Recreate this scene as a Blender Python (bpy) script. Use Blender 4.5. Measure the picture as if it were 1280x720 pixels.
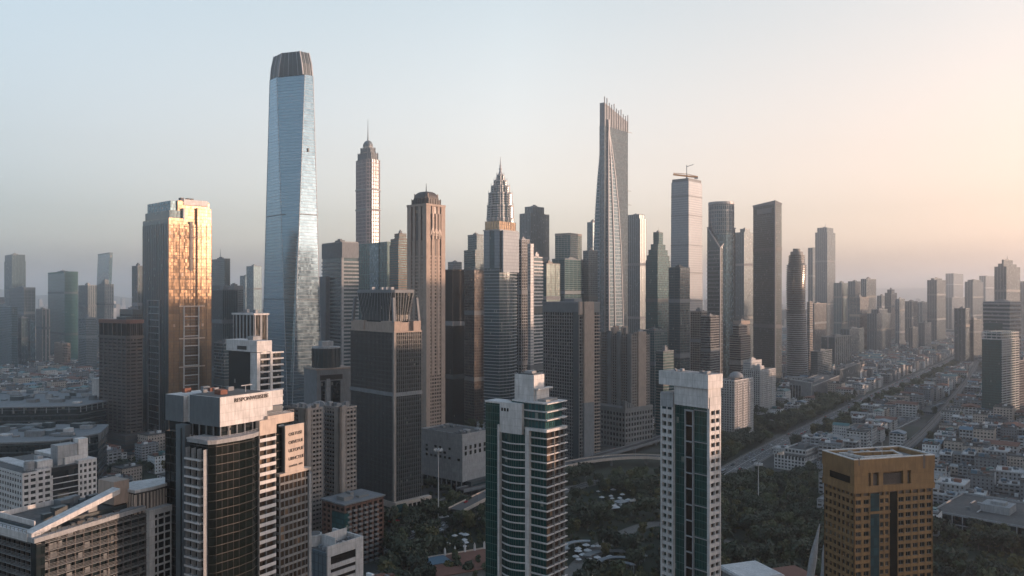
import bpy, bmesh, math, random
from mathutils import Vector, Matrix
R_ = math.radians
sc = bpy.context.scene
for o in list(bpy.data.objects): bpy.data.objects.remove(o)
COL = sc.collection

# ------------------------------------------------------------------ camera
CAMZ = 180.0; HY = 366.0; F = 1000.0
cd = bpy.data.cameras.new("camera"); cam = bpy.data.objects.new("camera", cd); COL.objects.link(cam)
cam.location = (0, 0, CAMZ); cam.rotation_euler = (R_(90), 0, 0)
cd.sensor_width = 36; cd.lens = 36*F/1280; cd.shift_y = (HY-360)/1280
cd.clip_start = 1; cd.clip_end = 90000
sc.camera = cam

# ------------------------------------------------------------------ light
SUN_AZ, SUN_EL = 96.0, 4.5        # azimuth clockwise from the view direction (+Y)
world = bpy.data.worlds.new("World"); sc.world = world; world.use_nodes = True
wn = world.node_tree.nodes; wl_ = world.node_tree.links; wn.clear()
sky = wn.new("ShaderNodeTexSky"); sky.sky_type = 'NISHITA'; sky.sun_disc = False
sky.sun_elevation = R_(SUN_EL); sky.sun_rotation = R_(SUN_AZ)
sky.altitude = 180; sky.air_density = 1.0; sky.dust_density = 1.5; sky.ozone_density = 3.0
hs = wn.new("ShaderNodeHueSaturation"); hs.inputs['Saturation'].default_value = 0.30; hs.inputs['Value'].default_value = 2.0
bgd = wn.new("ShaderNodeBackground"); bgd.inputs['Strength'].default_value = 0.15
wo = wn.new("ShaderNodeOutputWorld")
tcw = wn.new("ShaderNodeTexCoord"); sxyz = wn.new("ShaderNodeSeparateXYZ"); ramp = wn.new("ShaderNodeValToRGB"); mxw = wn.new("ShaderNodeMix")
# the sky's own veil: paler and clearer overhead, dull towards the horizon
while len(ramp.color_ramp.elements) < 6: ramp.color_ramp.elements.new(.5)
for e_, (p_, c_) in zip(ramp.color_ramp.elements, [(0, (.54, .45, .40)), (.06, (.83, .71, .61)), (.165, (.76, .68, .59)), (.34, (.74, .755, .69)), (.5, (.58, .68, .72)), (1, (.46, .62, .72))]):
    e_.position = p_; e_.color = (*c_, 1)
mxw.data_type = 'RGBA'; mxw.blend_type = 'MULTIPLY'; mxw.inputs[0].default_value = 1
wl_.new(tcw.outputs['Generated'], sxyz.inputs[0]); wl_.new(sxyz.outputs['Z'], ramp.inputs[0])
wl_.new(sky.outputs[0], hs.inputs['Color']); wl_.new(hs.outputs[0], mxw.inputs[6]); wl_.new(ramp.outputs[0], mxw.inputs[7]); 
rampx = wn.new("ShaderNodeValToRGB"); mxx = wn.new("ShaderNodeMix"); mxx.data_type = 'RGBA'; mxx.blend_type = 'MULTIPLY'; mxx.inputs[0].default_value = 1
mx_ = wn.new("ShaderNodeMath"); mx_.operation = 'MULTIPLY_ADD'; mx_.inputs[1].default_value = .5; mx_.inputs[2].default_value = .5
# cool clear air on the left, warm hazy air towards the low sun on the right
while len(rampx.color_ramp.elements) < 5: rampx.color_ramp.elements.new(.5)
for e_, (p_, c_) in zip(rampx.color_ramp.elements, [(0, (.46, .56, .70)), (.23, (.47, .52, .58)), (.5, (1.0, .955, .95)), (.77, (.95, .735, .645)), (1, (.50, .48, .52))]):
    e_.position = p_; e_.color = (*c_, 1)
wl_.new(sxyz.outputs['X'], mx_.inputs[0]); wl_.new(mx_.outputs[0], rampx.inputs[0])
wl_.new(mxw.outputs[2], mxx.inputs[6]); wl_.new(rampx.outputs[0], mxx.inputs[7]); wl_.new(mxx.outputs[2], bgd.inputs[0])
fz = wn.new("ShaderNodeMath"); fz.operation = 'MULTIPLY_ADD'; fz.inputs[1].default_value = -1.6; fz.inputs[2].default_value = 1.16; fz.use_clamp = True
wl_.new(sxyz.outputs['Z'], fz.inputs[0]); mxr = wn.new("ShaderNodeMix"); mxr.data_type = 'RGBA'; mxr.inputs[6].default_value = (.66, .70, .74, 1)
wl_.new(fz.outputs[0], mxr.inputs[0]); wl_.new(rampx.outputs[0], mxr.inputs[7]); wl_.new(mxr.outputs[2], mxx.inputs[7]); wl_.new(bgd.outputs[0], wo.inputs[0])
sd = bpy.data.lights.new("sun", 'SUN'); sun = bpy.data.objects.new("sun", sd); COL.objects.link(sun)
sd.energy = 2.9; sd.angle = R_(0.6); sd.color = (1.0, 0.62, 0.42)
az = R_(SUN_AZ); el = R_(SUN_EL)
sdir = Vector((math.sin(az)*math.cos(el), math.cos(az)*math.cos(el), math.sin(el)))
sun.rotation_euler = sdir.to_track_quat('Z', 'Y').to_euler()
sun.location = (400, 0, 900)
sc.view_settings.view_transform = 'Standard'; sc.view_settings.look = 'None'
sc.view_settings.gamma = 1; sc.view_settings.use_curve_mapping = False
sc.view_settings.exposure = 1.82
cy = sc.cycles
cy.max_bounces = 6; cy.diffuse_bounces = 3; cy.glossy_bounces = 3; cy.volume_bounces = 2
cy.transmission_bounces = 2; cy.transparent_max_bounces = 4
cy.use_denoising = True; cy.caustics_reflective = False; cy.caustics_refractive = False
cy.sample_clamp_indirect = 6

# ------------------------------------------------------------------ helpers
def tag(o, label=None, cat=None, group=None, kind=None):
    if label: o['label'] = label
    if cat: o['category'] = cat
    if group: o['group'] = group
    if kind: o['kind'] = kind
    return o

def G(px, py):                    # ground point seen at a pixel of the 1280x720 photo
    D = CAMZ*F/(py-HY); return Vector(((px-640)/F*D, D, 0))
def GP(px, D): return Vector(((px-640)/F*D, D, 0))
def ZY(py, D): return CAMZ + (HY-py)*D/F

def offset_poly(p, d):
    n = len(p); out = []
    for i in range(n):
        a = Vector(p[i-1][:2]); b = Vector(p[i][:2]); c = Vector(p[(i+1) % n][:2])
        e1 = (b-a).normalized(); e2 = (c-b).normalized()
        n1 = Vector((e1.y, -e1.x)); n2 = Vector((e2.y, -e2.x))
        m = n1+n2; q = m.dot(n1)
        m = m/(q if abs(q) > .3 else .3)
        out.append((b.x+m.x*d, b.y+m.y*d))
    return out

class MB:
    """collects faces of ONE part"""
    def __init__(s): s.v = []; s.f = []; s.uv = []
    def quad(s, pts, uvs=None):
        b = len(s.v); s.v += [tuple(p) for p in pts]; s.f.append(tuple(range(b, b+len(pts))))
        s.uv.append(uvs or [(p[0], p[1]) for p in pts])
    def loft(s, levels, cap=True, bottom=False):
        """levels: list of (polygon CCW, z); z may be a list per vertex"""
        for (p0, z0), (p1, z1) in zip(levels[:-1], levels[1:]):
            n = len(p0); u = 0
            for i in range(n):
                j = (i+1) % n
                za = z0 if not isinstance(z0, (list, tuple)) else z0[i]; zb = z0 if not isinstance(z0, (list, tuple)) else z0[j]
                zc = z1 if not isinstance(z1, (list, tuple)) else z1[j]; zd = z1 if not isinstance(z1, (list, tuple)) else z1[i]
                A = (p0[i][0], p0[i][1], za); B = (p0[j][0], p0[j][1], zb); Cc = (p1[j][0], p1[j][1], zc); Dd = (p1[i][0], p1[i][1], zd)
                L = math.hypot(B[0]-A[0], B[1]-A[1]); L2 = math.hypot(Cc[0]-Dd[0], Cc[1]-Dd[1])
                M = max(L, L2); off = (M-L)/2; off2 = (M-L2)/2
                if L < 1e-4 and L2 < 1e-4: continue
                if L < 1e-4: s.quad([A, Cc, Dd], [(u+M/2, za), (u+M-off2, zc), (u+off2, zd)])
                elif L2 < 1e-4: s.quad([A, B, Cc], [(u+off, za), (u+off+L, zb), (u+M/2, zc)])
                else: s.quad([A, B, Cc, Dd], [(u+off, za), (u+off+L, zb), (u+off2+L2, zc), (u+off2, zd)])
                u += M
        if cap:
            p, z = levels[-1]
            s.quad([(q[0], q[1], z if not isinstance(z, (list, tuple)) else z[i]) for i, q in enumerate(p)])
        if bottom:
            p, z = levels[0]
            s.quad([(q[0], q[1], z if not isinstance(z, (list, tuple)) else z[i]) for i, q in enumerate(p)][::-1])
    def prism(s, poly, z0, z1, bottom=True): s.loft([(poly, z0), (poly, z1)], True, bottom)
    def box(s, x0, x1, y0, y1, z0, z1): s.prism([(x0, y0), (x1, y0), (x1, y1), (x0, y1)], z0, z1)
    def cyl(s, x, y, r, z0, z1, n=16, r1=None):
        r1 = r if r1 is None else r1
        c = lambda q: [(x+q*math.cos(2*math.pi*i/n), y+q*math.sin(2*math.pi*i/n)) for i in range(n)]
        s.loft([(c(r), z0), (c(max(r1, .001)), z1)], True, True)
    def ebox(s, a, b, t0, t1, z0, z1, din, dout):
        """box along edge a->b (CCW, outward right), from distance t0 to t1"""
        a = Vector(a[:2]); b = Vector(b[:2]); e = (b-a).normalized(); n = Vector((e.y, -e.x))
        P = [a+e*t0+n*dout, a+e*t1+n*dout, a+e*t1-n*din, a+e*t0-n*din]
        # order CCW: outer edge first goes t0->t1 with outward right
        s.prism([(q.x, q.y) for q in P], z0, z1)
    def bar(s, p, q, r):
        p = Vector(p); q = Vector(q); d = (q-p)
        L = d.length; d.normalize(); up = Vector((0, 0, 1)) if abs(d.z) < .9 else Vector((1, 0, 0))
        x = d.cross(up).normalized(); y = x.cross(d).normalized()
        a = [p+x*r+y*r, p-x*r+y*r, p-x*r-y*r, p+x*r-y*r]; b = [k+d*L for k in a]
        for i in range(4): s.quad([a[i], a[(i+1) % 4], b[(i+1) % 4], b[i]])
        s.quad(a[::-1]); s.quad(b)
    def mesh(s, name, mat, off=(0, 0, 0), smooth=False):
        me = bpy.data.meshes.new(name)
        ox, oy, oz = off
        me.from_pydata([(x-ox, y-oy, z-oz) for x, y, z in s.v], [], s.f)
        ul = me.uv_layers.new(name="UVMap")
        flat = [c for f in s.uv for uv in f for c in (uv[0], uv[1])]
        ul.data.foreach_set("uv", flat)
        if mat: me.materials.append(mat)
        if smooth: me.polygons.foreach_set("use_smooth", [True]*len(me.polygons))
        me.update(); return me

def mkobj(name, me, parent=None, loc=(0, 0, 0), rz=0):
    o = bpy.data.objects.new(name, me); COL.objects.link(o); o.location = loc; o.rotation_euler = (0, 0, rz)
    if parent: o.parent = parent
    return o

_kids = {}
def kids_of(o):
    if o.name not in _kids: _kids[o.name] = [(c, list(c.children)) for c in o.children]
    return _kids[o.name]
def copy_tree(o, loc, rz=None, scale=None, label=None, group=None, kids=None):
    r = o.copy(); COL.objects.link(r); r.location = loc
    if rz is not None: r.rotation_euler = (0, 0, rz)
    if scale is not None: r.scale = scale if isinstance(scale, (tuple, list)) else (scale,)*3
    if label: r['label'] = label
    if group: r['group'] = group
    for ch, gs in kids_of(o):
        c = ch.copy(); COL.objects.link(c); c.parent = r
        for g in gs:
            d = g.copy(); COL.objects.link(d); d.parent = c
    return r

# ------------------------------------------------------------------ materials
def newmat(name):
    m = bpy.data.materials.new(name); m.use_nodes = True
    nt = m.node_tree; nt.nodes.clear()
    out = nt.nodes.new("ShaderNodeOutputMaterial"); b = nt.nodes.new("ShaderNodeBsdfPrincipled")
    nt.links.new(b.outputs[0], out.inputs[0]); return m, nt, b
def rgba(c): return (c[0], c[1], c[2], 1)
def mixc(nt, fac, a, b, mode='MIX'):
    n = nt.nodes.new("ShaderNodeMix"); n.data_type = 'RGBA'; n.blend_type = mode
    for k, v in ((0, fac), (6, a), (7, b)):
        if hasattr(v, 'is_output') or isinstance(v, bpy.types.NodeSocket): nt.links.new(v, n.inputs[k])
        else: n.inputs[k].default_value = v if k == 0 else rgba(v)
    return n.outputs[2]
def mth(nt, op, a, b=None, c=None):
    n = nt.nodes.new("ShaderNodeMath"); n.operation = op
    for k, v in enumerate((a, b, c)):
        if v is None: continue
        if isinstance(v, bpy.types.NodeSocket): nt.links.new(v, n.inputs[k])
        else: n.inputs[k].default_value = v
    return n.outputs[0]

def plain(name, col, rough=.8, var=.25, scale=.15, streak=True, metal=0.0, joints=None):
    """masonry, render, metal: base colour with uneven weathering and rain streaks"""
    m, nt, b = newmat(name)
    tc = nt.nodes.new("ShaderNodeTexCoord"); mp = nt.nodes.new("ShaderNodeMapping")
    nt.links.new(tc.outputs['Object'], mp.inputs[0])
    mp.inputs['Scale'].default_value = (1, 1, .22 if streak else 1)
    n1 = nt.nodes.new("ShaderNodeTexNoise"); n1.inputs['Scale'].default_value = scale*6; n1.inputs['Detail'].default_value = 5; n1.inputs['Roughness'].default_value = .65
    nt.links.new(mp.outputs[0], n1.inputs['Vector'])
    n2 = nt.nodes.new("ShaderNodeTexNoise"); n2.inputs['Scale'].default_value = scale; n2.inputs['Detail'].default_value = 2
    nt.links.new(tc.outputs['Object'], n2.inputs['Vector'])
    f = mth(nt, 'ADD', mth(nt, 'MULTIPLY', n1.outputs[0], .7), mth(nt, 'MULTIPLY', n2.outputs[0], .3))
    f = mth(nt, 'MULTIPLY_ADD', f, 3.0, -1.0); f = mth(nt, 'MINIMUM', mth(nt, 'MAXIMUM', f, 0.0), 1.0)
    lo = tuple(c*(1-var) for c in col); hi = tuple(min(1, c*(1+var*.45)) for c in col)
    cc = mixc(nt, f, lo, hi)
    if joints:           # panel joints, and panels that differ a little in tone
        uv = nt.nodes.new("ShaderNodeUVMap"); sp = nt.nodes.new("ShaderNodeSeparateXYZ"); nt.links.new(uv.outputs[0], sp.inputs[0])
        U = mth(nt, 'DIVIDE', sp.outputs[0], joints[0]); V = mth(nt, 'DIVIDE', sp.outputs[1], joints[1])
        cb = nt.nodes.new("ShaderNodeCombineXYZ"); nt.links.new(mth(nt, 'FLOOR', U), cb.inputs[0]); nt.links.new(mth(nt, 'FLOOR', V), cb.inputs[1])
        wn_ = nt.nodes.new("ShaderNodeTexWhiteNoise"); wn_.noise_dimensions = '3D'; nt.links.new(cb.outputs[0], wn_.inputs['Vector'])
        cc = mixc(nt, mth(nt, 'MULTIPLY', wn_.outputs['Value'], .22), cc, tuple(c*.45 for c in col))
        ln = mth(nt, 'MAXIMUM', mth(nt, 'LESS_THAN', mth(nt, 'FRACT', U), .10/joints[0]), mth(nt, 'LESS_THAN', mth(nt, 'FRACT', V), .10/joints[1]))
        cc = mixc(nt, mth(nt, 'MULTIPLY', ln, .6), cc, tuple(c*.35 for c in col))
    nt.links.new(cc, b.inputs['Base Color'])
    b.inputs['Roughness'].default_value = rough; b.inputs['Metallic'].default_value = metal
    return m

def glass(name, col, fh=3.6, bay=1.5, metal=0.0, rough=.12, var=.5, jit=.02, spandrel=.0, spcol=None, ior=1.6, bright=0.04, bcol=(.35, .33, .3), line=.0):
    """curtain-wall glazing in metres of facade: each pane differs in tint, tilt and what is behind it"""
    m, nt, b = newmat(name)
    uv = nt.nodes.new("ShaderNodeUVMap"); sp = nt.nodes.new("ShaderNodeSeparateXYZ"); nt.links.new(uv.outputs[0], sp.inputs[0])
    U = mth(nt, 'DIVIDE', sp.outputs[0], bay); V = mth(nt, 'DIVIDE', sp.outputs[1], fh)
    cb = nt.nodes.new("ShaderNodeCombineXYZ"); nt.links.new(mth(nt, 'FLOOR', U), cb.inputs[0]); nt.links.new(mth(nt, 'FLOOR', V), cb.inputs[1])
    wn_ = nt.nodes.new("ShaderNodeTexWhiteNoise"); wn_.noise_dimensions = '3D'; nt.links.new(cb.outputs[0], wn_.inputs['Vector'])
    ns = nt.nodes.new("ShaderNodeTexNoise"); ns.inputs['Scale'].default_value = .035; ns.inputs['Detail'].default_value = 2
    nt.links.new(uv.outputs[0], ns.inputs['Vector'])
    r = wn_.outputs['Value']
    lo = tuple(c*(1-var) for c in col); hi = tuple(min(1, c*(1+var)) for c in col)
    c1 = mixc(nt, mth(nt, 'ADD', mth(nt, 'MULTIPLY', r, .6), mth(nt, 'MULTIPLY', ns.outputs[0], .4)), lo, hi)
    isb = mth(nt, 'GREATER_THAN', r, 1-bright*.6)        # pale blinds drawn behind some panes
    c1 = mixc(nt, mth(nt, 'MULTIPLY', isb, .45), c1, bcol)
    met = mth(nt, 'MULTIPLY', mth(nt, 'SUBTRACT', 1.0, isb), metal)
    ro = mth(nt, 'MULTIPLY_ADD', r, .08, rough)
    if spandrel > 0:
        isp = mth(nt, 'LESS_THAN', mth(nt, 'FRACT', V), spandrel)
        c1 = mixc(nt, isp, c1, spcol or tuple(c*.6 for c in col))
        met = mth(nt, 'MULTIPLY', met, mth(nt, 'MULTIPLY_ADD', isp, -.5, 1.0))
    if line > 0:
        il = mth(nt, 'LESS_THAN', mth(nt, 'FRACT', U), line)
        c1 = mixc(nt, il, c1, spcol or tuple(c*.5 for c in col)); ro = mth(nt, 'MULTIPLY_ADD', il, .3, ro)
    nt.links.new(c1, b.inputs['Base Color']); nt.links.new(met, b.inputs['Metallic']); nt.links.new(ro, b.inputs['Roughness'])
    b.inputs['IOR'].default_value = ior
    geo = nt.nodes.new("ShaderNodeNewGeometry")
    v1 = nt.nodes.new("ShaderNodeVectorMath"); v1.operation = 'SUBTRACT'; nt.links.new(wn_.outputs['Color'], v1.inputs[0]); v1.inputs[1].default_value = (.5, .5, .5)
    v2 = nt.nodes.new("ShaderNodeVectorMath"); v2.operation = 'SCALE'; nt.links.new(v1.outputs[0], v2.inputs[0]); v2.inputs['Scale'].default_value = jit*.8
    v3 = nt.nodes.new("ShaderNodeVectorMath"); v3.operation = 'ADD'; nt.links.new(v2.outputs[0], v3.inputs[0]); nt.links.new(geo.outputs['Normal'], v3.inputs[1])
    v4 = nt.nodes.new("ShaderNodeVectorMath"); v4.operation = 'NORMALIZE'; nt.links.new(v3.outputs[0], v4.inputs[0])
    nt.links.new(v4.outputs[0], b.inputs['Normal'])
    return m

W = dict(
    white=plain('white_render', (.50, .50, .505), .7, .36, joints=(2.6, 3.1)),
    pale=plain('pale_concrete', (.27, .285, .30), .8, .34, joints=(3.2, 3.6)),
    cream=plain('cream_render', (.42, .36, .315), .8, .25),
    beige=plain('beige_stone', (.29, .235, .20), .8, .28),
    sand=plain('sandstone', (.235, .215, .200), .8, .3),
    tan=plain('tan_concrete', (.160, .168, .172), .85, .3),
    brown=plain('brown_cladding', (.058, .052, .050), .6, .3),
    ochre=plain('ochre_render', (.19, .112, .045), .75, .38, joints=(3.0, 3.0)),
    grey=plain('grey_concrete', (.155, .170, .185), .85, .3),
    mid=plain('mid_grey_panel', (.085, .105, .120), .6, .25),
    dark=plain('dark_cladding', (.026, .042, .050), .5, .3),
    black=plain('black_metal', (.009, .010, .011), .45, .3),
    steel=plain('steel_panel', (.24, .26, .285), .5, .15),
    bluegrey=plain('blue_grey_panel', (.085, .120, .145), .5, .2),
    brick=plain('red_brick', (.125, .068, .05), .85, .3),
    bronze=plain('bronze_fin', (.095, .108, .114), .5, .2),
    roofgrey=plain('roof_felt', (.08, .082, .083), .9, .5, .08, False),
    roofpale=plain('pale_roof', (.24, .24, .24), .9, .45, .08, False),
    teal=plain('teal_cladding', (.018, .085, .080), .5, .25),
    red=plain('red_canvas', (.32, .025, .03), .7, .2),
    rust=plain('terracotta_roof', (.15, .065, .045), .85, .35, .3, False),
    bluesheet=plain('blue_roof_sheet', (.06, .13, .19), .5, .3, .2, False),
    tealsheet=plain('teal_roof_sheet', (.03, .12, .13), .5, .3, .2, False),
)
GL = dict(
    dark=glass('dark_glazing', (.008, .014, .016), 3.6, 1.5, 0, .10, .6, .02, .28, (.016, .020, .023), ior=1.45),
    black=glass('black_glazing', (.004, .007, .007), 3.2, 1.4, 0, .08, .5, .015, .22, (.007, .009, .009), bright=.01, ior=1.38),
    teal=glass('teal_glazing', (.006, .058, .056), 3.1, 1.3, .35, .10, .5, .02, .25, (.006, .05, .05), bright=.02),
    green=glass('green_glazing', (.014, .075, .082), 3.6, 1.5, .2, .18, .45, .02, .25, bright=.02),
    blue=glass('blue_glazing', (.06, .125, .16), 3.8, 1.5, .4, .22, .4, .02, .25, bright=.02),
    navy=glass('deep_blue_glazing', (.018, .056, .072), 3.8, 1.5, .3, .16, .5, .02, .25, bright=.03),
    mirror=glass('mirror_glazing', (.165, .25, .31), 4.2, 1.6, .75, .12, .12, .004, .18, (.17, .23, .28), bright=.0),
    gold=glass('sunglow_bronze_glazing', (.40, .27, .165), 3.9, 2.4, .7, .10, .3, .012, .14, (.12, .09, .06), bright=.02, line=.1),  # bronze glass, with the low sun's gold reflection put into its tint
    pale=glass('silver_glazing', (.15, .18, .21), 4.0, 1.6, .4, .32, .2, .015, .2, bright=.0),
    slate=glass('slate_glazing', (.030, .068, .085), 3.6, 1.5, .3, .2, .5, .02, .3, bright=.03),
    brown=glass('brown_glazing', (.020, .016, .014), 3.5, 1.5, .2, .12, .5, .02, .25, bright=.02),
    navyd=glass('dark_teal_glazing', (.005, .016, .020), 3.2, 1.4, .1, .12, .6, .02, .25, bright=.02, ior=1.45),
    room=glass('apartment_glazing', (.018, .020, .022), 3.1, 3.0, 0, .12, .7, .02, bright=.14, bcol=(.20, .18, .15)),
    warm=glass('apartment_glazing_warm', (.040, .030, .023), 3.1, 2.0, .1, .15, .6, .03, bright=.10, bcol=(.25, .17, .11)),
)

# ------------------------------------------------------------------ building frame
class Bd:
    """a building whose near corner stands at pixel column xc, distance D; its right-hand face runs
       along local +x (heading a from world +X), its left-hand face along local +y"""
    def __init__(s, name, label, xc, D, a, x0, x1, cat='tower', group=None):
        s.D = D; s.a = R_(a); s.C = GP(xc, D); s.xc = xc
        s.wr = s.R(x1); s.wl = s.L(x0)
        s.cx, s.cy = s.wr/2, s.wl/2
        u = Vector((math.cos(s.a), math.sin(s.a), 0)); v = Vector((-math.sin(s.a), math.cos(s.a), 0))
        s.u, s.v = u, v
        s.root = mkobj(name, None, None, s.C+u*s.cx+v*s.cy, s.a); s.root.empty_display_size = 5
        tag(s.root, label, cat, group)
        s.foot = [(0, 0), (s.wr, 0), (s.wr, s.wl), (0, s.wl)]
    def R(s, px):
        k = (px-640)/F; return (k*s.D-s.C.x)/(math.cos(s.a)-k*math.sin(s.a))
    def L(s, px):
        k = (px-640)/F; return (s.C.x-k*s.D)/(math.sin(s.a)+k*math.cos(s.a))
    def z(s, py): return ZY(py, s.D)
    def zr(s, px, py): return ZY(py, s.D+s.R(px)*math.sin(s.a))
    def zl(s, px, py): return ZY(py, s.D+s.L(px)*math.cos(s.a))
    def part(s, name, mb, mat, parent=None, label=None, kind=None, smooth=False):
        me = mb.mesh(name, mat, (s.cx, s.cy, 0), smooth)
        o = mkobj(name, me, parent or s.root)
        if label: o['label'] = label
        if kind: o['kind'] = kind
        return o
    def rep(s, name, mb, mat, places, parent=None, limit=100):
        """places: list of local translations; individual parts, the surplus as one stuff part"""
        me = mb.mesh(name, mat, (0, 0, 0)); out = []
        for p in places[:limit]:
            out.append(mkobj(name, me, parent or s.root, (p[0]-s.cx, p[1]-s.cy, p[2])))
        rest = places[limit:]
        if rest:
            m2 = MB()
            for p in rest:
                b = len(m2.v); m2.v += [(x+p[0], y+p[1], z+p[2]) for x, y, z in mb.v]
                m2.f += [tuple(i+b for i in f) for f in mb.f]; m2.uv += mb.uv
            s.part(name, m2, mat, parent, kind='stuff')
        return out

def fins(mb, poly, z0, z1, bay, w, dep, edges=None, ends=True):
    n = len(poly)
    for i in (edges if edges is not None else range(n)):
        a, b = poly[i], poly[(i+1) % n]; L = math.hypot(b[0]-a[0], b[1]-a[1])
        if L < bay*.7: continue
        k = max(1, round(L/bay)); st = L/k
        for j in range(0 if ends else 1, k+1 if ends else k):
            t = j*st; t0 = max(0, t-w/2); t1 = min(L, t+w/2)
            mb.ebox(a, b, t0, t1, z0, z1, .1, dep)
def bands(mb, poly, z0, z1, fh, sh, dep, start=0):
    p = offset_poly(poly, dep); z = z0+start
    while z+sh <= z1+.01: mb.prism(p, z, z+sh); z += fh
def nedges(poly, k): return range(len(poly))

rng = random.Random(7)
def rooftop(B, poly, z, wall, r=None, plant=True, par=1.4, big=1.0):
    """parapet, roof deck, plant room, tanks"""
    r = r or rng
    m = MB(); po = offset_poly(poly, .25); pi_ = offset_poly(poly, -.35)
    n = len(poly)
    for i in range(n):
        j = (i+1) % n
        m.quad([(po[i][0], po[i][1], z), (po[j][0], po[j][1], z), (po[j][0], po[j][1], z+par), (po[i][0], po[i][1], z+par)])
        m.quad([(pi_[j][0], pi_[j][1], z), (pi_[i][0], pi_[i][1], z), (pi_[i][0], pi_[i][1], z+par), (pi_[j][0], pi_[j][1], z+par)])
        m.quad([(po[i][0], po[i][1], z+par), (po[j][0], po[j][1], z+par), (pi_[j][0], pi_[j][1], z+par), (pi_[i][0], pi_[i][1], z+par)])
    B.part('parapet', m, W[wall])
    m = MB(); m.quad([(q[0], q[1], z+.05) for q in pi_]); B.part('roof', m, W['roofgrey'])
    if plant:
        xs = [q[0] for q in poly]; ys = [q[1] for q in poly]; cx = sum(xs)/n; cy_ = sum(ys)/n
        w = (max(xs)-min(xs))*r.uniform(.25, .4)*big; l = (max(ys)-min(ys))*r.uniform(.25, .4)*big; h = r.uniform(3, 6)
        m = MB(); m.box(cx-w/2, cx+w/2, cy_-l/2, cy_+l/2, z+.06, z+h)
        m.box(cx-w*.3, cx+w*.1, cy_-l*.3, cy_+l*.2, z+h, z+h*1.4)
        B.part('plant_room', m, W['grey' if r.random() < .5 else wall])
        for _ in range(3):
            m = MB()
            px = cx+r.uniform(-.38, .38)*(max(xs)-min(xs)); py = cy_+r.uniform(-.38, .38)*(max(ys)-min(ys)); q = r.uniform(.8, 1.8)
            m.box(px-q, px+q, py-q*.7, py+q*.7, z+.07, z+1.2+q*.5)
            B.part('cooling_unit', m, W['pale'])
        if B.D < 1500:
            W_, L_ = max(xs)-min(xs), max(ys)-min(ys)
            for _ in range(3):
                m = MB(); px = cx+r.uniform(-.4, .3)*W_; py = cy_+r.uniform(-.4, .4)*L_
                if r.random() < .5: m.box(px, px+r.uniform(.15, .3)*W_, py-.4, py+.4, z+.5, z+1.3)
                else: m.cyl(px, py, r.uniform(.9, 1.6), z+.06, z+r.uniform(1.6, 3), 12)
                B.part('roof_duct', m, W[r.choice(['steel', 'pale', 'mid', 'rust'])])
            m = MB(); m.bar((cx+.2*W_, cy_+.1*L_, z), (cx+.2*W_, cy_+.1*L_, z+r.uniform(6, 11)), .12); B.part('aerial', m, W['steel'])

def tower(x0, xc, x1, yt, D, a, label, mode='grid', gl='dark', wall='grey', fh=3.7, sh=1.0, bay=3.0, pw=.5, dep=.35,
          name='office_tower', poly=None, z0=0, top='roof', cat='tower', group=None, setb=None, ant=0, zr=None, edges=None, topwall=None, plant=True):
    B = Bd(name, label, xc, D, a, x0, x1, cat, group)
    z1 = B.z(yt); B.z1 = z1
    P = poly(B) if poly else B.foot
    B.poly = P
    if (z1-z0)/fh > 26 and mode != 'solid':
        rm = random.Random(int(x0*7+yt)); zz_ = [z0+(z1-z0)*q for q in ([rm.uniform(.55, .7)] if (z1-z0) < 160 else [rm.uniform(.3, .42), rm.uniform(.66, .78)])]
        for q in zz_:
            m = MB(); m.prism(offset_poly(P, dep+.08), q, q+fh*1.6); B.part('plant_floor', m, W[rm.choice(['dark', 'mid', wall, 'grey'])])
    m = MB(); m.prism(P, z0, z1, False); B.part('glass_facade', m, GL[gl])
    segs = [(P, z0, z1)]
    if mode in ('grid', 'bands'):
        m = MB(); bands(m, P, z0+.2, z1, fh, sh, dep*(.7 if mode == 'grid' else 1)); B.part('floor_banding', m, W[wall])
    if mode in ('grid', 'fins'):
        m = MB(); fins(m, P, z0, z1, bay, pw, dep, edges); B.part('pier_cladding' if mode == 'grid' else 'fin_cladding', m, W[wall])
    if mode == 'solid':      # masonry block with recessed window slots
        m = MB(); bands(m, P, z0+.2, z1, fh, sh, dep*.8); fins(m, P, z0, z1, bay, pw, dep, edges); B.part('wall', m, W[wall])
    zt = z1
    if topwall:
        hh = topwall if isinstance(topwall, (int, float)) else 6
        m = MB(); m.prism(offset_poly(P, dep+.1), z1-hh, z1); B.part('top_band', m, W[wall])
    if setb:                 # upper setbacks: list of (scale_x, scale_y, height)
        cx = sum(q[0] for q in P)/len(P); cy_ = sum(q[1] for q in P)/len(P)
        for (sx, sy, h) in setb:
            Q = [(cx+(q[0]-cx)*sx, cy_+(q[1]-cy_)*sy) for q in P]
            m = MB(); m.prism(Q, zt, zt+h, False); B.part('setback_glazing', m, GL[gl])
            m = MB()
            if mode in ('grid', 'bands', 'solid'): bands(m, Q, zt+.1, zt+h, fh, sh, dep)
            if mode in ('grid', 'fins', 'solid') or not m.v: fins(m, Q, zt, zt+h, bay, pw, dep)
            B.part('setback_wall', m, W[wall]); zt += h; P = Q
    B.zt = zt
    if top == 'roof': rooftop(B, P, zt, wall, plant=plant)
    if ant:
        cx = sum(q[0] for q in P)/len(P); cy_ = sum(q[1] for q in P)/len(P)
        m = MB(); m.cyl(cx, cy_, .5+.0004*D, zt, zt+ant*.5, 8, .3+.0002*D); m.cyl(cx, cy_, .3+.0002*D, zt+ant*.5, zt+ant, 8, .1)
        B.part('antenna', m, W['steel'])
    return B
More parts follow.
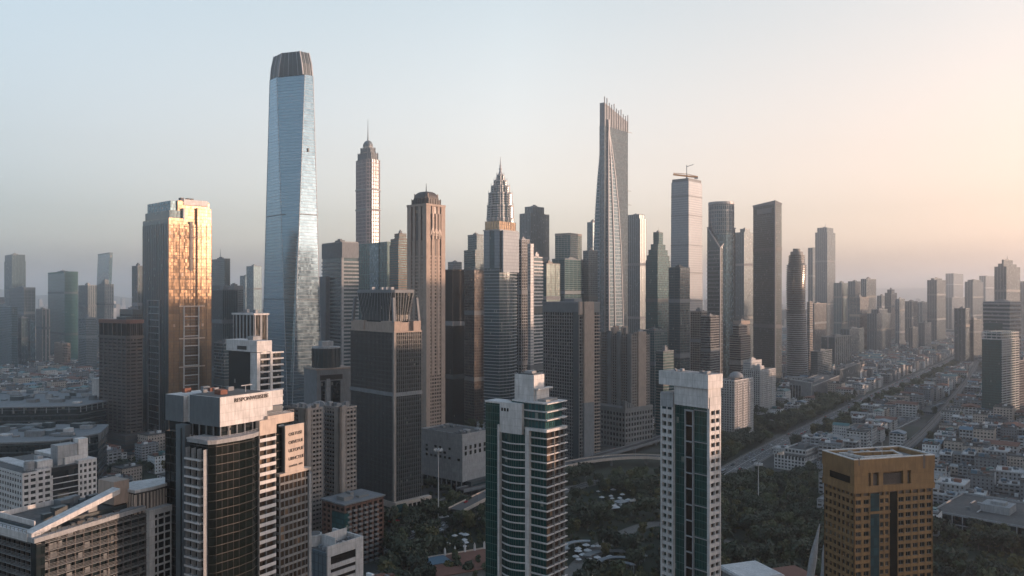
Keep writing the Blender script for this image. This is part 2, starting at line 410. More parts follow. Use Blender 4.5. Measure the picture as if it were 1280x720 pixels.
# ================================================================== ground, hills, roads
def ground():
    m, nt, b = newmat('city_ground')
    tc = nt.nodes.new("ShaderNodeTexCoord")
    mp = nt.nodes.new("ShaderNodeMapping"); nt.links.new(tc.outputs['Object'], mp.inputs[0]); mp.inputs['Rotation'].default_value = (0, 0, R_(36))
    def vor(sc_): 
        v = nt.nodes.new("ShaderNodeTexVoronoi"); v.inputs['Scale'].default_value = sc_; v.distance = 'CHEBYCHEV'; nt.links.new(mp.outputs[0], v.inputs['Vector']); return v
    def noi(sc_, d=4):
        n = nt.nodes.new("ShaderNodeTexNoise"); n.inputs['Scale'].default_value = sc_; n.inputs['Detail'].default_value = d; nt.links.new(mp.outputs[0], n.inputs['Vector']); return n.outputs[0]
    v = vor(.045); sp = nt.nodes.new("ShaderNodeSeparateColor"); nt.links.new(v.outputs['Color'], sp.inputs[0])
    c = mixc(nt, sp.outputs[0], (.018, .021, .020), (.065, .066, .064))
    c = mixc(nt, mth(nt, 'GREATER_THAN', sp.outputs[1], .78), c, (.02, .03, .016))
    c = mixc(nt, mth(nt, 'MULTIPLY', noi(.4), .7), c, (.04, .042, .038))
    g = mth(nt, 'GREATER_THAN', noi(.0035, 3), .56)
    c = mixc(nt, mth(nt, 'MULTIPLY', g, .8), c, (.022, .032, .017))
    nt.links.new(c, b.inputs['Base Color']); b.inputs['Roughness'].default_value = .9
    mb = MB(); mb.quad([(-25500, -2900, 0), (25500, -2900, 0), (25500, 26500, 0), (-25500, 26500, 0)])
    tag(mkobj('ground', mb.mesh('ground', m)), kind='structure')
ground()
W['asphalt'] = plain('asphalt', (.05, .05, .052), .85, .3, .1, False)
W['roadpale'] = plain('worn_concrete_road', (.085, .085, .086), .85, .25, .08, False)
W['pave'] = plain('paving', (.13, .12, .11), .85, .35, .1, False)
W['lawn'] = plain('grass', (.016, .025, .012), .95, .6, .12, False)
W['hill'] = plain('wooded_hill', (.05, .065, .05), .95, .3, .002, False)
W['track'] = plain('track_ballast', (.09, .075, .065), .9, .3, .2, False)
W['paint'] = plain('road_paint', (.6, .6, .58), .6, .2, .5, False)

def smooth(pts, n=6):
    out = []
    P = [pts[0]]+list(pts)+[pts[-1]]
    for i in range(1, len(P)-2):
        for k in range(n):
            t = k/n; a, b, c, d = P[i-1], P[i], P[i+1], P[i+2]
            out.append(.5*((2*b)+(-a+c)*t+(2*a-5*b+4*c-d)*t*t+(-a+3*b-3*c+d)*t**3))
    out.append(P[-2]); return out
def strip(mb, pts, o0, o1, z0, z1=None, dz=0):
    """ribbon between lateral offsets o0<o1 (to the right of travel); z1 gives it thickness"""
    L = []
    for i, p in enumerate(pts):
        t = (pts[min(i+1, len(pts)-1)]-pts[max(i-1, 0)]); t.z = 0; t.normalize(); n = Vector((t.y, -t.x, 0)); L.append((p+n*o0, p+n*o1))
    for (a, b), (c, d) in zip(L[:-1], L[1:]):
        z = lambda q, w: (q.x, q.y, q.z+w)
        mb.quad([z(a, z0), z(b, z0), z(d, z0), z(c, z0)])
        if z1 is not None:
            mb.quad([z(b, z1), z(d, z1), z(d, z0), z(b, z0)]); mb.quad([z(a, z0), z(c, z0), z(c, z1), z(a, z1)])
def road(name, px, w, mat='roadpale', z=.02, lanes=4, kerb=True, alt=None):
    pts = smooth([G(*p) for p in px])
    m = MB(); strip(m, pts, -w/2-3, w/2+3, z-.012+.12, z-.3); tag(mkobj('pavement', m.mesh('pavement', W['pave'])), kind='structure')
    m = MB(); strip(m, pts, -w/2, w/2, z+.12); tag(mkobj(name, m.mesh(name, W[mat])), kind='structure')
    m = MB()
    for k in range(1, lanes):
        o = -w/2+w*k/lanes; 
        if k == lanes//2: strip(m, pts, o-.2, o+.2, z+.125); continue
        for a, b in zip(pts[:-1:1], pts[1::1]):
            L = (b-a).length; n = int(L/12)
            for q in range(n): s = a+(b-a)*(q/n); e = a+(b-a)*((q+.35)/n); strip(m, [s, e], o-.12, o+.12, z+.125)
    if lanes < 2: return pts
    for o in (-w/2+.4, w/2-.4): strip(m, pts, o-.12, o+.12, z+.125)
    tag(mkobj('road_markings', m.mesh('road_markings', W['paint'])), kind='structure')
    return pts
R1 = road('highway', [(840, 640), (885, 606), (960, 562), (1040, 522), (1110, 487), (1160, 464), (1200, 445), (1228, 425), (1240, 408), (1250, 395), (1260, 385)], 22, lanes=8, z=.02)
R2 = road('avenue', [(560, 628), (620, 607), (700, 585), (760, 566), (820, 548), (880, 520), (960, 492)], 20, 'asphalt', lanes=6, z=.05)
R3 = road('side_road', [(470, 690), (520, 668), (570, 652), (620, 640), (690, 618), (760, 600), (840, 596)], 9, 'asphalt', lanes=2, z=.08)
R4 = road('park_road', [(700, 740), (730, 700), (770, 672), (820, 655), (880, 668), (950, 700)], 6, 'pave', lanes=1, z=.11)
#R5 = road('side_road', [(1180, 740), (1230, 640), (1290, 590)], 9, 'asphalt', lanes=2, z=.14)

def elevated(label, px, w, h, mat, parapet, n=7, cat='flyover', name='flyover', inset=None):
    # pixels locate the deck itself, h metres above ground
    pts = []
    for (x, y) in px:
        D = (CAMZ-h)*F/(y-HY); p = GP(x, D); p.z = h; pts.append(p)
    pts = smooth(pts, n)
    K = mkobj(name, None, None, (pts[0].x, pts[0].y, 0)); tag(K, label, cat)
    q = [p-Vector((pts[0].x, pts[0].y, 0)) for p in pts]
    m = MB(); strip(m, q, -w/2, w/2, 0, -1.6); strip(m, q, -w/2+.5, w/2-.5, -1.61); 
    mkobj('deck', m.mesh('deck', W[mat]), K)
    for s in (-1, 1):
        m = MB(); a, b = sorted((s*(w/2-.02), s*(w/2+.35))); strip(m, q, a, b, 1.1, -1.7); mkobj('parapet', m.mesh('parapet', W[parapet]), K)
    acc = 0
    for a, b in zip(q[:-1], q[1:]):
        acc += (b-a).length
        if acc > 32:
            acc = 0; m = MB(); m.cyl(b.x, b.y, 1.3, 0, h-3.2, 10); m.box(b.x-w*.3, b.x+w*.3, b.y-1.2, b.y+1.2, h-3.2, h-1.65); mkobj('pillar', m.mesh('pillar', W['grey']), K)
    return pts, q, K
E1, _, _ = elevated('curving concrete flyover with pale parapets passing between the two teal towers', [(570, 637), (640, 603), (700, 582), (750, 573), (800, 570), (850, 573)], 13, 9, 'roadpale', 'cream')
E1b, _, _ = elevated('upper grey flyover carriageway behind the curving flyover', [(575, 612), (640, 598), (700, 583), (760, 566), (820, 549), (890, 523)], 10, 7, 'asphalt', 'grey')
def railway():
    pts, q, K = elevated('elevated railway viaduct crossing the low-rise district at right', [(1090, 590), (1128, 562), (1160, 535), (1190, 500), (1212, 470), (1222, 450), (1232, 430)], 10, 10, 'track', 'grey', cat='viaduct', name='rail_viaduct')
    for o in (-2.8, -1.3, 1.3, 2.8):
        m = MB(); strip(m, q, o-.09, o+.09, .2, 0); mkobj('rail', m.mesh('rail', W['steel']), K)
railway()

def hills():
    rr = random.Random(21)
    for nm, x0, x1, D, hh in (('hill', -9000, -3300, 11500, 330), ('hill', -5200, 300, 15000, 380), ('hill', -1500, 6500, 19000, 420), ('hill', 4500, 14000, 17000, 400)):
        ph = [rr.uniform(0, 6) for _ in range(6)]; n = 60; mb = MB()
        def hgt(u, v):
            e = math.sin(math.pi*min(max(u, 0), 1))**.6
            s = sum(math.sin(u*(4+5*k)+ph[k]+v*2)/(1.6+k*1.1) for k in range(6))
            return max(0, e*hh*(.62+.28*s))*math.sin(math.pi*v)**.8
        for i in range(n):
            for j in range(8):
                P = []
                for (a, b) in ((i, j), (i+1, j), (i+1, j+1), (i, j+1)):
                    u, v = a/n, b/8; P.append((x0+(x1-x0)*u, D+(v-.5)*2600, hgt(u, v)-.5))
                mb.quad(P)
        tag(mkobj(nm, mb.mesh(nm, W['hill'], smooth=True)), kind='structure')
hills()
# ================================================================== foreground buildings
def text_part(B, s, size, matname, org, udir, name='lettering', parent=None, ext=.12):
    cu = bpy.data.curves.new('t', 'FONT'); cu.body = s; cu.size = size; cu.extrude = ext; cu.align_x = 'LEFT'; cu.offset = size*.012
    to = bpy.data.objects.new('t', cu); COL.objects.link(to)
    bpy.context.view_layer.update()
    me = bpy.data.meshes.new_from_object(to.evaluated_get(bpy.context.evaluated_depsgraph_get()))
    bpy.data.objects.remove(to); me.materials.clear(); me.materials.append(W[matname])
    u = Vector(udir).normalized(); n = u.cross(Vector((0, 0, 1)))
    M = Matrix(((u.x, 0, n.x, org[0]-B.cx), (u.y, 0, n.y, org[1]-B.cy), (0, 1, 0, org[2]), (0, 0, 0, 1)))
    # columns: text x -> u, text y -> z, text z -> n
    M = Matrix(((u.x, 0, n.x, org[0]-B.cx), (u.y, 0, n.y, org[1]-B.cy), (u.z, 1, n.z, org[2]), (0, 0, 0, 1)))
    me.transform(M)
    me.name = name
    return mkobj(name, me, parent or B.root)

def railing(mb, a, b, z, h=1.1, st=2.0, r=.05):
    a = Vector((a[0], a[1], z)); b = Vector((b[0], b[1], z)); L = (b-a).length; n = max(1, int(L/st))
    up = Vector((0, 0, h)); mb.bar(a+up, b+up, r); mb.bar(a+up*.5, b+up*.5, r*.7)
    for i in range(n+1): p = a+(b-a)*(i/n); mb.bar(p, p+up, r)

# ---- F1: dark glass office tower with the white sign box
def f1():
    B = Bd('office_tower', 'black glass office tower with lettered white roof box and white sign board', 275, 288, 58, 207, 381)
    wr, wl = B.wr, B.wl; zb = B.z(548); P = B.foot
    Lc = B.L(232); Ra, Rb, Rc = B.R(320), B.R(341), B.R(352)
    core = [(0, 0), (Rc, 0), (Rc, wl), (0, wl)]
    m = MB(); m.prism(core, 0, zb, False); B.part('glass_facade', m, GL['black'])
    m = MB(); bands(m, core, 0, zb, 3.2, .35, .12); fins(m, core, 0, zb, 2.9, .14, .2); B.part('mullion_grid', m, W['black'])
    # protruding curved glass bow on the near corner
    bow = [(-5.5, 9.5), (-5.5, -1.0), (-3.5, -2.4), (Ra*.35, -3.4), (Ra*.75, -2.8), (Ra, -.8), (Ra, 9.5)]
    m = MB(); m.prism(bow, 0, zb-1.2, True); B.part('glass_bow', m, GL['black'])
    m = MB(); bands(m, bow, .5, zb-1.2, 3.2, .2, .06); fins(m, bow, 0, zb-1.2, 2.6, .08, .08); B.part('bow_mullion_grid', m, W['black'])
    m = MB(); m.prism(offset_poly(bow, .7), zb-1.2, zb-.2); m.prism(offset_poly(bow, .9), zb-.2, zb+.35); B.part('bow_cornice', m, W['pale'])
    # grey lift shaft strip
    m = MB(); m.box(-2.6, -.02, B.L(238.5), Lc+2.2, 0, zb+3.6); B.part('lift_shaft', m, W['mid'])
    m = MB(); m.box(-3.0, -2.62, B.L(238.5)+1.6, B.L(238.5)+2.2, 0, zb+2.5); B.part('downpipe', m, W['dark'])
    # balconies: cool white on the left face of the bow, warm on the right
    b = MB(); b.box(-2.2, 0, -.3, 8.6, 0, .3); b.box(-2.2, -2.0, -.3, 8.6, .3, .75); b.box(-2.2, 0, -.3, -.1, .3, .75)
    nfl = int((zb-4)/3.2)
    B.rep('balcony', b, W['white'], [(-5.5, 1.2, 2+3.2*k) for k in range(nfl)])
    m = MB()
    for q in (-.3, 2.9, 6.1, 9.4): m.box(-7.2, -5.48, q, q+.22, 0, zb-3)
    B.part('balcony_pier', m, W['pale'])
    wbal = Rb-Ra-.2
    b = MB(); b.box(0, wbal, -1.9, 0, 0, .3); b.box(0, wbal, -1.9, -1.7, .3, 1.35); b.box(0, .2, -1.7, 0, .3, 1.35)
    B.rep('balcony', b, W['white'], [(Ra+.15, -.05, 2+3.2*k) for k in range(nfl+1)])
    m = MB(); m.box(Ra+.02, Ra+.3, -1.6, .05, 0, zb); m.box(Rb-.3, Rb, -1.6, .05, 0, zb); m.box((Ra+Rb)/2-.15, (Ra+Rb)/2+.15, -1.2, .05, 0, zb); B.part('balcony_pier', m, W['tan'])
    m = MB(); m.box(Ra+.3, Rb-.3, -.35, -.03, 0, zb-.5); B.part('balcony_glazing', m, GL['warm'])
    m = MB(); m.box(Ra, Rb, -2.0, .3, zb-1.4, zb+4.2); B.part('sign_fascia', m, W['cream'])
    # recess under the roof box with columns and clutter
    zt0, zt1 = B.z(534), B.z(497)
    m = MB(); m.box(1.2, Rc-.5, 1.2, wl-.6, zb+.02, zt0); B.part('recessed_storey', m, GL['dark'])
    for k in range(7):
        m = MB(); m.box(.4+k*3.6, .8+k*3.6, .35, .75, zb+.02, zt0); B.part('column', m, W['grey'])
    for k in range(4):
        m = MB(); m.box(.4, .8, 4.2+k*4, 4.6+k*4, zb+.02, zt0); B.part('column', m, W['grey'])
    m = MB(); railing(m, (-5.8, -1.6), (-3.4, -2.9), zb+.3); railing(m, (-3.4, -2.9), (Ra*.4, -3.8), zb+.3); railing(m, (Ra*.4, -3.8), (Ra, -1.2), zb+.3); railing(m, (-5.8, -1.6), (-5.8, 9), zb+.3)
    B.part('railing', m, W['steel'])
    # white roof box, its left face split by a recessed grey strip
    xe = B.R(349)
    m = MB(); m.box(0, xe-6, 0, Lc-2.6, zt0, zt1); m.box(0, xe-6, Lc+1.2, wl, zt0, zt1-.8); m.box(1.6, xe-6, Lc-2.6, Lc+1.2, zt0, zt1-1)
    rb = B.part('roof_box', m, W['white'])
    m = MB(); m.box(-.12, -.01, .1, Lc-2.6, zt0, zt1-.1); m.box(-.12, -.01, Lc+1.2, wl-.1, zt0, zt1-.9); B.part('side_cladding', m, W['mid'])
    m = MB()   # raked end: top stays long, the bottom steps back
    zr = zt1+.0
    for (xa, xb, za, zc) in ((xe-6, xe-3.2, zt0+3.2, zr), (xe-3.2, xe+1.8, zt0+5.0, zr)): m.box(xa, xb, 0, 2.4, za, zc)
    B.part('roof_box_tip', m, W['white'])
    m = MB(); m.box(xe-6, xe+4, 2.6, wl-1, zt0-.5, zt0+4.2); B.part('plant_room', m, W['mid'])
    m = MB()
    m.box(.5, xe-6.5, .5, Lc-3, zt1+.01, zt1+.12); B.part('roof', m, W['roofgrey'])
    r = random.Random(3)
    for k in range(9):
        m = MB(); x = r.uniform(2, xe-9); y = r.uniform(2, wl-3); q = r.uniform(.5, 1.6); m.box(x-q, x+q, y-q*.6, y+q*.6, zt1+.13, zt1+.6+q*.8)
        B.part('cooling_unit', m, W[r.choice(['pale', 'rust', 'grey'])])
    m = MB(); m.cyl(xe-12, 5, .15, zt1+.1, zt1+2.6, 8); m.box(xe-14, xe-9, 4.9, 5.1, zt1+2.5, zt1+2.8); B.part('rooftop_mast', m, W['steel'])
    text_part(B, 'RESPONWEBSEBE', 2.05, 'brown', (B.R(292.5), -.16, B.zr(292, 503)), (B.R(334)-B.R(292.5), 0, .2), parent=rb)
    # lower penthouse with white raking fascia beside the sign
    x0, x1 = B.R(331), B.R(364); za, zc = B.zr(345, 529), B.zr(345, 519)
    m = MB(); m.box(x0+.5, x1-.6, -1.0, 8, zb+1.2, za); B.part('penthouse', m, GL['dark'])
    m = MB(); m.box(x0, x1, -1.6, 8.4, za, zc+.4); m.box(x1-.7, x1, -1.6, 8.4, zb+2, za); B.part('penthouse_fascia', m, W['cream'])
    m = MB(); railing(m, (x0, -1.5), (x1, -1.5), zc+.4); B.part('railing', m, W['steel'])
    # right-hand block, lower, brown lattice
    x0, x1 = B.R(345), wr; zt = B.zr(365, 590)
    blk = [(x0, -2.2), (x1, -2.2), (x1, wl), (x0, wl)]
    m = MB(); m.prism(blk, 0, zt, False); B.part('side_block', m, GL['warm'])
    m = MB(); bands(m, blk, 0, zt, 3.2, .9, .25); fins(m, blk, 0, zt, 2.2, .25, .35); B.part('side_block_lattice', m, W['tan'])
    m = MB(); m.prism(offset_poly(blk, .6), zt, zt+1.0); B.part('side_block_cornice', m, W['cream'])
    m = MB(); m.box(x1-.6, x1+.7, -3.1, -1.9, 0, zt-1); B.part('corner_pipe', m, W['pale'])
    m = MB(); m.box(x0+4, x1-1, 4, wl-2, zt+1.01, zt+14); B.part('rear_stair_tower', m, W['dark'])
    # white sign board on that block
    sx0, sx1 = B.R(351), B.R(374.5); z0, z1 = zt+.4, B.zr(362, 530)
    m = MB(); m.box(sx0, sx1, -2.5, -1.7, z0, z1); sb = B.part('sign_board', m, W['cream'])
    m = MB(); m.box(sx0+1, sx1-1, -1.69, 3.2, z0+.6, z1-.8); B.part('sign_backing', m, W['mid'])
    hh = (z1-z0)
    for k, s in enumerate(('OSETUSE', 'OBVETUE', 'UETOPUE', 'UBNCTUE')):
        text_part(B, s, 1.75, 'brown', (sx0+1.6, -2.62, z1-hh*(.22+.17*k)), (1, 0, .03), parent=sb)
    text_part(B, 'CONSOR - NCE', 1.0, 'brown', (sx0+1.8, -2.62, z1-hh*.87), (1, 0, .03), parent=sb)
f1()

# ---- F2: teal tower with white curved floor slabs and white lift box
def f2():
    B = Bd('apartment_tower', 'teal glass tower with white curved floor slabs and white lift box on its roof', 683, 310, 54, 609.5, 703)
    wr, wl = B.wr, B.wl
    L1, L2, L3, L4 = B.L(664), B.L(659), B.L(627.5), wl
    zt = B.z(540); fh = 3.12
    def bow(l0, l1, x0, sag, n=6): return [(x0-sag*math.sin(math.pi*i/n), l1+(l0-l1)*i/n) for i in range(n+1)]
    shaft = [(0, 0), (wr, 0), (wr, wl), (0, wl)]
    m = MB(); m.prism(shaft, 0, zt, False); B.part('glass_facade', m, GL['teal'])
    # teal wing at the left end, taller, finely gridded
    zw = B.zl(618, 503); wing = [(-1.2, L3+.4), (wr*.5, L3+.4), (wr*.5, wl), (-1.2, wl)]
    m = MB(); m.prism(wing, 0, zw, False); B.part('glass_wing', m, GL['teal'])
    m = MB(); bands(m, wing, .3, zw, fh, .22, .1); fins(m, wing, 0, zw, 1.25, .09, .12); B.part('wing_mullion_grid', m, W['teal'])
    m = MB(); m.prism(offset_poly(wing, .3), zw, zw+.7); B.part('wing_coping', m, W['white'])
    # bowed glazing bay between the white piers
    by = bow(L2+.3, L3-.2, -.2, 1.9) + [(3, L2+.3), (3, L3-.2)]
    zy = B.zl(640, 541)
    m = MB(); m.prism(by, 0, zy, False); B.part('bowed_glazing', m, GL['teal'])
    m = MB(); fins(m, by, 0, zy, 1.3, .1, .12, edges=range(6)); B.part('bow_mullion_grid', m, W['dark'])
    for (a, b, zz, ou) in ((L1, L2, zt+1, 1.5), (L3-.1, L3+.8, zt+1, 2.0)):
        m = MB(); m.box(-ou, .5, min(a, b), max(a, b), 0, zz); B.part('white_pier', m, W['white'])
    # floor slabs: one object each, bow + corner + right face
    slab = MB(); slab.prism(bow(L2-.01, L3, -.5, 2.1)+[(0, L2-.01), (0, L3)], 0, .45)
    nfl = int(zy/fh)
    B.rep('floor_slab', slab, W['white'], [(0, 0, 1.5+fh*k) for k in range(nfl)])
    slab = MB(); pts = [(-.9, L1), (-.9, -.9), (wr+1.6, -1.5), (wr+1.6, .2), (0, .2), (0, L1)]
    slab.prism(pts, 0, .42)
    nf2 = int(zt/fh)
    B.rep('floor_slab', slab, W['white'], [(0, 0, 1.5+fh*k) for k in range(nf2)])
    m = MB()
    for q in (wr*.33, wr*.68, wr*.98): m.box(q, q+.28, -1.15, .02, 0, zt)
    B.part('balcony_column', m, W['tan'])
    m = MB(); m.box(.1, wr-.1, -.3, -.02, 0, zt-.2); B.part('balcony_glazing', m, GL['warm'])
    m = MB(); fins(m, shaft, 0, zt, 1.35, .1, .12, edges=[3]); B.part('mullion_grid', m, W['dark'])
    rails = MB(); rails.box(-.05, wr+1.5, -1.42, -1.38, 0, .06)
    B.rep('handrail', rails, W['steel'], [(0, 0, 2.9+fh*k) for k in range(nf2-1)])
    # terrace slab and three upper storeys, set in
    m = MB(); m.prism([(-1.6, L2), (-1.6, -1.2), (wr+1.0, -1.8), (wr+1.0, wl*.5), (2, wl*.5), (2, L2)], zt, zt+1.1); B.part('terrace_slab', m, W['white'])
    za = zt+1.1; zb = B.z(505)
    up = [(-.2, B.L(661)), (-.2, .4), (wr-.2, .2), (wr-.2, wl*.6), (1, wl*.6)]
    m = MB(); m.prism(up, za, zb, False); B.part('upper_glazing', m, GL['green'])
    m = MB(); fins(m, up, za, zb, 1.5, .1, .15, edges=[0, 1, 4]); B.part('upper_mullion_grid', m, W['dark'])
    slab = MB(); slab.prism([(-1.0, B.L(663)), (-1.0, -1.1), (wr+1.3, -1.5), (wr+1.3, wl*.6), (1, wl*.6)], 0, .5)
    B.rep('floor_slab', slab, W['white'], [(0, 0, za+3.2), (0, 0, za+6.4), (0, 0, zb-.2)])
    m = MB(); m.box(-1.5, 3, B.L(655), L3, B.zl(640, 541), B.zl(640, 503)); B.part('white_wall', m, W['white'])
    m = MB()
    for k in range(3): m.box(-1.6, -1.4, L3-4.4+k*1.4, L3-3.6+k*1.4, B.zl(640, 514), B.zl(640, 510))
    B.part('window', m, GL['black'])
    # lift box, tall white slab, with lower step toward the right
    c0, c1 = B.L(664), B.L(641)
    zc = B.z(467)-1.2
    m = MB(); m.box(1.0, 8.4, c1-9.5, c1-.2, zb-9, zc); B.part('lift_box', m, W['white'])
    m = MB(); m.box(1.6, 10.5, c1-10.4, c1-9.52, zb-4, zb+4.8); m.box(1.2, 11.5, c1-11.6, c1-9.6, zb+4.81, zb+5.4); B.part('lift_box_step', m, W['white'])
    m = MB(); m.box(2, 7.4, c1-8.5, c1-1.2, zc, zc+.4); B.part('roof', m, W['roofgrey'])
    m = MB(); m.box(3.4, 6.5, c1-7, c1-3.4, zc+.41, zc+1.3); B.part('vent', m, W['pale'])
    m = MB(); m.box(2.2, wr-1, 1.6, wl*.5, zb+.31, zb+1.2); B.part('roof_deck', m, W['roofpale'])
f2()

# ---- F3: teal tower with broad white crown
def f3():
    B = Bd('apartment_tower', 'slim teal glass tower with a broad plain white crown and strips of small square windows', 885, 310, 40, 829, 897.5)
    wr, wl = B.wr, B.wl; z1 = B.z(500); z2 = B.z(470); fh = 3.12
    B.part('glass_facade', (lambda m: (m.prism(B.foot, 0, z1, False), m)[1])(MB()), GL['teal'])
    m = MB(); bands(m, B.foot, .3, z1, fh, .2, .08); fins(m, B.foot, 0, z1, 1.35, .08, .1); B.part('mullion_grid', m, W['teal'])
    # white window strip on the left end
    a, b = B.L(844), wl
    m = MB()
    z = 0
    for q0, q1 in ((a, a+.7), (b-.6, b+.3), ((a+b)/2-.35, (a+b)/2+.35)): m.box(-1.4, .1, q0, q1, 0, z1+1)
    while z < z1-fh: m.box(-1.3, .1, a+.02, b, z, z+1.35); z += fh
    m.box(-1.42, .1, a, b+.02, z1-7.5, z1-5.6); B.part('window_strip', m, W['white'])
    # framed window column in the middle
    c0, c1 = B.L(868), B.L(857)
    m = MB(); m.box(-.8, .1, c0, c0+.5, 0, z1-5); m.box(-.8, .1, c1-.5, c1, 0, z1-5); z = 2.4
    m.box(-.85, .1, c0-.02, c1+.02, z1-5.3, z1-4.7)
    while z < z1-7: m.box(-.75, .1, c0, c1, z, z+.5); z += fh*2
    B.part('window_frame', m, W['pale'])
    m = MB(); m.box(-.3, -.05, c0+.5, c1-.5, 0, z1-5.3); B.part('dark_glazing', m, GL['black'])
    # slabs every four storeys
    s = MB(); s.box(-.45, .05, .2, c0-.1, 0, .35)
    B.rep('floor_slab', s, W['pale'], [(0, 0, 9+fh*4*k) for k in range(int(z1/(fh*4)))])
    # right face, white lattice with brown windows
    m = MB(); z = 0
    for q0, q1 in ((-.5, .4), (wr*.5-.25, wr*.5+.25), (wr-.5, wr+.4)): m.box(q0, q1, -1.1, .1, 0, z1+1)
    while z < z1-fh: m.box(-.3, wr+.2, -1.0, .1, z, z+1.5); z += fh
    m.box(-.5, wr+.4, -1.15, .1, z1-4, z1+1.02)
    B.part('side_lattice', m, W['white'])
    m = MB(); m.box(.1, wr-.1, -.3, -.02, 0, z1-2); B.part('side_glazing', m, GL['warm'])
    # crown
    lo = [(-1.2, -.9), (wr+.6, -.9), (wr+.6, a-.4), (-1.2, a-.4)]
    m = MB(); m.prism(lo, z1-3.2, z1+4.4, True); B.part('crown_base', m, W['white'])
    hi = [(-2.0, -1.5), (wr+1.0, -1.5), (wr+1.0, wl+.6), (-2.0, wl+.6)]
    m = MB(); m.prism(hi, z1+4.4, z2+.6, True); B.part('crown', m, W['white'])
    m = MB(); m.box(-1.9, wr+.6, b-6.4, b-.1, z1+.9, z1+1.3); m.box(-1.6, -1.4, b-6.4, b-.1, z1-4.5, z1+.9); B.part('belvedere', m, W['pale'])
    m = MB(); m.box(-1.3, 4, a+.6, b-.6, z1-5.5, z1+.8); B.part('belvedere_glazing', m, GL['slate'])
    m = MB(); m.quad([(q[0], q[1], z2+.65) for q in offset_poly(hi, -.5)]); B.part('roof', m, W['roofpale'])
    r = random.Random(5)
    for k in range(8):
        m = MB(); x = r.uniform(0, wr-1); y = r.uniform(1, wl-2); q = r.uniform(.3, .8); m.box(x-q, x+q, y-q, y+q, z2+.66, z2+.9+q); B.part('vent', m, W[r.choice(['pale', 'grey'])])
f3()

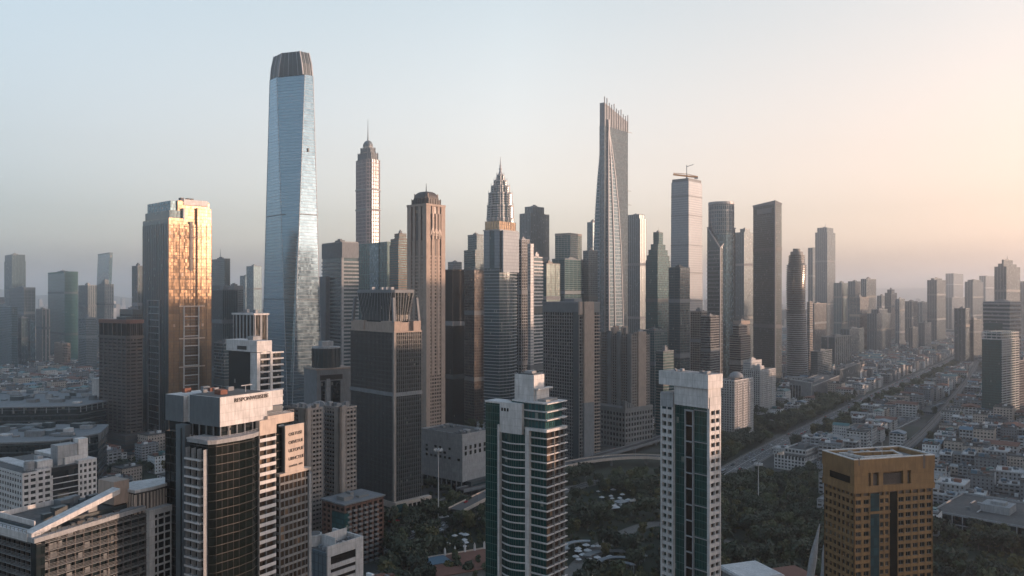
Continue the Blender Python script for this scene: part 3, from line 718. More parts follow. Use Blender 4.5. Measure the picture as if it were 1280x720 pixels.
# ---- F4: ochre tower
def f4():
    B = Bd('apartment_tower', 'ochre apartment tower with square windows and a sunken roof terrace ringed in white', 1068, 300, 15, 1036, 1166)
    wr, wl = B.wr, B.wl+3; B.cy = B.wl/2
    zt = B.z(575); fh = 3.0; zc = B.z(617)    # cornice level under the plain top storeys
    P = [(0, 0), (wr, 0), (wr, wl), (0, wl)]
    x1, x2, x3, x4 = B.R(1088), B.R(1099), B.R(1112), B.R(1122)
    m = MB(); m.prism([(.6, .6), (wr-.6, .6), (wr-.6, wl-.6), (.6, wl-.6)], 0, zt-6, False); B.part('wall_core', m, W['brown'])
    def lattice(e, t0, t1, n, z0=0, z1=zc, sill=1.35, pier=.9, dp=.6):
        mm = MB(); a, b = e; st = (t1-t0)/n
        for k in range(n+1): mm.ebox(a, b, max(t0, t0+k*st-pier/2), min(t1, t0+k*st+pier/2), z0, z1, dp, 0)
        z = z0
        while z < z1: mm.ebox(a, b, t0, t1, z, min(z+sill, z1), dp, -.06); z += fh
        return mm
    eR = ((0, 0), (wr, 0)); eL = ((0, wl), (0, 0)); eB = ((wr, 0), (wr, wl)); eK = ((wr, wl), (0, wl))
    B.part('wall', lattice(eR, 0, x1, 2, pier=1.1), W['ochre'])
    B.part('wall', lattice(eR, x2, x3, 2, sill=1.2, pier=.8), W['ochre'])
    B.part('wall', lattice(eR, x4, wr, 5, sill=1.2, pier=.8), W['ochre'])
    B.part('wall', lattice(eL, 0, wl, 7), W['ochre'])
    B.part('wall', lattice(eB, 0, wl, 7), W['ochre']); B.part('wall', lattice(eK, 0, wr, 9), W['ochre'])
    # windows: frame + pane in each opening of the camera-side faces
    zs = [z*fh for z in range(int(zc/fh)-1, 5, -1)]
    wR = []; wL = []
    for k, z in enumerate(zs):
        for (t0, t1, n, pr) in ((0, x1, 2, 1.1), (x2, x3, 2, .8), (x4, wr, 5, .8)):
            st = (t1-t0)/n
            for j in range(n): wR.append((t0+(j+.5)*st, .42, z+1.25, st-pr))
    def window_set(lst, rot, limit):
        for i, (x, y, z, w) in enumerate(lst[:limit]):
            key = (rot, round(w, 1))
            if key not in wcache:
                f = MB(); h = fh-1.25; w2 = w/2
                f.box(-w2, -w2+.12, -.08, .08, 0, h); f.box(w2-.12, w2, -.08, .08, 0, h); f.box(-w2+.12, w2-.12, -.08, .08, h-.12, h); f.box(-w2+.12, w2-.12, -.08, .08, 0, .12); f.box(-.05, .05, -.06, .06, .12, h-.12)
                p = MB(); p.box(-w2+.12, w2-.12, -.03, .03, .12, h-.12)
                wcache[key] = (f.mesh('window', W['pale'] if rot else W['tan']), p.mesh('pane', GL['room']), p.mesh('pane', GL['black']))
            me, pa, pb = wcache[key]
            o = mkobj('window', me, B.root, (x-B.cx, y-B.cy, z), rot)
            mkobj('pane', pb if (i*7) % 3 else pa, o)
    wcache = {}
    window_set(wR, 0, 90)
    m = MB()
    for (x, y, z, w) in wR[90:]: m.box(x-w/2, x+w/2, y-.03, y+.03, z, z+fh-1.25)
    for z in zs:
        st = wl/7
        for j in range(7): m.box(.4, .46, (j+.5)*st-.6, (j+.5)*st+.6, z+1.25, z+fh)
    B.part('window_pane', m, GL['room'], kind='stuff')
    # dark glass slots
    m = MB(); m.box(x1, x2, -.1, .3, 0, zc-.6); B.part('glass_slot', m, GL['navy'])
    m = MB(); m.box(x3, x4, .1, .5, 0, zc-.6); B.part('glass_slot', m, GL['black'])
    m = MB(); m.box(x1-1, x3, -.5, .35, B.z(644), B.z(641)); B.part('ledge', m, W['ochre'])
    # top storeys
    def ring(poly, t, z0, z1, nm, mt):
        mm = MB(); q = offset_poly(poly, -t); n = len(poly)
        for i in range(n):
            j = (i+1) % n
            mm.quad([(*poly[i], z0), (*poly[j], z0), (*poly[j], z1), (*poly[i], z1)])
            mm.quad([(*q[j], z0), (*q[i], z0), (*q[i], z1), (*q[j], z1)])
            mm.quad([(*poly[i], z1), (*poly[j], z1), (*q[j], z1), (*q[i], z1)])
            mm.quad([(*poly[j], z0), (*poly[i], z0), (*q[i], z0), (*q[j], z0)])
        B.part(nm, mm, mt)
    PO = offset_poly(P, .5)
    ring(PO, 3.4, zc, zc+2.4, 'cornice', W['ochre'])
    z3 = B.z(597)
    m = MB()
    for (t0, t1) in ((-.3, 6), (7.0, 8.0), (10.5, 12.5), (21.5, 23.5), (25, wr+.3)): m.box(t0, t1, -.3, 1.5, zc+2.4, z3+1.5)
    m.box(-.3, wr+.3, 1.4, 1.6, zc+2.4, z3+1.5); m.box(-.3, .8, 1.6, wl+.3, zc+2.4, z3+1.5); m.box(wr-.8, wr+.3, 1.6, wl+.3, zc+2.4, z3+1.5); m.box(.8, wr-.8, wl-.8, wl+.3, zc+2.4, z3+1.5)
    B.part('top_storey', m, W['ochre'])
    m = MB(); m.box(12.5, 21.5, .6, .9, zc+2.8, z3+.6); B.part('top_window', m, GL['black'])
    m = MB(); m.box(-.36, -.31, 2, wl-4, zc+3.4, z3); B.part('top_window', m, GL['black'])
    ring(PO, 2.2, z3+1.5, zt, 'parapet', W['ochre'])
    ring(offset_poly(P, .55), 1.0, zt+.003, zt+.35, 'coping', W['white'])
    m = MB(); m.box(1.4, 1.9, -.06-.5, -.44, z3+4.5, z3+7.5); m.box(wr-5, wr-4, -.58, -.44, z3+1.8, z3+7); B.part('slot_window', m, W['brown'])
    # sunken terrace
    m = MB(); m.quad([(1.7, 1.7, zt-1.6), (wr-1.7, 1.7, zt-1.6), (wr-1.7, wl-1.7, zt-1.6), (1.7, wl-1.7, zt-1.6)]); B.part('roof', m, W['roofpale'])
    inner = [(9, 6), (wr-10, 6), (wr-8, wl-6), (6, wl-4)]
    ring(inner, .8, zt-1.58, zt-.4, 'terrace_wall', W['ochre'])
    ring(offset_poly(inner, .9), .8, zt-1.2, zt-.2, 'terrace_kerb', W['white'])
    r = random.Random(9)
    for k in range(9):
        m = MB(); x = r.uniform(9, wr-8); y = r.uniform(2.4, 5); q = r.uniform(.3, .7); m.box(x-q, x+q, y-q, y+q, zt-1.59, zt-2.4+q); B.part('cooling_unit', m, W['pale'])
    for k in range(10):
        m = MB(); x = r.uniform(3, wr-4); y = wl-2-r.uniform(.6, 3); q = r.uniform(.3, .8); m.box(x-q, x+q, y-q, y+q, zt-1.59, zt-1+q*2); B.part('roof_hut', m, W[r.choice(['pale', 'white', 'grey'])])
    m = MB(); m.bar((wr*.6, wl*.6, zt-1.6), (wr*.6, wl*.6, zt+5), .07); B.part('aerial', m, W['steel'])
f4()

# ---- F5: bottom-left louvred block with raking white roof edge
def f5():
    B = Bd('office_block', 'louvred block with sloping white roof edge at bottom left', 48, 262, 60, -12, 207, cat='building')
    wr, wl = B.wr, B.wl; z0 = B.z(665); z1 = B.zr(200, 606)
    foot = B.foot
    m = MB(); m.loft([(foot, 0), (foot, z0-3)], True); B.part('glass_facade', m, GL['dark'])
    fh = 2.9; n = int((z0-4)/fh)
    s = MB(); s.box(-.7, wr+.3, -1.3, 0, 0, .22); s.box(-1.3, -.02, -1.28, wl, 0, .22)
    B.rep('floor_slab', s, W['tan'], [(0, 0, z0-4-fh*k) for k in range(n)])
    s = MB()
    for q in (.55, 1.0, 1.45): s.box(-.2, wr, -1.1, -1.0, q, q+.12); s.box(-1.1, -1.0, -.2, wl, q, q+.12)
    B.rep('louvre', s, W['tan'], [(0, 0, z0-4-fh*k) for k in range(min(n, 24))])
    m = MB(); fins(m, foot, 0, z0-3, 2.9, .25, .9); B.part('pier_cladding', m, W['brown'])
    m = MB()
    r = random.Random(8)
    for k in range(60):
        x = r.uniform(0, wr-2); z = z0-4-fh*r.randrange(0, 20); m.box(x, x+1.8, -.5, -.3, z+.25, z+2.2)
    B.part('curtain_panel', m, W['tan'], kind='stuff')
    m = MB(); xm = B.R(152)
    # corner strip of glass
    m.box(-1.6, 1.2, -1.7, 1.5, 0, z0-3.2); B.part('corner_glazing', m, GL['dark'])
    # sloping white roof beam: low at the near corner, rising away along the right-hand face
    zf = B.zr(155, 602)
    def slab_along(x0_, x1_, za, zb_, y0, y1, th, nm, mt):
        mm = MB(); A = [(x0_, y0), (x1_, y0), (x1_, y1), (x0_, y1)]
        mm.loft([(A, [za, zb_, zb_, za]), (A, [za+th, zb_+th, zb_+th, za+th])], True, True); return B.part(nm, mm, mt)
    slab_along(-1.8, xm, z0-2.0, zf-4.2, .8, 5.2, 1.8, 'roof_beam', W['white'])
    slab_along(-2.2, wr*.8, z0-3.0, z0-1.5, -1.6, 2.4, 1.5, 'roof_edge', W['pale'])
    m = MB(); m.box(-2.4, 2.5, 2.41, wl, z0-3.0, z0-.4); B.part('roof_edge', m, W['white'])
    m = MB(); m.box(1, wr, 5.3, wl-1, z0-3, z0+.4); B.part('upper_storey', m, W['dark'])
    m = MB(); m.quad([(1.2, 5.5, z0+.46), (wr-.2, 5.5, z0+.46), (wr-.2, wl-1.2, z0+.46), (1.2, wl-1.2, z0+.46)]); B.part('roof', m, W['roofgrey'])
    m = MB(); railing(m, (-1.9, -1.4), (wr*.8, -1.4), z0-1.2, 1.1, 2.2, .06); railing(m, (-2.2, 3), (-2.2, wl), z0-.4, 1.1, 2.2, .06); B.part('railing', m, W['dark'])
    for k in range(12):
        m = MB(); x = r.uniform(2, xm); y = r.uniform(.5, 2); q = r.uniform(.5, 1.1); m.box(x-q, x+q, y-.5, y+.5, z0-1.6, z0-.4+q*.5); B.part('planter', m, W['brown' if k % 2 else 'dark'])
    for k in range(16):
        m = MB(); x = r.uniform(3, wr*.7); y = r.uniform(7, wl-4); q = r.uniform(.6, 2.4); m.box(x-q, x+q, y-q*.6, y+q*.6, z0+.47, z0+1.0+q*.9); B.part('roof_unit', m, W[r.choice(['pale', 'grey', 'mid', 'white', 'dark'])])
    m = MB(); m.box(2, wr*.62, wl-1.5, wl-1.1, z0+.47, z0+2.2); m.box(2, 2.4, 6, wl-1.5, z0+.47, z0+2.2); B.part('roof_screen', m, W['white'])
    # beige plant box and the curved screened end
    xa = B.R(152); xb = B.R(171)
    m = MB(); m.box(xa, xb, 4.5, 14, zf-9, zf-.6); B.part('plant_room', m, W['beige'])
    zc = B.zr(190, 608)
    cv = [(xb+.2, 1.0), (wr-6, .3), (wr+4, 1.6), (wr+6, 9), (wr-4, 13), (xb+.2, 13)]
    m = MB(); m.prism(cv, zc-15, zc-1.2); B.part('curved_drum', m, W['brown'])
    m = MB(); fins(m, cv, zc-13, zc-2, 1.5, .5, .5); B.part('drum_fin', m, W['cream'])
    m = MB(); m.prism(offset_poly(cv, .8), zc-1.2, zc-.1); B.part('drum_rim', m, W['white'])
    # white gridded bay at the right end
    xw = B.R(184); zt = B.zr(190, 640)
    bay = [(xw, -2.4), (wr+6, -2.4), (wr+6, 6), (xw, 6)]
    m = MB(); m.prism([(xw+.4, -2.0), (wr+5.6, -2.0), (wr+5.6, 6), (xw+.4, 6)], 0, zt-.2); B.part('bay_glazing', m, GL['black'])
    m = MB(); fins(m, bay, 0, zt, 2.6, .55, 0); bands(m, bay, 0, zt-1, 2.9, .7, -.1); m.box(xw-1, wr+6.2, -2.6, 6.1, zt-.6, zt+1.6); m.box(xw-1, xw+1.4, -2.55, 0, 0, zt-.6); B.part('bay_frame', m, W['white'])
f5()

# ---- white roof-terraced apartment block behind it
def f5b():
    B = Bd('apartment_block', 'white apartment block with stepped roof terraces behind the louvred block at left', 28, 430, 55, -25, 121, cat='building')
    wr, wl = B.wr, B.wl; z = B.z(592); fh = 3.3
    m = MB(); m.box(.3, wr-.3, .3, wl-.3, 0, z); B.part('wall_core', m, GL['room'])
    xs = [0, B.R(46), B.R(64), B.R(98), wr]
    hs_ = [z, z+.5, z-4, B.zr(110, 574)]
    for i in range(4):
        a, b = xs[i], xs[i+1]; h = hs_[i]; pr = 0 if i != 2 else 1.2
        m = MB(); zz = 0
        Q = [(a, pr), (b, pr), (b, wl), (a, wl)]
        while zz < h-1.4: m.box(a, b, pr, wl, zz, zz+1.5); zz += fh
        m.box(a, b, pr+.02, wl, h-1.3, h)
        nb = max(2, int((b-a)/2.6)); st = (b-a)/nb
        for k in range(nb+1):
            if i == 2 and k not in (0, nb) and k % 2: continue
            m.box(max(a, a+k*st-.55), min(b, a+k*st+.55), pr-.05, pr+1, 0, h-.01)
        for k in range(int(wl/3)+1): m.box(a-.04, a+.9, k*3, k*3+1.2, 0, h-.02)
        B.part('wall', m, W['white'])
        zs = [h-fh*j-1.6 for j in range(1, 9)]
        wm = MB(); w = st-1.1; wm.box(-w/2, w/2, -.06, .06, 0, 1.7)
        for zz in zs:
            for k in range(nb):
                q = int(zz/fh)*fh+1.5
                o = mkobj('window', wm.mesh('window', GL['room']), B.root, (a+(k+.5)*st-B.cx, pr+.3-B.cy, q))
    sl = MB(); sl.box(xs[2], xs[3], -1.0, 1.2, 0, .3); B.rep('balcony', sl, W['white'], [(0, 0, fh*k+1.2) for k in range(3, int(z/fh)-1)])
    m = MB(); m.cyl(6, 6, 2.6, z, z+4.4, 20); m.cyl(6, 6, 2.2, z+4.4, z+5.2, 20); B.part('water_tank', m, W['pale'])
    for (x0, x1, y0, y1, h, c) in ((9, 17, 3, 9, 4.5, 'white'), (12, 15, 9.5, 14, 6, 'pale'), (24, 34, 4, 11, 4, 'white'), (xs[3]-9, xs[3]+2, 5, 13, 11, 'pale'), (xs[3]+3, wr-2, 6, 12, 13, 'white')):
        m = MB(); m.box(x0, x1, y0, y1, z-1 if h > 10 else z, z+h); B.part('roof_hut', m, W[c])
    m = MB(); m.quad([(.4, .4, z+.05), (xs[3], .4, z+.05), (xs[3], wl-.5, z+.05), (.4, wl-.5, z+.05)]); B.part('roof', m, W['roofgrey'])
    m = MB(); railing(m, (0, .2), (xs[2], .2), z+.5, 1.1, 2); B.part('railing', m, W['dark'])
f5b()

# ---- F6: small white block bottom centre-left
def f6():
    B = Bd('office_block', 'white office block with a round stair drum beside the dark glass tower', 409, 395, 52, 372, 454, cat='building')
    wr, wl = B.wr, B.wl; z = B.z(692); fh = 4.1
    m = MB(); m.box(.5, wr-.5, .5, wl-.5, 0, z-2); B.part('wall_core', m, GL['brown'])
    m = MB(); zz = 0
    q = z-2.2
    m.box(0, wr, 0, .6, q, z+3.2)
    while q > 0:
        m.box(0, wr, 0, .6, q-2.3, q-.02) if q < z-3 else None
        q -= fh
    m.box(0, 2.2, -.05, .6, 0, z+3.21); m.box(wr-5, wr+.03, -.05, .6, 0, z+3.21); m.box(wr-1, wr+.02, .6, wl, 0, z+3.2)
    B.part('wall', m, W['white'])
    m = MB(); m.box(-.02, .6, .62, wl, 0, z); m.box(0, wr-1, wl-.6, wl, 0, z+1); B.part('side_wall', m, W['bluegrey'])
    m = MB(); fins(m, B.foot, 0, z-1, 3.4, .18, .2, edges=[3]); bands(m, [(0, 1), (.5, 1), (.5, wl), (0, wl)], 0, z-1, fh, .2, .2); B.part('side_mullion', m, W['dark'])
    for lev in range(3):
        for k in range(5):
            wbox = MB(); wbox.box(3+k*(wr-9)/5, 2.6+(k+1)*(wr-9)/5, .35, .5, z-5.9-lev*fh, z-4.1-lev*fh); B.part('window', wbox, GL['brown'])
    m = MB(); m.cyl(5, wl-6, 4.4, z-3, z+5.5, 28); B.part('stair_drum', m, W['white'])
    m = MB(); m.cyl(5, wl-6, 3.7, z+5.51, z+5.7, 28); B.part('drum_roof', m, W['roofgrey'])
    m = MB(); m.box(0, 9, .65, 1.1, z, z+2.2); m.box(6, 6.4, 1.1, 12, z, z+6); m.box(6.4, wr-1, 11.6, 12, z, z+5.6); B.part('court_wall', m, W['white'])
    m = MB(); m.quad([(.6, .6, z+.04), (wr-1, .6, z+.04), (wr-1, wl-.6, z+.04), (.6, wl-.6, z+.04)]); B.part('roof', m, W['roofgrey'])
    for (x, y) in ((10, 4), (14, 5), (12, 9), (20, 8), (2, 5), (3, 9)):
        m = MB(); m.box(x, x+1.8, y, y+1.5, z+.05, z+1.6); B.part('cooling_unit', m, W['pale'])
f6()
# ================================================================== middle-distance towers built by hand
def boxpart(B, name, x0, x1, y0, y1, z0, z1, mat):
    m = MB(); m.box(x0, x1, y0, y1, z0, z1); return B.part(name, m, mat)

# ---- tall bronze-reflecting tower
def gold():
    B = Bd('office_tower', 'bronze mirror-glass tower glowing gold at the top with a white ladder frame down its front', 211, 905, 47, 179, 264.5)
    wr, wl = B.wr, B.wl; z1 = B.z(272)
    P = [(0, 0), (B.R(229), 0), (B.R(229), 2), (B.R(246), 2), (B.R(246), 0), (wr, 0), (wr, wl), (0, wl)]
    core = [(0, 2.2), (wr, 2.2), (wr, wl), (0, wl)]
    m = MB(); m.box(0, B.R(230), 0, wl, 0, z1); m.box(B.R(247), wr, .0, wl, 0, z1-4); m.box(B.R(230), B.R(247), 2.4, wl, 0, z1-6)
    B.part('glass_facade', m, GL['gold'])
    m = MB(); m.box(-.5, 0.0, .5, wl, 0, z1-.5); B.part('shaded_glass_facade', m, GL['navy'])  # side away from the sun: its shade put in as darker blue glass
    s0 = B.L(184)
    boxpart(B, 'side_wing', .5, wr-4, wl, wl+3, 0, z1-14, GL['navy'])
    m = MB(); bands(m, [(0, 0), (wr, 0), (wr, wl), (0, wl)], 4, z1-6, 12, .5, .15); B.part('floor_banding', m, W['brown'])
    m = MB(); fins(m, [(-.5, wl), (-.5, 0), (wr, 0), (wr, wl)], 0, z1-6, 6.5, .4, .35, edges=[0, 1]); B.part('fin_cladding', m, W['brown'])
    # dark slot
    boxpart(B, 'dark_slot', B.R(238), B.R(242), 1.6, 2.6, B.z(338), B.z(275), W['black'])
    # ladder frame, lower part of the right face
    xa, xb = B.R(229.5), B.R(248); zt = B.z(383)
    for x in (xa, xb): boxpart(B, 'ladder_post', x-.5, x+.5, -1.4, 2.3, 0, zt, W['white'])
    rung = MB(); rung.box(xa+.5, xb-.5, -1.2, 2.3, 0, .9); B.rep('ladder_rung', rung, W['white'], [(0, 0, zt-1-11.3*k) for k in range(int(zt/11.3))])
    inn = MB(); inn.box(xa+.5, xb-.5, 1.2, 2.3, 0, .4); B.rep('ladder_sill', inn, W['tan'], [(0, 0, zt-4.7-11.3*k/3) for k in range(40)])
    for k, yy in enumerate((383, 424, 460)):
        boxpart(B, 'cross_beam', xa-6, xb+7, -1.7, -1.1, B.z(yy)-.7, B.z(yy)+.7, W['cream'])
    # left-face white ladder
    la, lb = B.L(200), B.L(186); zt2 = B.z(375)
    for y in (la, lb): boxpart(B, 'side_ladder_post', -1.3, -.5, y-.4, y+.4, 0, zt2, W['steel'])
    rung = MB(); rung.box(-1.2, -.5, la+.4, lb-.4, 0, .7); B.rep('side_ladder_rung', rung, W['steel'], [(0, 0, zt2-1-7.6*k) for k in range(int(zt2/7.6))])
    # crown blocks
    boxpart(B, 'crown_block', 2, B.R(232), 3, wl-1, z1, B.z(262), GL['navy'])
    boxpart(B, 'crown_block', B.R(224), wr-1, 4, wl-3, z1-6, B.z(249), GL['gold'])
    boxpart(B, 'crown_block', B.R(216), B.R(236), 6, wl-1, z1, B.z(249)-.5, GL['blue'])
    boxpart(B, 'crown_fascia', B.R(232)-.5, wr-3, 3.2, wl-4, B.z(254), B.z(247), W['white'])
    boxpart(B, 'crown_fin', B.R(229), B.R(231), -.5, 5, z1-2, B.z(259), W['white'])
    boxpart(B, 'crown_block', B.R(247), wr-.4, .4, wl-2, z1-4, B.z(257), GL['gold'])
    for (a, b) in ((232, 236), (240, 243), (245, 248)): boxpart(B, 'roof_hut', B.R(a), B.R(b), 12, 18, B.z(247), B.z(244), W['brown'])
    m = MB(); m.bar((2, wl-3, z1), (2, wl-3, z1+9), .25); B.part('mast', m, W['dark'])
gold()

# ---- mirror supertall with inverted triangular facet
def supertall():
    D = 1050
    B = Bd('skyscraper', 'tallest tower, mirror glass with a long tapering facet down its corner and dark ribbed crown', 361.5, D, 42, 325.5, 404)
    wr, wl = B.wr, B.wl; z1 = B.z(86)
    k = .74; h = k; ch = .60
    def octa(h, ch):
        X, Y, m_ = wr*h/2, wl*h/2, .07; cx, cy = wr/2, wl/2
        q = [(-X, -Y+2*Y*ch), (-X+2*X*ch, -Y), (X-2*X*m_, -Y), (X, -Y+2*Y*m_), (X, Y-2*Y*ch), (X-2*X*ch, Y), (-X+2*X*m_, Y), (-X, Y-2*Y*m_)]
        return [(cx+a, cy+b) for a, b in q]
    e = .02
    bot = [(0, 3), (3, 0), (wr-e, 0), (wr, e), (wr, wl-3), (wr-3, wl), (e, wl), (0, wl-e)]
    top = octa(h, ch)
    m = MB(); m.loft([(bot, 0), (top, z1)], True)
    B.part('glass_facade', m, GL['mirror'])
    # crisp arrises between the facets
    for i in range(8):
        m = MB(); m.bar((bot[i][0], bot[i][1], 0), (top[i][0], top[i][1], z1), .28); B.part('arris', m, W['steel'])
    def at(z):
        t = z/z1; return [(bot[i][0]*(1-t)+top[i][0]*t, bot[i][1]*(1-t)+top[i][1]*t) for i in range(8)]
    r_ = MB()
    for z in [z1*q for q in (.36, .60)]:
        m = MB(); m.loft([(offset_poly(at(z), .12), z), (offset_poly(at(z+1.2), .12), z+1.2)], True, True); B.part('refuge_floor_band', m, W['mid'])
    m = MB()
    z = 0
    while z < z1-4:
        m.loft([(offset_poly(at(z), .05), z), (offset_poly(at(z+.25), .05), z+.25)], True, True); z += 8.4
    B.part('floor_banding', m, W['steel'])
    zc = B.z(55)
    base = octa(h*.97, ch*.9); tp = octa(h*.80, ch*.8)
    mid = octa(h*.92, ch*.85)
    zm = z1+(zc-z1)*.5
    m = MB(); m.loft([(base, z1+.01), (mid, zm), (tp, zc-1.2)], True); B.part('crown', m, W['dark'])
    for i in range(8):
        n = 5
        for j in range(n):
            t = j/n
            lerp = lambda P, q: (P[q][0]*(1-t)+P[(q+1) % 8][0]*t, P[q][1]*(1-t)+P[(q+1) % 8][1]*t)
            a, b, c_ = lerp(base, i), lerp(mid, i), lerp(tp, i)
            m = MB(); w = .75 if j == 0 else .3
            m.bar((*a, z1), (*b, zm), w); m.bar((*b, zm), (*c_, zc-.2), w); B.part('crown_rib', m, W['steel'] if j % 2 == 0 else W['mid'])
    m = MB(); m.prism(octa(h*.78, ch*.78), zc-1.2, zc-.4); B.part('crown_cap', m, W['mid'])
    # cleaning cradle on the right facet
    t = .78; p = at(z1*t); a = Vector(p[2]); b = Vector(p[1]); q = a*.45+b*.55
    boxpart(B, 'cleaning_cradle', q.x-1, q.x+1, q.y-1.5, q.y-.3, z1*t, z1*t+5, W['dark'])
supertall()

def poly_ngon(cx, cy, r, n, ph=0): return [(cx+r*math.cos(2*math.pi*(i+ph)/n), cy+r*math.sin(2*math.pi*(i+ph)/n)) for i in range(n)]
def scaled(P, s, c): return [(c[0]+(q[0]-c[0])*s, c[1]+(q[1]-c[1])*s) for q in P]

# ---- slender spired tower
def spire1():
    B = Bd('skyscraper', 'slender mauve-grey tower with stepped shoulders, small dome and needle spire', 461, 1650, 45, 443, 477)
    wr, wl = B.wr, B.wl; c = (wr/2, wl/2); ch = wr*.22
    P = [(ch, 0), (wr-ch, 0), (wr, ch), (wr, wl-ch), (wr-ch, wl), (ch, wl), (0, wl-ch), (0, ch)]
    z1 = B.z(198)
    m = MB(); m.prism(P, 0, z1); B.part('glass_facade', m, GL['slate'])
    m = MB(); bands(m, P, 0, z1, 7.6, 1.8, .6); fins(m, P, 0, z1, 4.6, 1.3, 1.0); B.part('stone_cladding', m, plain('haze_mauve_cladding', (.32, .27, .28), .7))  # pale haze and pinkish light put into the cladding colour
    for yy in (237, 262): 
        m = MB(); m.prism(offset_poly(P, 2.2), B.z(yy), B.z(yy)+3); B.part('ledge', m, W['pale'])
    z = z1; 
    for s, y2 in ((.86, 190), (.62, 183)):
        Q = scaled(P, s, c); m = MB(); m.prism(Q, z, B.z(y2)); fins(m, Q, z, B.z(y2)+2, 4, 1.2, .8); B.part('shoulder', m, W['mid']); z = B.z(y2)
    Q = scaled(P, .40, c); m = MB(); m.prism(Q, z, B.z(180)); B.part('shoulder', m, W['pale'])
    m = MB(); lv = [(scaled(P, .44*math.cos(a), c), B.z(180)+13*math.sin(a)) for a in [i*math.pi/14 for i in range(7)]]; m.loft(lv); B.part('dome', m, W['mid'])
    m = MB(); m.cyl(*c, 1.6, B.z(173), B.z(166), 8, 1.0); m.cyl(*c, .9, B.z(166), B.z(145), 8, .25); B.part('spire', m, W['mid'])
spire1()

# ---- tiered tower with ribbed pinnacle (behind the banded glass tower)
def spire2():
    B = Bd('skyscraper', 'ribbed round tower tapering in tiers to a pinnacle behind the banded glass tower', 625, 1500, 45, 608, 643)
    c = (B.wr/2, B.wl/2); R0 = 26
    def star(r, n=16): return [(c[0]+r*(1.0 if i % 2 else .88)*math.cos(math.pi*i/n), c[1]+r*(1.0 if i % 2 else .88)*math.sin(math.pi*i/n)) for i in range(2*n)]
    tiers = [(26, 400, 272), (25, 272, 256), (22.5, 256, 240), (17.5, 240, 231), (12.5, 231, 224), (7, 224, 217)]
    for r, ya, yb in tiers:
        za = 0 if ya == 400 else B.z(ya); zb = B.z(yb)
        m = MB(); m.prism(star(r*.97), za, zb); B.part('glass_drum', m, GL['slate'])
        m = MB(); z = za
        while z < zb-1: m.prism(star(r), z, z+1.7); z += 4.4
        m.prism(star(r*1.05), zb-1.5, zb+1.2); B.part('steel_banding', m, W['steel'])
        for k in range(8):
            a = math.pi*k/4; m = MB(); x, y = c[0]+r*1.0*math.cos(a), c[1]+r*math.sin(a)
            m.cyl(x, y, 1.3, max(za, zb-40), zb+6, 6, .3); B.part('pinnacle', m, W['steel'])
    m = MB(); m.cyl(*c, 5, B.z(217), B.z(212), 12, 3); m.cyl(*c, 2.6, B.z(212), B.z(203), 10, 1.2); m.cyl(*c, 1.0, B.z(203), B.z(193), 8, .3); m.cyl(*c, 3.2, B.z(209), B.z(207.8), 12); m.cyl(*c, 2.2, B.z(205), B.z(204.2), 12); B.part('spire', m, W['steel'])
spire2()

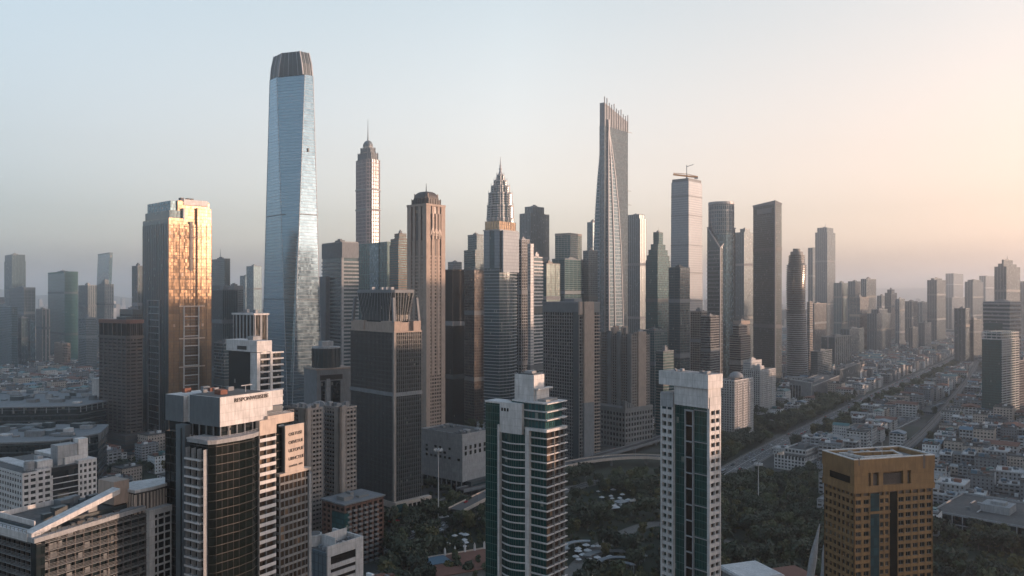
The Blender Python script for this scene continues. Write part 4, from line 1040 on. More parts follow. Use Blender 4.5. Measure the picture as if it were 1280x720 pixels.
# ---- beige art-deco tower
def deco():
    B = Bd('skyscraper', 'tall beige stone tower with arched crown and domed dark top left of the black tower', 533, 800, 50, 511, 554.5)
    wr, wl = B.wr, B.wl; z1 = B.z(257); c = (wr/2, wl/2)
    m = MB(); m.prism(B.foot, 0, z1); B.part('glass_facade', m, GL['warm'])
    P = B.foot
    m = MB(); bands(m, P, 0, B.z(318), 3.6, 1.5, .75); B.part('floor_banding', m, W['beige'])
    m = MB(); fins(m, P, 0, B.z(300), 3.3, 1.1, .7); B.part('pier_cladding', m, W['beige'])
    for (x, y) in ((0, 0), (wr, 0), (0, wl), (wr, wl)):
        boxpart(B, 'corner_pier', x-1.2 if x == 0 else x-4.5, x+4.5 if x == 0 else x+1.2, y-1.2 if y == 0 else y-4.5, y+4.5 if y == 0 else y+1.2, 0, z1+2, W['beige'])
    for k in (0, 1):
        if k == 0: boxpart(B, 'centre_panel', wr*.28, wr*.42, -1.0, 1, B.z(470), z1, W['beige']); boxpart(B, 'centre_panel', wr*.6, wr*.74, -1.0, 1, B.z(470), z1, W['beige'])
        else: boxpart(B, 'centre_panel', -1.0, 1, wl*.28, wl*.42, B.z(470), z1, W['beige']); boxpart(B, 'centre_panel', -1.0, 1, wl*.6, wl*.74, B.z(470), z1, W['beige'])
    boxpart(B, 'dark_slot', wr*.43, wr*.59, -.55, .2, B.z(350), B.z(275), W['brown'])
    boxpart(B, 'dark_slot', -.55, .2, wl*.43, wl*.59, B.z(350), B.z(275), W['brown'])
    # bell-shaped brackets
    for x in (wr*.30, wr*.5, wr*.7):
        m = MB(); m.bar((x, -1.3, B.z(298)), (x, -1.3, B.z(266)), .7); m.bar((x, -1.3, B.z(284)), (x+3, -1.1, B.z(294)), .6); m.bar((x, -1.3, B.z(284)), (x-3, -1.1, B.z(294)), .6); B.part('bracket', m, W['cream'])
    m = MB(); bands(m, offset_poly(P, 1.3), B.z(405), B.z(401), 9, 3.4, 0); B.part('ledge', m, W['sand'])
    m = MB(); m.prism(offset_poly(P, 1.6), z1, z1+2.2); B.part('cornice', m, W['beige'])
    ch = 3.5; Q = [(ch, 1), (wr-ch, 1), (wr-1, ch), (wr-1, wl-ch), (wr-ch, wl-1), (ch, wl-1), (1, wl-ch), (1, ch)]
    m = MB(); m.prism(Q, z1+2.2, B.z(248)); fins(m, Q, z1+2.2, B.z(247), 3.4, .8, .5); B.part('crown_drum', m, W['brown'])
    m = MB(); lv = [(scaled(Q, .88*math.cos(a)**.7, c), B.z(248)+9*math.sin(a)) for a in [i*math.pi/13 for i in range(6)]]; m.loft(lv); B.part('dome', m, W['brown'])
    for q in Q[::2]:
        m = MB(); m.cyl(c[0]+(q[0]-c[0])*.8, c[1]+(q[1]-c[1])*.8, 1.0, B.z(250), B.z(240), 8, .5); B.part('finial', m, W['beige'])
    m = MB(); m.cyl(*c, .7, B.z(240), B.z(226), 8, .15); B.part('spire', m, W['dark'])
deco()

# ---- white-striped tower and teal box
def striped():
    B = Bd('office_tower', 'grey office tower with white horizontal stripes and a blank top storey', 428, 1130, 38, 403, 447.5)
    z1 = B.z(303); zb = B.z(322)
    m = MB(); m.prism(B.foot, 0, z1); B.part('glass_facade', m, GL['navy'])
    m = MB(); bands(m, B.foot, 0, zb, 5.3, 2.4, 1.0); B.part('floor_banding', m, W['pale'])
    m = MB(); m.prism(offset_poly(B.foot, .8), zb, z1); B.part('blank_storey', m, W['grey'])
    boxpart(B, 'corner_fin', -2.2, 1.2, -2.2, 1.2, 0, zb, W['pale'])
    rooftop(B, B.foot, z1, 'pale')
    m = MB(); m.prism([(-7, B.wl*.6), (0, B.wl*.6), (0, B.wl*1.0), (-7, B.wl*1.0)], 0, B.z(345)); B.part('side_wing', m, W['grey'])
striped()
def tealbox():
    B = Bd('office_tower', 'flat-faced teal glass tower behind the dark ribbed tower with the crown', 484, 1290, 38, 443, 488.5)
    z1 = B.z(303)
    m = MB(); m.prism(B.foot, 0, z1); B.part('glass_facade', m, GL['green'])
    m = MB(); fins(m, B.foot, 0, z1, 8, .5, .5); bands(m, B.foot, 0, z1, 21, .8, .3); B.part('fin_cladding', m, W['teal'])
    boxpart(B, 'lighter_strip', -1.2, .2, B.L(474), B.L(463), 0, z1, GL['blue'])
    rooftop(B, B.foot, z1, 'teal', plant=False)
tealbox()

# ---- F8: dark ribbed tower with flared crown
def ribbed():
    B = Bd('office_tower', 'dark tower with vertical ribs, beige band and flared ribbed crown', 493, 640, 44, 439, 528)
    B.wr = B.R(526)
    wr, wl = B.wr, B.wl; P = [(0, 0), (wr, 0), (wr, wl), (0, wl)]; c = (wr/2, wl/2); z1 = B.z(416); z0 = B.z(600)
    m = MB(); m.prism(P, 0, z1); B.part('glass_facade', m, GL['dark'])
    m = MB(); fins(m, P, 12, z1, 1.9, .38, .7, edges=[0, 3]); fins(m, P, 12, z1, 3.8, .4, .7, edges=[1, 2]); B.part('fin_cladding', m, W['bronze'])
    m = MB(); bands(m, P, 12, z1, 3.6, .8, .25); B.part('floor_banding', m, W['dark'])
    boxpart(B, 'corner_post', -1.1, .8, -1.1, .8, 12, z1+.5, W['sand'])
    m = MB(); m.prism(offset_poly(P, .9), B.z(496), B.z(491)); B.part('ledge', m, W['grey'])
    m = MB(); m.prism(offset_poly(P, .8), z1, z1+1.0); B.part('ledge', m, W['beige'])
    P2 = scaled(P, .93, c); z2 = B.z(402); zs_ = z1+1.0
    for k, (x0, x1, y0, y1) in enumerate(((.05, .95, .05, .95), (-.0, .22, .0, .3), (.72, 1.0, .0, .3), (-.0, .25, .7, 1.0))):
        boxpart(B, 'shoulder_block', x0*wr, x1*wr, y0*wl, y1*wl, zs_, z2+(0 if k else -1), W['beige'])
    # flared crown: narrow waist at the bottom, wider at the top, slatted
    Pa = scaled(P, .76, c); Pb = scaled(P, .84, c); zc = B.z(366)
    ch = wr*.12
    def cham(Q, h):
        (x0, y0), (x1, y1) = Q[0], Q[2]; return [(x0+h, y0), (x1-h, y0), (x1, y0+h), (x1, y1-h), (x1-h, y1), (x0+h, y1), (x0, y1-h), (x0, y0+h)]
    A, Cc = cham(Pa, ch*1.2), cham(Pb, ch*.6)
    m = MB(); m.loft([(A, z2-1), (A, z2+5), (Cc, zc)]); B.part('crown', m, GL['dark'])
    for i in range(8):
        n = max(1, int(math.hypot(A[i][0]-A[(i+1) % 8][0], A[i][1]-A[(i+1) % 8][1])/2.0))
        for j in range(n):
            t = j/n; l2 = lambda Q: (Q[i][0]*(1-t)+Q[(i+1) % 8][0]*t, Q[i][1]*(1-t)+Q[(i+1) % 8][1]*t)
            a, b = l2(A), l2(Cc)
            m = MB(); m.bar((*a, z2), (*a, z2+5), .3); m.bar((*a, z2+5), (*b, zc+.5), .3); B.part('crown_rib', m, W['bronze' if j % 2 else 'grey'])
    for (x, y) in ((0, 0), (1, 0), (1, 1), (0, 1)):
        p = (c[0]+(x-.5)*wr*.95, c[1]+(y-.5)*wl*.95); q = (c[0]+(x-.5)*wr*.88, c[1]+(y-.5)*wl*.88)
        m = MB(); m.bar((*p, z2-1), (*q, zc-4), 1.0); B.part('corner_strut', m, W['grey'])
    m = MB(); m.prism(offset_poly(Cc, .4), zc, zc+2.6); B.part('crown_rim', m, W['grey'])
    r = random.Random(2)
    for k in range(6):
        m = MB(); x = c[0]+r.uniform(-.25, .25)*wr; y = c[1]+r.uniform(-.25, .25)*wl; q = r.uniform(.8, 1.8); m.box(x-q, x+q, y-q, y+q, zc+2.61, zc+3.4+q); B.part('cooling_unit', m, W['pale'])
    # podium
    Q = [(-1.5, -4.5), (wr+7, -4.5), (wr+7, wl), (-1.5, wl)]
    m = MB(); m.prism(Q, 0, 11.5); B.part('podium', m, GL['green'])
    m = MB(); m.box(8, wr+7.3, -5, -4.4, 4.5, 12.6); m.box(-2, wr+7.4, -4.9, 0, 11.51, 12.8)
    m.box(-2.1, -1.4, -4.9, wl, 8, 12.8); B.part('podium_wall', m, W['cream'])
    for k in range(5):
        boxpart(B, 'podium_window', 10.5+k*(wr-5)/5, 9.2+(k+1)*(wr-5)/5, -5.15, -4.95, 6.0, 10.2, GL['brown'])
    m = MB(); m.box(0, wr+12, -10, -4.52, 4.4, 5.0); B.part('canopy', m, W['teal'])
ribbed()

# ---- F7: pair of beige residential towers (each its own thing)
def resid(name, label, x0, xc, x1, yt, D, a, wall='cream', podium=False):
    B = Bd(name, label, xc, D, a, x0, x1)
    wr, wl = B.wr, B.wl; z1 = B.z(yt); fh = 3.1
    m = MB(); m.box(.6, wr-.6, .6, wl-.6, 0, z1); B.part('wall_core', m, GL['room'])
    m = MB(); bands(m, B.foot, 0, z1, fh, 1.5, -.15)
    B.part('spandrel', m, W[wall])
    m = MB(); fins(m, B.foot, 0, z1, wr/5.02, .9, .1); 
    m.box(-1.0, wr*.30, -.9, 1, 0, z1+2); m.box(-1.0, .9, -.9, wl*.3, 0, z1+2); B.part('pier', m, W[wall])
    for f in (0,):
        b = MB(); bw = wr*.62/2-.8; b.box(0, bw, -1.2, 0, 0, .3); b.box(0, bw, -1.2, -1.08, .3, 1.2)
        pl = []
        for k in range(int(z1/fh)-1, 2, -1):
            for j in (0, 1): pl.append((wr*.33+j*(bw+.7), -.02, k*fh+.2))
        B.rep('balcony', b, W[wall], pl, limit=60)
    b = MB(); b.box(-1.1, 0, 0, wl*.26, 0, 1.2)
    B.rep('side_balcony', b, W['tan'], [(-.02, wl*(.36+.32*j), k*fh+.2) for k in range(int(z1/fh)-1, 2, -1) for j in (0, 1)], limit=60)
    rooftop(B, B.foot, z1, wall, plant=False)
    r = random.Random(int(x0))
    for k in range(7):
        x = r.uniform(1, wr-4); y = r.uniform(1, wl-4); h = r.uniform(1.5, 5); q = r.uniform(1.5, 3.4)
        boxpart(B, 'roof_hut', x, x+q, y, y+q, z1+.1, z1+h, W[r.choice([wall, 'grey', 'pale'])])
    return B
resid('apartment_tower', 'narrow beige apartment tower nearest the white sign board', 355, 382, 403, 514, 545, 50, 'sand')
resid('apartment_tower', 'wide beige apartment tower with balconies behind the small brown block', 405, 425, 445.5, 512, 560, 50, 'sand')
def brownblock():
    B = Bd('apartment_block', 'low brown brick block with deep balconies at the foot of the beige towers', 431, 520, 50, 403, 479, cat='building')
    wr, wl = B.wr, B.wl; z1 = B.z(632); fh = 3.3
    m = MB(); m.box(.5, wr-.5, .5, wl-.5, 0, z1); B.part('wall_core', m, GL['brown'])
    m = MB(); bands(m, B.foot, 0, z1, fh, 1.3, 0); fins(m, B.foot, 0, z1, 4.6, 1.6, .3); B.part('wall', m, W['brick'])
    b = MB(); b.box(0, 3, -1.4, 0, 0, 1.2)
    B.rep('balcony', b, W['tan'], [(1.6+j*4.6, -.02, k*fh+.2) for k in range(int(z1/fh)) for j in range(int(wr/4.8))])
    m = MB(); m.prism(offset_poly(B.foot, 1.1), z1, z1+.9); B.part('cornice', m, W['grey'])
    for (x0, x1, y0, y1, h) in ((4, 12, 6, 14, 3.4), (16, 24, 5, 9, 2.2), (14, 17, 12, 17, 4)): boxpart(B, 'roof_hut', x0, x1, y0, y1, z1+.91, z1+h, W['tan'])
    boxpart(B, 'glass_corner', -1.2, 3, -1.0, wl*.5, 0, z1-5, GL['green'])
brownblock()

# ---- F9: white cube with solar roof
def cube():
    B = Bd('civic_building', 'pale cube-shaped building with broken window rows and cluttered roof behind the teal tower', 578, 715, 50, 526.5, 612, cat='building')
    wr, wl = B.wr, B.wl; z1 = B.z(545)
    m = MB(); m.box(0, wr, 0, wl, 10.5, z1); B.part('wall', m, W['pale'])
    m = MB(); m.box(1, wr-1, 1, wl-1, 0, 10.49); B.part('ground_storey', m, GL['dark'])
    for k in range(9):
        boxpart(B, 'column', -.2, .6, 1+k*(wl-2)/8.2, 1.8+k*(wl-2)/8.2, 0, 10.48, W['grey'])
    r = random.Random(4)
    for lev in range(3):
        for k in range(8):
            if r.random() < .35: continue
            boxpart(B, 'window', -.15, .1, 3+k*(wl-6)/8, 5.2+k*(wl-6)/8+r.random(), z1-14.5-lev*4.2, z1-12.4-lev*4.2, GL['black'])
    for lev in range(2):
        for k in range(5):
            boxpart(B, 'window', 3+k*(wr-5)/5, 5.6+k*(wr-5)/5, -.15, .1, z1-13-lev*5, z1-9.6-lev*5, GL['black'])
    boxpart(B, 'entrance_block', 4, wr+3, -7, -.02, 0, 11, W['dark'])
    boxpart(B, 'strip_window', 6, wr, -7.2, -7.0, 5.5, 8.4, GL['slate'])
    rooftop(B, B.foot, z1, 'pale', plant=False)
    for k in range(14):
        x = r.uniform(2, wr-7); y = r.uniform(2, wl-9); boxpart(B, 'roof_unit', x, x+r.uniform(2, 6), y, y+r.uniform(2, 7), z1+.1, z1+r.uniform(.8, 3), W[r.choice(['dark', 'pale', 'grey', 'mid'])])
cube()

# ---- banded glass tower with gold-lit top
def banded():
    B = Bd('office_tower', 'rounded glass tower with wavy floor bands and a gold-lit plain top storey', 624, 950, 55, 605.5, 645.5)
    wr, wl = B.wr, B.wl; z1 = B.z(288)
    # rounded right face
    n = 7; P = [(0, 0)]+[(wr*i/n, -4.5*math.sin(math.pi*i/n)) for i in range(1, n)]+[(wr, 0), (wr, wl), (0, wl)]
    m = MB(); m.prism(P, 0, z1); B.part('glass_facade', m, GL['navy'])
    m = MB(); bands(m, P, 0, B.z(335), 3.9, .8, .8); B.part('floor_banding', m, W['steel'])
    m = MB(); fins(m, P, 0, B.z(335), 4, .2, .3, edges=range(n)); B.part('fin_cladding', m, W['mid'])
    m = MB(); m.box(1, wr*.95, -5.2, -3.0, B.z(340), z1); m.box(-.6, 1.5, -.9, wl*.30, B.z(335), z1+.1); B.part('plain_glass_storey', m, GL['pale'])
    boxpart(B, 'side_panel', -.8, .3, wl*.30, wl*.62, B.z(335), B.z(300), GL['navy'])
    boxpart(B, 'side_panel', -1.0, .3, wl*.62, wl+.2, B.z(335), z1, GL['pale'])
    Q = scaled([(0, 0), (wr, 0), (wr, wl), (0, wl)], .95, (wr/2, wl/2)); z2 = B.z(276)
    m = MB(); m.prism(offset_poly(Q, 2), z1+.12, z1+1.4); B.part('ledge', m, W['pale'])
    m = MB(); m.prism(Q, z1+1.4, z2); B.part('gold_lit_crown', m, GL['gold'])  # gold light on the crown put into its glass colour
    m = MB(); fins(m, Q, z1+1.4, z2+.6, 4, .5, .4); B.part('fin_cladding', m, W['sand'])
banded()

# ---- gridded residential slab with beige blade
def gridslab():
    B = Bd('apartment_tower', 'gridded grey apartment tower with a plain beige blade wall on its right side', 724, 850, 40, 679, 749)
    B.wr = B.R(749); wr, wl = B.wr, B.wl; z1 = B.z(391); z2 = B.z(378)
    P = B.foot
    m = MB(); m.prism([(.8, .8), (wr-.8, .8), (wr-.8, wl-.8), (.8, wl-.8)], 0, z1); B.part('wall_core', m, GL['dark'])
    m = MB(); bands(m, P, 0, z1, 3.6, .9, 0); fins(m, P, 0, z1, 3.9, .9, .25, edges=[0, 1, 2, 3]); B.part('facade_grid', m, W['tan'])
    m = MB(); m.prism(offset_poly(P, .5), z1, z2-1); B.part('top_storey', m, W['mid'])
    m = MB(); bands(m, offset_poly(P, .6), z2-1, z2+.5, 4, 1.4, .3); B.part('coping', m, W['grey'])
    boxpart(B, 'dark_slot', -1.2, .5, 0, B.L(717), B.z(600), z1+1, W['dark'])
    boxpart(B, 'blade_wall', wr*.18, wr*.66, -2.5, .2, B.z(504), z2+.8, W['beige'])
    boxpart(B, 'blade_wall', wr*.18+.05, wr*.66-.05, -2.3, .2, 0, B.z(504)-.01, W['grey'])
    boxpart(B, 'end_wall', -1.4, wr*.1, -2.0, .15, z1-2, z2+.8, W['beige'])
    b = MB(); b.box(wr*.70, wr+.4, -1.4, 0, 0, 1.1)
    B.rep('balcony', b, W['beige'], [(0, 0, 3.6*k) for k in range(2, int(z1/3.6))])
    boxpart(B, 'roof_hut', wr*.3, wr*.7, wl*.3, wl*.6, z2+.5, z2+4, W['grey'])
    m = MB(); m.box(B.wr*.1, 3, wl*.25, wl*.32, z1-8, z1-3); B.part('sign_panel', m, W['white'])
gridslab()

# ---- ornate beige residential with broken crown
def ornate():
    B = Bd('apartment_tower', 'rose-beige apartment tower with broken stepped crown and a broad podium by the flyover', 790, 925, 40, 745, 812)
    wr, wl = B.wr, B.wl; z1 = B.z(418); fh = 3.3
    m = MB(); m.box(.8, wr-.8, .8, wl-.8, 0, z1); B.part('wall_core', m, GL['warm'])
    m = MB(); bands(m, B.foot, 0, z1, fh, 1.4, 0); fins(m, B.foot, 0, z1, 3.4, 1.2, .5); B.part('wall', m, W['sand'])
    for t in (.0, .28, .55, .86):
        boxpart(B, 'bay_shaft', -1.8, 1, wl*t, wl*t+wl*.10, 0, z1+4-abs(t-.45)*8, W['tan'])
    boxpart(B, 'bay_shaft', wr*.3, wr*.75, -1.8, 1, 0, z1+3, W['beige'])
    b = MB(); b.box(-1.5, 0, 0, wl*.12, 0, 1.1)
    B.rep('balcony', b, W['tan'], [(-.02, wl*t, fh*k) for t in (.12, .40, .68) for k in range(14, int(z1/fh))], limit=90)
    r = random.Random(12)
    for k in range(10):
        x = r.uniform(0, wr-6); y = wl*(.08+.085*k); boxpart(B, 'crown_block', x, x+r.uniform(4, 8), y, y+r.uniform(2, 4), z1, z1+r.uniform(3, 10.5)*(1-abs(k-5)*.1), W[r.choice(['beige', 'sand', 'pale'])])
    pz = B.z(510)
    Q = [(-14, -2), (wr+3, -2), (wr+3, wl+8), (-14, wl+8)]
    m = MB(); m.prism([(q[0]*.98, q[1]*.98) for q in Q], 0, pz); B.part('podium', m, GL['room'])
    m = MB(); bands(m, Q, 0, pz, 6, 2.6, 0); fins(m, Q, 0, pz, 5, 1.8, .3); m.prism(offset_poly(Q, .4), pz-2, pz+1); B.part('podium_wall', m, W['tan'])
    for k in range(4): boxpart(B, 'podium_turret', -14+k*4, -11.5+k*4, -2.5, 2, pz, pz+9-k*1.5, W['tan'])
ornate()

# ---- sail-shaped skyscraper
def sail():
    B = Bd('skyscraper', 'tall sail-shaped tower with a slanting spiked top and a curved glass blade up its front', 762, 1700, 51, 743, 786)
    wr, wl = B.wr, B.wl
    x0 = B.R(764)
    # rear slab with slanted parapet
    zl_, zr_ = B.z(127), B.z(141)
    y0, y1 = 3, wl*.38
    xs0 = B.R(757); P = [(xs0, y0), (wr, y0), (wr, y1), (xs0, y1)]; z1 = B.z(158)
    m = MB(); m.prism(P, 0, z1); B.part('glass_facade', m, GL['blue'])
    m = MB(); fins(m, P, 0, z1, 4.4, 1.0, .8); bands(m, P, 0, z1, 18, .8, .3); B.part('fin_cladding', m, W['grey'])
    k = 10
    m = MB(); m.loft([(P, z1), (P, [zl_-4, zr_-6, zr_-6, zl_-4])]); B.part('slanted_crown', m, W['grey'])
    for i in range(k+1):
        x = xs0+(wr-xs0)*i/k; z = zl_+(zr_-zl_)*i/k
        m = MB(); m.bar((x, y0-.5, z1), (x, y0-.5, z+(9 if i % 3 == 1 else 3 if i else 8)), .8); B.part('crown_spike', m, W['grey'])
    # curved blade in front, tapering to a point at top left
    za = [0, .25, .5, .66, .78, .88, .95, 1.0]; H = B.z(150)
    def blade(t):
        w = (1-t**3.2); xr = -9+(wr*.62+9)*max(.05, w); yb = wl*(.30+.70*w)
        return [(-9+4*t*t, -5+5*t), (xr, -5+6*t), (xr, 4), (-9+4*t*t, yb)]
    m = MB(); m.loft([(blade(t), H*t) for t in za]); B.part('curved_blade', m, GL['blue'])
    m = MB()
    for i in range(70):
        t = i/71; m.loft([(offset_poly(blade(t), .5), H*t), (offset_poly(blade(t), .5), H*t+1.6)], True, True)
    B.part('blade_banding', m, W['steel'])
    for q in (0, 1):
        m = MB()
        for ta, tb in zip(za[:-1], za[1:]): m.bar((*blade(ta)[q], H*ta), (*blade(tb)[q], H*tb), 1.3)
        B.part('blade_edge', m, W['steel'])
    m = MB()
    for ta, tb in zip(za[:-1], za[1:]):
        pa, pb = blade(ta), blade(tb); m.bar((pa[0][0]*.6+pa[1][0]*.4, pa[0][1]-.3, H*ta), (pb[0][0]*.6+pb[1][0]*.4, pb[0][1]-.3, H*tb), 1.6)
    B.part('blade_spine', m, W['steel'])
    for yy, ln in ((158, 12), (234, 8), (252, 9)):
        m = MB(); m.bar((wr-3, y0-1, B.z(yy)), (wr+ln, y0-4, B.z(yy)), .5); B.part('crane_jib', m, W['dark'])
sail()

# ---- white glass tower with crane
def craned():
    B = Bd('office_tower', 'silver glass tower with pink-lit side, topped by an orange tower crane', 861, 1400, 48, 837.5, 879)
    wr, wl = B.wr, B.wl; z1 = B.z(226); c = (wr/2, wl/2)
    top = scaled(B.foot, .92, c)
    m = MB(); m.loft([(B.foot, 0), (top, z1)]); B.part('glass_facade', m, GL['pale'])
    for t in (.16, .3, .44, .57, .70, .84, .93):
        Q = [(a[0]*(1-t)+b[0]*t, a[1]*(1-t)+b[1]*t) for a, b in zip(B.foot, top)]
        m = MB(); m.prism(offset_poly(Q, .4), z1*t, z1*t+1.6); B.part('refuge_floor_band', m, W['mid'])
    m = MB()
    for i in range(90):
        t = i/90; Q = [(a[0]*(1-t)+b[0]*t, a[1]*(1-t)+b[1]*t) for a, b in zip(B.foot, top)]
        m.prism(offset_poly(Q, .15), z1*t, z1*t+.7)
    B.part('floor_banding', m, W['steel'])
    m = MB(); m.prism(offset_poly(top, -1), z1, B.z(222)); B.part('crown', m, W['mid'])
    K = mkobj('tower_crane', None, None, B.root.location+Vector((0, 0, 0)), 0); K.location.z = B.z(222)
    tag(K, 'orange jib crane standing on the roof of the silver glass tower', 'crane')
    def kp(nm, m, mt): return mkobj(nm, m.mesh(nm, mt), K)
    m = MB(); m.box(-1.2, 1.2, -1.2, 1.2, 0, 9); kp('mast', m, W['mid'])
    m = MB(); m.bar((-24, 0, 10), (20, 0, 5), 1.3); m.bar((-24, 0, 12.5), (0, 0, 11), .5); m.bar((0, 0, 11), (20, 0, 6.5), .5); kp('jib', m, plain('crane_orange', (.42, .2, .06), .6))
    m = MB(); m.box(14, 20, -1.5, 1.5, 2.5, 5); kp('counterweight', m, W['grey'])
    m = MB(); m.bar((0, 0, 9), (0, 0, 27), .5); m.bar((0, 0, 24), (12, 0, 28), .5); kp('derrick', m, W['mid'])
craned()

# ---- round tower with V-shaped cladding
def roundv():
    B = Bd('office_tower', 'round-topped grey tower with pale diagonal ribs meeting in a V', 900, 1500, 45, 884, 919)
    c = (B.wr/2, B.wl/2); r = 27
    z1 = B.z(252); P = poly_ngon(*c, r*.86, 20)
    m = MB(); m.prism(P, 0, z1-4); B.part('glass_drum', m, GL['blue'])
    m = MB(); fins(m, P, B.z(290), z1, 3.5, .7, .9); bands(m, P, B.z(292), z1, 7.6, 1.0, .5); m.prism(offset_poly(P, 1.2), z1-3, z1+1.5); m.prism(offset_poly(P, .8), B.z(263), B.z(263)+2); B.part('drum_lattice', m, W['steel'])
    zt = B.z(283); zv = B.z(310)
    # lower body: chamfered box whose top is cut to a V toward the camera
    wr, wl = B.wr, B.wl
    Q = [(0, 0), (wr, 0), (wr, wl), (0, wl)]
    m = MB(); m.loft([(Q, 0), (Q, [zv, zt, zt, zt])]); B.part('lower_facade', m, GL['slate'])
    m = MB(); bands(m, [(-.2, -.0), (wr*.2, 0), (wr*.2, wl), (-.2, wl)], 0, zv, 7.6, 1.6, .6); B.part('floor_banding', m, W['grey'])
    m = MB(); fins(m, Q, 0, zv, 4.5, .8, .6, edges=[0]); B.part('fin_cladding', m, W['tan'])
    for (a, za), (b, zb) in ((((0, 0), zv), ((wr, 0), zt)), (((0, 0), zv), ((0, wl), zt)), (((0, 0), 0), ((0, 0), zv))):
        m = MB(); m.bar((a[0]-.8, a[1]-.8, za), (b[0]-.8, b[1]-.8, zb), 1.0); B.part('diagonal_rib', m, W['steel'])
roundv()

# ---- curvy banded tower
def curvy():
    B = Bd('apartment_tower', 'curving tower of stacked bands with a bulging waist right of the dark slab tower', 1000, 1580, 50, 978, 1013)
    c = (B.wr/2, B.wl/2); H = B.z(318)
    def ring(t): 
        s = (1.02 if t < .58 else .93)+.035*math.sin(t*9+.6)-(.12 if t > .93 else 0); a0 = t*.7
        return [(c[0]+22*s*math.cos(a)*1.05+3*math.sin(t*7), c[1]+22*s*math.sin(a)*.9) for a in [2*math.pi*i/24+a0 for i in range(24)]]
    N = 60
    m = MB(); m.loft([(scaled(ring(i/N), .93, c), H*i/N) for i in range(N+1)]); B.part('glass_facade', m, GL['dark'])
    for i in range(N):
        t = i/N; m = MB(); m.prism(ring(t), H*t, H*t+1.7); B.part('floor_slab', m, W['pale' if t < .55 else 'mid'])
    m = MB(); m.prism(scaled(ring(1), .75, c), H, H+7); m.prism(scaled(ring(1), .45, c), H+7, H+13); B.part('crown', m, W['mid'])
curvy()

# ---- brown round-cornered tower at left
def browntower():
    B = Bd('office_tower', 'brown tower with dark slatted top storey and small window slots left of the bronze tower', 160, 880, 58, 121, 178)
    wr, wl = B.wr, B.wl; z1 = B.z(400); ch = 6
    P = [(ch*.4, 0), (wr, 0), (wr, wl), (ch, wl), (0, wl-ch), (0, ch*.4)]
    m = MB(); m.prism(P, 0, z1-4); B.part('glass_facade', m, GL['brown'])
    m = MB(); bands(m, P, 0, B.z(421), 3.9, 2.3, .5); B.part('floor_banding', m, W['brown'])
    m = MB(); fins(m, P, 0, z1-4, 9, 1.6, .8); B.part('pier_cladding', m, W['brown'])
    m = MB(); fins(m, P, B.z(420), z1-4, 2.4, .6, .9); B.part('slatted_storey', m, W['black'])
    m = MB(); m.prism(offset_poly(P, 1.2), z1-4, z1); B.part('cornice', m, plain('rust_cladding', (.13, .062, .045), .7))
    m = MB(); m.prism(offset_poly(P, 1.3), B.z(423), B.z(420)); B.part('ledge', m, W['brown'])
    boxpart(B, 'roof_hut', wr*.3, wr*.8, wl*.2, wl*.5, z1, z1+3, W['dark'])
    Q = [(-8, -8), (wr+4, -8), (wr+4, wl+6), (-8, wl+6)]
    m = MB(); m.prism(Q, 0, 24); B.part('podium', m, W['brown'])
    m = MB(); bands(m, Q, 3, 22, 5, 1.6, .4); B.part('podium_banding', m, W['dark'])
browntower()

# ---- white office building with slabs between the bronze tower and the supertall
def whiteoffice():
    B = Bd('office_block', 'white office building with projecting floor slabs and a blank white top storey', 322, 520, 52, 286, 352)
    B.wr = B.R(351); wr, wl = B.wr, B.wl; z1 = B.z(441); z2 = B.z(430); xs = B.R(340)
    m = MB(); m.box(0, wr, 0, wl, 0, z1); B.part('glass_facade', m, GL['dark'])
    s = MB(); s.box(1, wr+1, -1.8, 0, 0, 1.0); B.rep('floor_slab', s, W['white'], [(0, 0, z1-.9-4.1*k) for k in range(18)])
    boxpart(B, 'white_pier', wr*.46, wr*.56, -2.2, .1, 0, z1+.4, W['white'])
    boxpart(B, 'white_pier', -1.4, 1, -1.4, wl*.18, 0, z1-.01, W['white'])
    for k in range(8): boxpart(B, 'window', -.2, .1, wl*.3, wl*.8, 4.2+k*9, 6.2+k*9, GL['slate'])
    boxpart(B, 'blank_storey', -1.6, wr*.55, -1.5, wl+.5, z1+.41, z2+2.0, W['white'])
    boxpart(B, 'sign_window', -1.75, -1.5, wl*.3, wl*.62, z1+1.5, z1+4.0, W['black'])
    boxpart(B, 'roof_hut', 2, 8, 8, 14, z2+2.01, z2+4.6, W['pale'])
whiteoffice()
def slabhouse():
    B = Bd('office_block', 'office building with black and white vertical stripes and cluttered flat roof beside the supertall', 318, 640, 50, 292, 334)
    z1 = B.z(394)
    m = MB(); m.prism(B.foot, 0, z1); B.part('glass_facade', m, GL['black'])
    m = MB(); fins(m, B.foot, 0, z1, 5.0, 1.9, .6); B.part('pier_cladding', m, W['pale'])
    m = MB(); m.prism(offset_poly(B.foot, 1.2), z1, z1+1.4); B.part('cornice', m, W['white'])
    r = random.Random(6)
    for k in range(8):
        x = r.uniform(1, B.wr-4); y = r.uniform(1, B.wl-4); boxpart(B, 'roof_unit', x, x+r.uniform(1, 3), y, y+r.uniform(1, 3), z1+1.4, z1+1.4+r.uniform(1, 3), W[r.choice(['pale', 'grey', 'white'])])
slabhouse()
